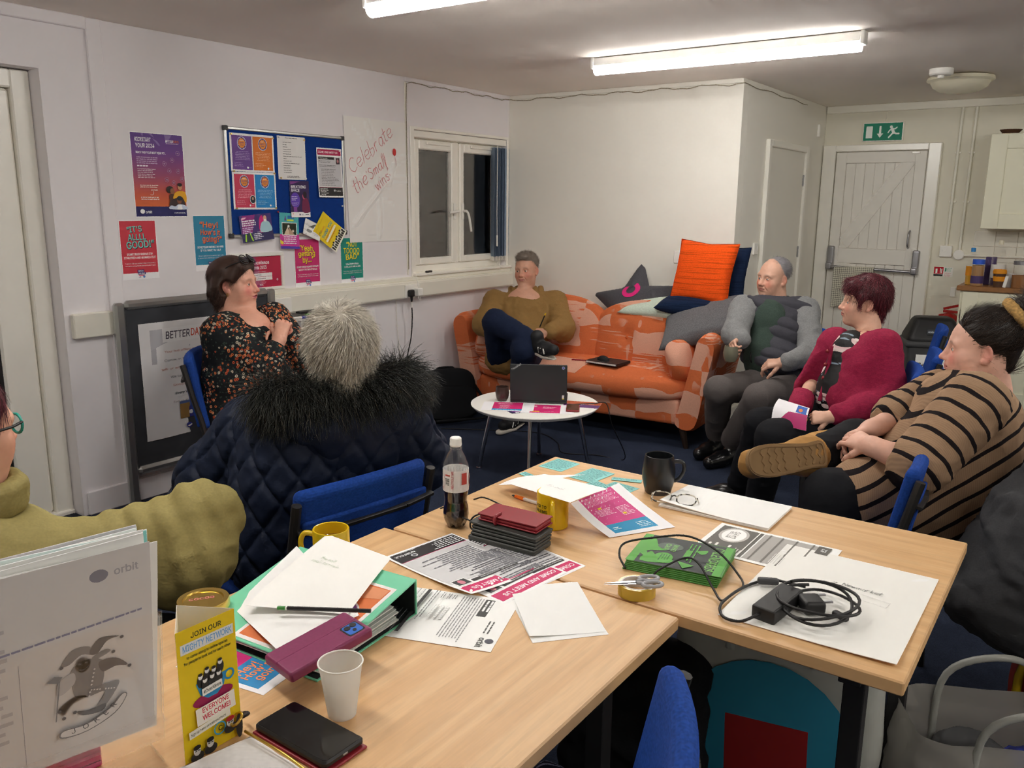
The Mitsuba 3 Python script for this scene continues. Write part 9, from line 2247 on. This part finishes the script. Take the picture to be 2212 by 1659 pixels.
# ================================================= the woman in the olive coat, at the left edge
j = J['lady']
j['head'] = j['head'] + [-0.06, -0.045, 0.0]; j['neck'] = j['neck'] + [-0.04, -0.03, -0.03]
for q in ('chest', 'sh', 'shL'): j[q] = j[q] + [-0.02, -0.01, -0.07]
k = person('woman in an olive coat and teal glasses, cut off by the frame')
RH = frame((-0.2, 0.98, -0.05), roll=0)
s = 0.97
SK = Soft()
L = head_soft(SK, j['head'], RH, s, fat=0.4, jaw=0.95, nose=0.9, neck=j['neck'] + [0, 0, -0.03], neck_r=0.054)
X, F = nrm([0.6, -0.8, 0]), nrm([0.8, 0.6, 0])
RT = np.stack([X, F, [0, 0, 1.0]], 1)
SK.ell(j['chest'], (0.13, 0.09, 0.14), 0.05, RT)
H1 = Soft(); hand_soft(H1, np.array([-1.685, 1.16, 0.79]), np.array([0.0, 0.25, -1]), np.array([0.9, 0.4, 0.1]), 1, (0.25, 0.3, 0.35, 0.4), 0.3, 0.92, 0.05, j['el'], 0.036)
body = joined(relax(SK.mesh(0.0032), 1), relax(H1.mesh(0.0032), 1))
put(k, body, 'm_skin', True, skin_paint(body.vertices, j['head'], RH, s, 'cf9c84', 'b46a66', 'cc806c', 0.4, '5a2a2a'))
eyes(k, L, RH, s, (0, 1, 0))
HL = lambda x, y, z: j['head'] + RH @ np.array([x, y, z]) * s
hb = cap_hair((0.09, 0.11, 0.094), (0, -0.02, 0.05), None, ((0, 0.095, -0.025), (0.068, 0.085, 0.095)), [(((0, -0.08, 0.02), (0, -0.08, -0.09)), (0.055, 0.04)), (((0.06, -0.03, 0.03), (0.066, -0.035, -0.06)), (0.036, 0.028)), (((-0.06, -0.03, 0.03), (-0.066, -0.035, -0.06)), (0.036, 0.028))])
m_, c_ = hair_mesh(hb, 3500, down(j['head'], RH), 0.05, 0.0008, ['3c1119', '4e1822', '5f232d', '2c0d14'], 81, 0.25, 0.06, lift=0.08, c_base='3f131b')
part(k, 'hair', m_, 'm_hair', True, color=c_)
mat('m_tealpl', '0f7f72', 0.2, 0.5)
for q in (-1, 1):
    part(k, 'glasses_rim', tube([HL(q * 0.033 + 0.027 * math.cos(a), 0.113 - abs(q * 0.033 + 0.027 * math.cos(a)) * 0.22, 0.0 + 0.021 * math.sin(a)) for a in np.linspace(0, 2 * np.pi, 20, endpoint=False)], 0.0032, 6, True), 'm_tealpl', True)
    part(k, 'glasses_temple', tube([HL(q * 0.063, 0.097, 0.008), HL(q * 0.083, 0.06, 0.006), HL(q * 0.085, -0.01, 0.0)], 0.003, 6), 'm_black', True)
part(k, 'earring', tube([HL(0.078 + 0.0, -0.006 + 0.013 * math.cos(a), -0.055 + 0.013 * math.sin(a)) for a in np.linspace(0, 2 * np.pi, 20, endpoint=False)], 0.0016, 6, True), 'm_steel', True)
fabric('m_olive', '857a4c', 260, 0.15, 0.7)
CO = Soft()
torso(CO, {**j, 'belly': j['chest'] * 0.5 + j['pelvis'] * 0.5}, X, F, (0.22, 0.19, 0.15), (0.21, 0.17, 0.16), (0.2, 0.15, 0.15), 0.08, 0.06, ('shL', 'sh'))
CO.chain([j['sh'], j['el'] + [0, -0.02, -0.015]], [0.075, 0.084], 0.04).chain([j['el'] + [0, 0, -0.005], j['fo'] + [0, 0.02, 0], np.array([-1.66, 1.04, 0.7])], [0.08, 0.075, 0.07], 0.05)
CO.cap(j['neck'] + F * 0.02 + [0, 0, 0.09], j['neck'] + F * 0.03 + [0, 0, 0.0], 0.085, 0.075, 0.02, True)
co = relax(CO.mesh(0.0075), 2)
v_ = np.asarray(co.vertices); ax = nrm(j['el'] - j['sh']); t_ = (v_ - j['sh']) @ ax
co = trimesh.Trimesh(v_ + vnormals(co) * (np.clip(t_ / 0.1, 0, 1) * 0.004 * np.sin(t_ * 115 + 4 * meshkit.fbm(v_ * 9, 2)))[:, None], co.faces, process=False)
part(k, 'coat', folds(co, 0.006, 12, 3), 'm_olive', True)
S = Soft()
for a in np.linspace(-1.6, 1.6, 8):
    c = j['neck'] + [0, 0, -0.03] + F * 0.075 * math.cos(a) + X * 0.08 * math.sin(a); S.cap(c, c + [0, 0, 0.035] + F * 0.008, 0.022, 0.018, 0.03)
part(k, 'collar', folds(S.mesh(0.006), 0.004, 20, 3), 'm_olive', True)
S = Soft(); hc_ = [j['neck'] - F * 0.1 + X * 0.12 * q + [0, 0, -0.06 - 0.02 * abs(q)] for q in (-1.2, -0.5, 0.3, 0.9, 1.4)]; hc_ += [j['neck'] + X * 0.17 + F * 0.05 + [0, 0, -0.1]]
S.chain(hc_, [0.05] * 6, 0.03)
fb = S.mesh(0.008); pf, Nf = roots(fb, 6000, 91)
Df = Nf * 0.4 + X * 0.5 + np.array([0, 0, -0.5]) + np.random.default_rng(5).normal(0, 0.12, Nf.shape)
st_, own = strands(pf, Df / np.linalg.norm(Df, axis=1, keepdims=True), 0.06, 0.0008, 4, 0.15, 0.06, 92)
fc = np.stack([lin(c) for c in ('b79a68', 'd3bd8c', '8a6a42', '5f452a', 'e0d0a8')])[np.random.default_rng(6).integers(0, 5, len(pf))]
part(k, 'fur_hood', cat(fb, st_), 'm_hair', True, color=np.vstack([np.tile(lin('7a5f3a'), (len(fb.vertices), 1)), fc[own]]), label='blond brown fur trim of the hood')
legs(k, j, [(j['pelvis'] - X * 0.1, j['pelvis'] + F * 0.35 - X * 0.1 - [0, 0, 0.08], j['pelvis'] * [1, 1, 0] + F * 0.38 - X * 0.1 + [0, 0, 0.1]), (j['pelvis'] + X * 0.1, j['pelvis'] + F * 0.35 + X * 0.1 - [0, 0, 0.08], j['pelvis'] * [1, 1, 0] + F * 0.38 + X * 0.1 + [0, 0, 0.1])], [0.1, 0.08, 0.065], seed=8)
for q in (-1, 1):
    S = Soft(); a_ = j['pelvis'] * [1, 1, 0] + F * 0.38 + X * q * 0.1; shoe(S, a_ + [0, 0, 0.06], a_ + F * 0.17 + [0, 0, 0.045], 0.042); part(k, 'shoe', S.mesh(0.009), 'm_leather', True)
# ---------------------------------------------------------------- coat, bags and things under the tables
fabric('m_coat', '36373a', 260, 0.25, 0.85)
ck = thing('coat', 'dark grey coat heaped over a chair at the table corner', 'coat')
S = Soft()
S.chain([(0.16, 2.4, 0.84), (0.08, 2.75, 0.92), (0.16, 3.05, 0.86)], [0.12, 0.14, 0.12], 0.08).ell((0.06, 2.66, 0.66), (0.25, 0.33, 0.22), 0.1).ell((-0.06, 2.6, 0.52), (0.2, 0.26, 0.13), 0.1).ell((0.24, 2.6, 0.45), (0.16, 0.35, 0.3), 0.1)
m = relax(S.mesh(0.012), 2)
put(ck, folds(folds(m, 0.025, 5, 3, (1, 1, 2)), 0.01, 14, 8), 'm_coat', True)
bg = thing('shopping_bag', 'big pale shopping bag with a blue and red printed side under the table', 'bag')
mat('m_bagwhite', 'a9aaa4', 0.4, 0.4)
BM = pose((-0.57, 2.03, 0.0), 8)
def bagmesh(w, d, h, seed, n=26):
    def f(u, v):
        a = u * 2 * np.pi
        e = 0.35
        x = np.sign(np.cos(a)) * np.abs(np.cos(a)) ** e * w / 2; y = np.sign(np.sin(a)) * np.abs(np.sin(a)) ** e * d / 2
        k_ = 1 + 0.05 * np.sin(v * np.pi) + 0.06 * (meshkit.fbm(np.stack([x * 8, y * 8, v * 4 + seed], 1), 3) - 0.5)
        return np.stack([x * k_, y * k_, v * h], 1)
    return cat(grid(f, 4 * n, n, wrap_u=True), grid(lambda u, v: np.c_[f(u, 0 * v)[:, :2] * v[:, None], 0 * u + 0.002], 4 * n, 3, wrap_u=True)), f
bmm, bf = bagmesh(0.5, 0.26, 0.5, 1)
part(bg, 'body', bmm.apply_transform(BM), 'm_bagwhite', True)
p = Print(0.44, 0.44, None, sub=0.03); p.disc(0.22, 0.22, 0.21, '2c7f9c').rect(0.13, 0.03, 0.2, 0.24, '8c2020', 2).rect(0.405, 0.0, 0.035, 0.42, '2f8a38')
msh, col_ = p.mesh(lambda u, v, l: np.c_[u - 0.22, -0.137 - l * 4 - 0.01 * np.sin(np.pi * v / 0.44), v + 0.04]); part(bg, 'print', msh.apply_transform(BM), 'm_print', color=col_)
part(bg, 'handle', tube(spl([(-0.1, -0.13, 0.48), (-0.09, -0.13, 0.6), (0.07, -0.13, 0.6), (0.1, -0.13, 0.48)], 6), 0.012, 8).apply_transform(BM), 'm_bagwhite', True)
b2 = thing('shopping_bag', 'translucent white shopping bag on the floor at the bottom right corner', 'bag')
scene['m_bagthin'] = {'type': 'principledthin', 'base_color': rgb('bdbab4'), 'roughness': 0.45, 'diff_trans': 0.5, 'spec_trans': 0.35, 'eta': 1.3}
B2 = pose((-0.06, 2.17, 0.0), 28)
bmm, bf = bagmesh(0.46, 0.24, 0.36, 5)
part(b2, 'body', folds(bmm, 0.012, 9, 3).apply_transform(B2), 'm_bagthin', True)
for y_ in (-0.125, 0.12):
    part(b2, 'handle', bar((0, 0, 0), (0.001, 0, 0), 0.001).apply_scale(0.001) if False else tube(spl([(-0.12, y_, 0.2), (-0.1, y_, 0.4), (0.02, y_ - 0.03, 0.47), (0.12, y_, 0.4), (0.13, y_, 0.2)], 6), 0.009, 8).apply_transform(B2), 'm_bagwhite', True)
for i, (q, m_, r_) in enumerate((((-0.12, 2.16, 0.2), 'm_darkgrey', 0.1), ((0.02, 2.2, 0.2), 'm_bluepen', 0.09), ((-0.04, 2.12, 0.14), 'm_coat', 0.09))):
    b_ = thing('cloth_bundle', ['dark grey cloth bundle', 'dark blue cloth bundle', 'charcoal cloth bundle'][i] + ' inside the translucent bag', 'cloth')
    S = Soft(); S.ell(q, (r_, r_ * 0.8, r_ * 0.9), 0.02); put(b_, folds(S.mesh(0.009), 0.012, 14, i), m_, True)
ob = thing('carrier_bag', 'orange and yellow carrier bag behind the translucent bag at the right edge', 'bag')
mat('m_orangebag', 'c8481c', 0.35, 0.4)
B3 = pose((0.1, 2.62, 0.0), 15)
bmm, bf = bagmesh(0.34, 0.16, 0.38, 8, 16)
part(ob, 'body', bmm.apply_transform(B3), 'm_orangebag', True)
part(ob, 'band', tube(spl([(-0.17, -0.075, 0.02), (-0.172, -0.078, 0.36), (0.0, -0.09, 0.385)], 5), 0.012, 6).apply_transform(B3), 'm_yellow', True)
for i, (c, r, lab, m_, sd) in enumerate((((-0.86, 1.8, 0.22), (0.16, 0.13, 0.22), 'dark navy bag with a clear plastic sheet under the near table', 'm_bagfab', 2), ((-0.74, 1.36, 0.12), (0.24, 0.2, 0.12), 'navy and white striped bag under the near table', 'm_navystripe', 4))):
    if i: mat('m_navystripe', lambda p, n, uv: dr.select((p.z * 60 + p.x * 22) - dr.floor(p.z * 60 + p.x * 22) < 0.28, C('8a8aa4'), C('15182c')), 0.8, 0.2)
    b_ = thing('bag', lab, 'bag'); S = Soft(); S.box(c, r, 0.06, 0.03); put(b_, folds(relax(S.mesh(0.012), 2), 0.022, 7, sd), m_, True)
bo = thing('drink_flask', 'black insulated flask with pink lettering and a clear lid behind the woman in stripes', 'flask')
part(bo, 'body', mv(lathe([(0, 0), (0.04, 0), (0.043, 0.01), (0.043, 0.2), (0, 0.2)], 28), (-0.62, 4.68, 0.482)), 'm_black', 40)
part(bo, 'lid', mv(lathe([(0, 0.2), (0.043, 0.2), (0.043, 0.212), (0.036, 0.215), (0.036, 0.24), (0, 0.245)], 28), (-0.62, 4.68, 0.482)), 'm_steel', 40)
p = Print(0.06, 0.12, None, sub=0.01); p.disc(0.03, 0.075, 0.024, 'd8a0c0', 0.03).text('Girl', 0.006, 0.045, 0.02, 'f0e6ec', True)
msh, col_ = p.mesh(lambda u, v, l: np.stack([-0.62 + (0.0435 + l) * np.cos((u - 0.03) / 0.043 - 1.75), 4.68 + (0.0435 + l) * np.sin((u - 0.03) / 0.043 - 1.75), 0.5 + v], 1)); part(bo, 'print', msh, 'm_print', color=col_)
sp_ = thing('paper_sheet', 'white folded sheets lying on the orange stool', 'paper')
q = Print(0.2, 0.14, None); q.w, q.h = 0.2, 0.14
sheet(sp_, 'sheet', q, flat((-3.2, 2.22, 0.4545), (0.9, 0.43, 0), (-0.43, 0.9, 0)), top=True, nu=3, thick=0.001)
fr_ = thing('fur_gilet', 'brown fur edge of a garment on the chair seat behind the woman in the cardigan', 'fur')
S = Soft(); S.chain([(-0.84, 4.0, 0.53), (-0.7, 4.03, 0.55), (-0.58, 4.1, 0.54)], [0.05, 0.055, 0.05], 0.03)
fb = S.mesh(0.01); pf, Nf = roots(fb, 2500, 15); st_, own = strands(pf, Nf, 0.03, 0.0009, 3, 0.1, 0.2, 16)
put(fr_, cat(fb, st_), 'm_hair', True, np.vstack([np.tile(lin('6a5234'), (len(fb.vertices), 1)), np.stack([lin(c) for c in ('8a6f48', 'a88a5c', '5a4428')])[np.random.default_rng(4).integers(0, 3, len(pf))][own]]))
scene_labels_done = len(labels)
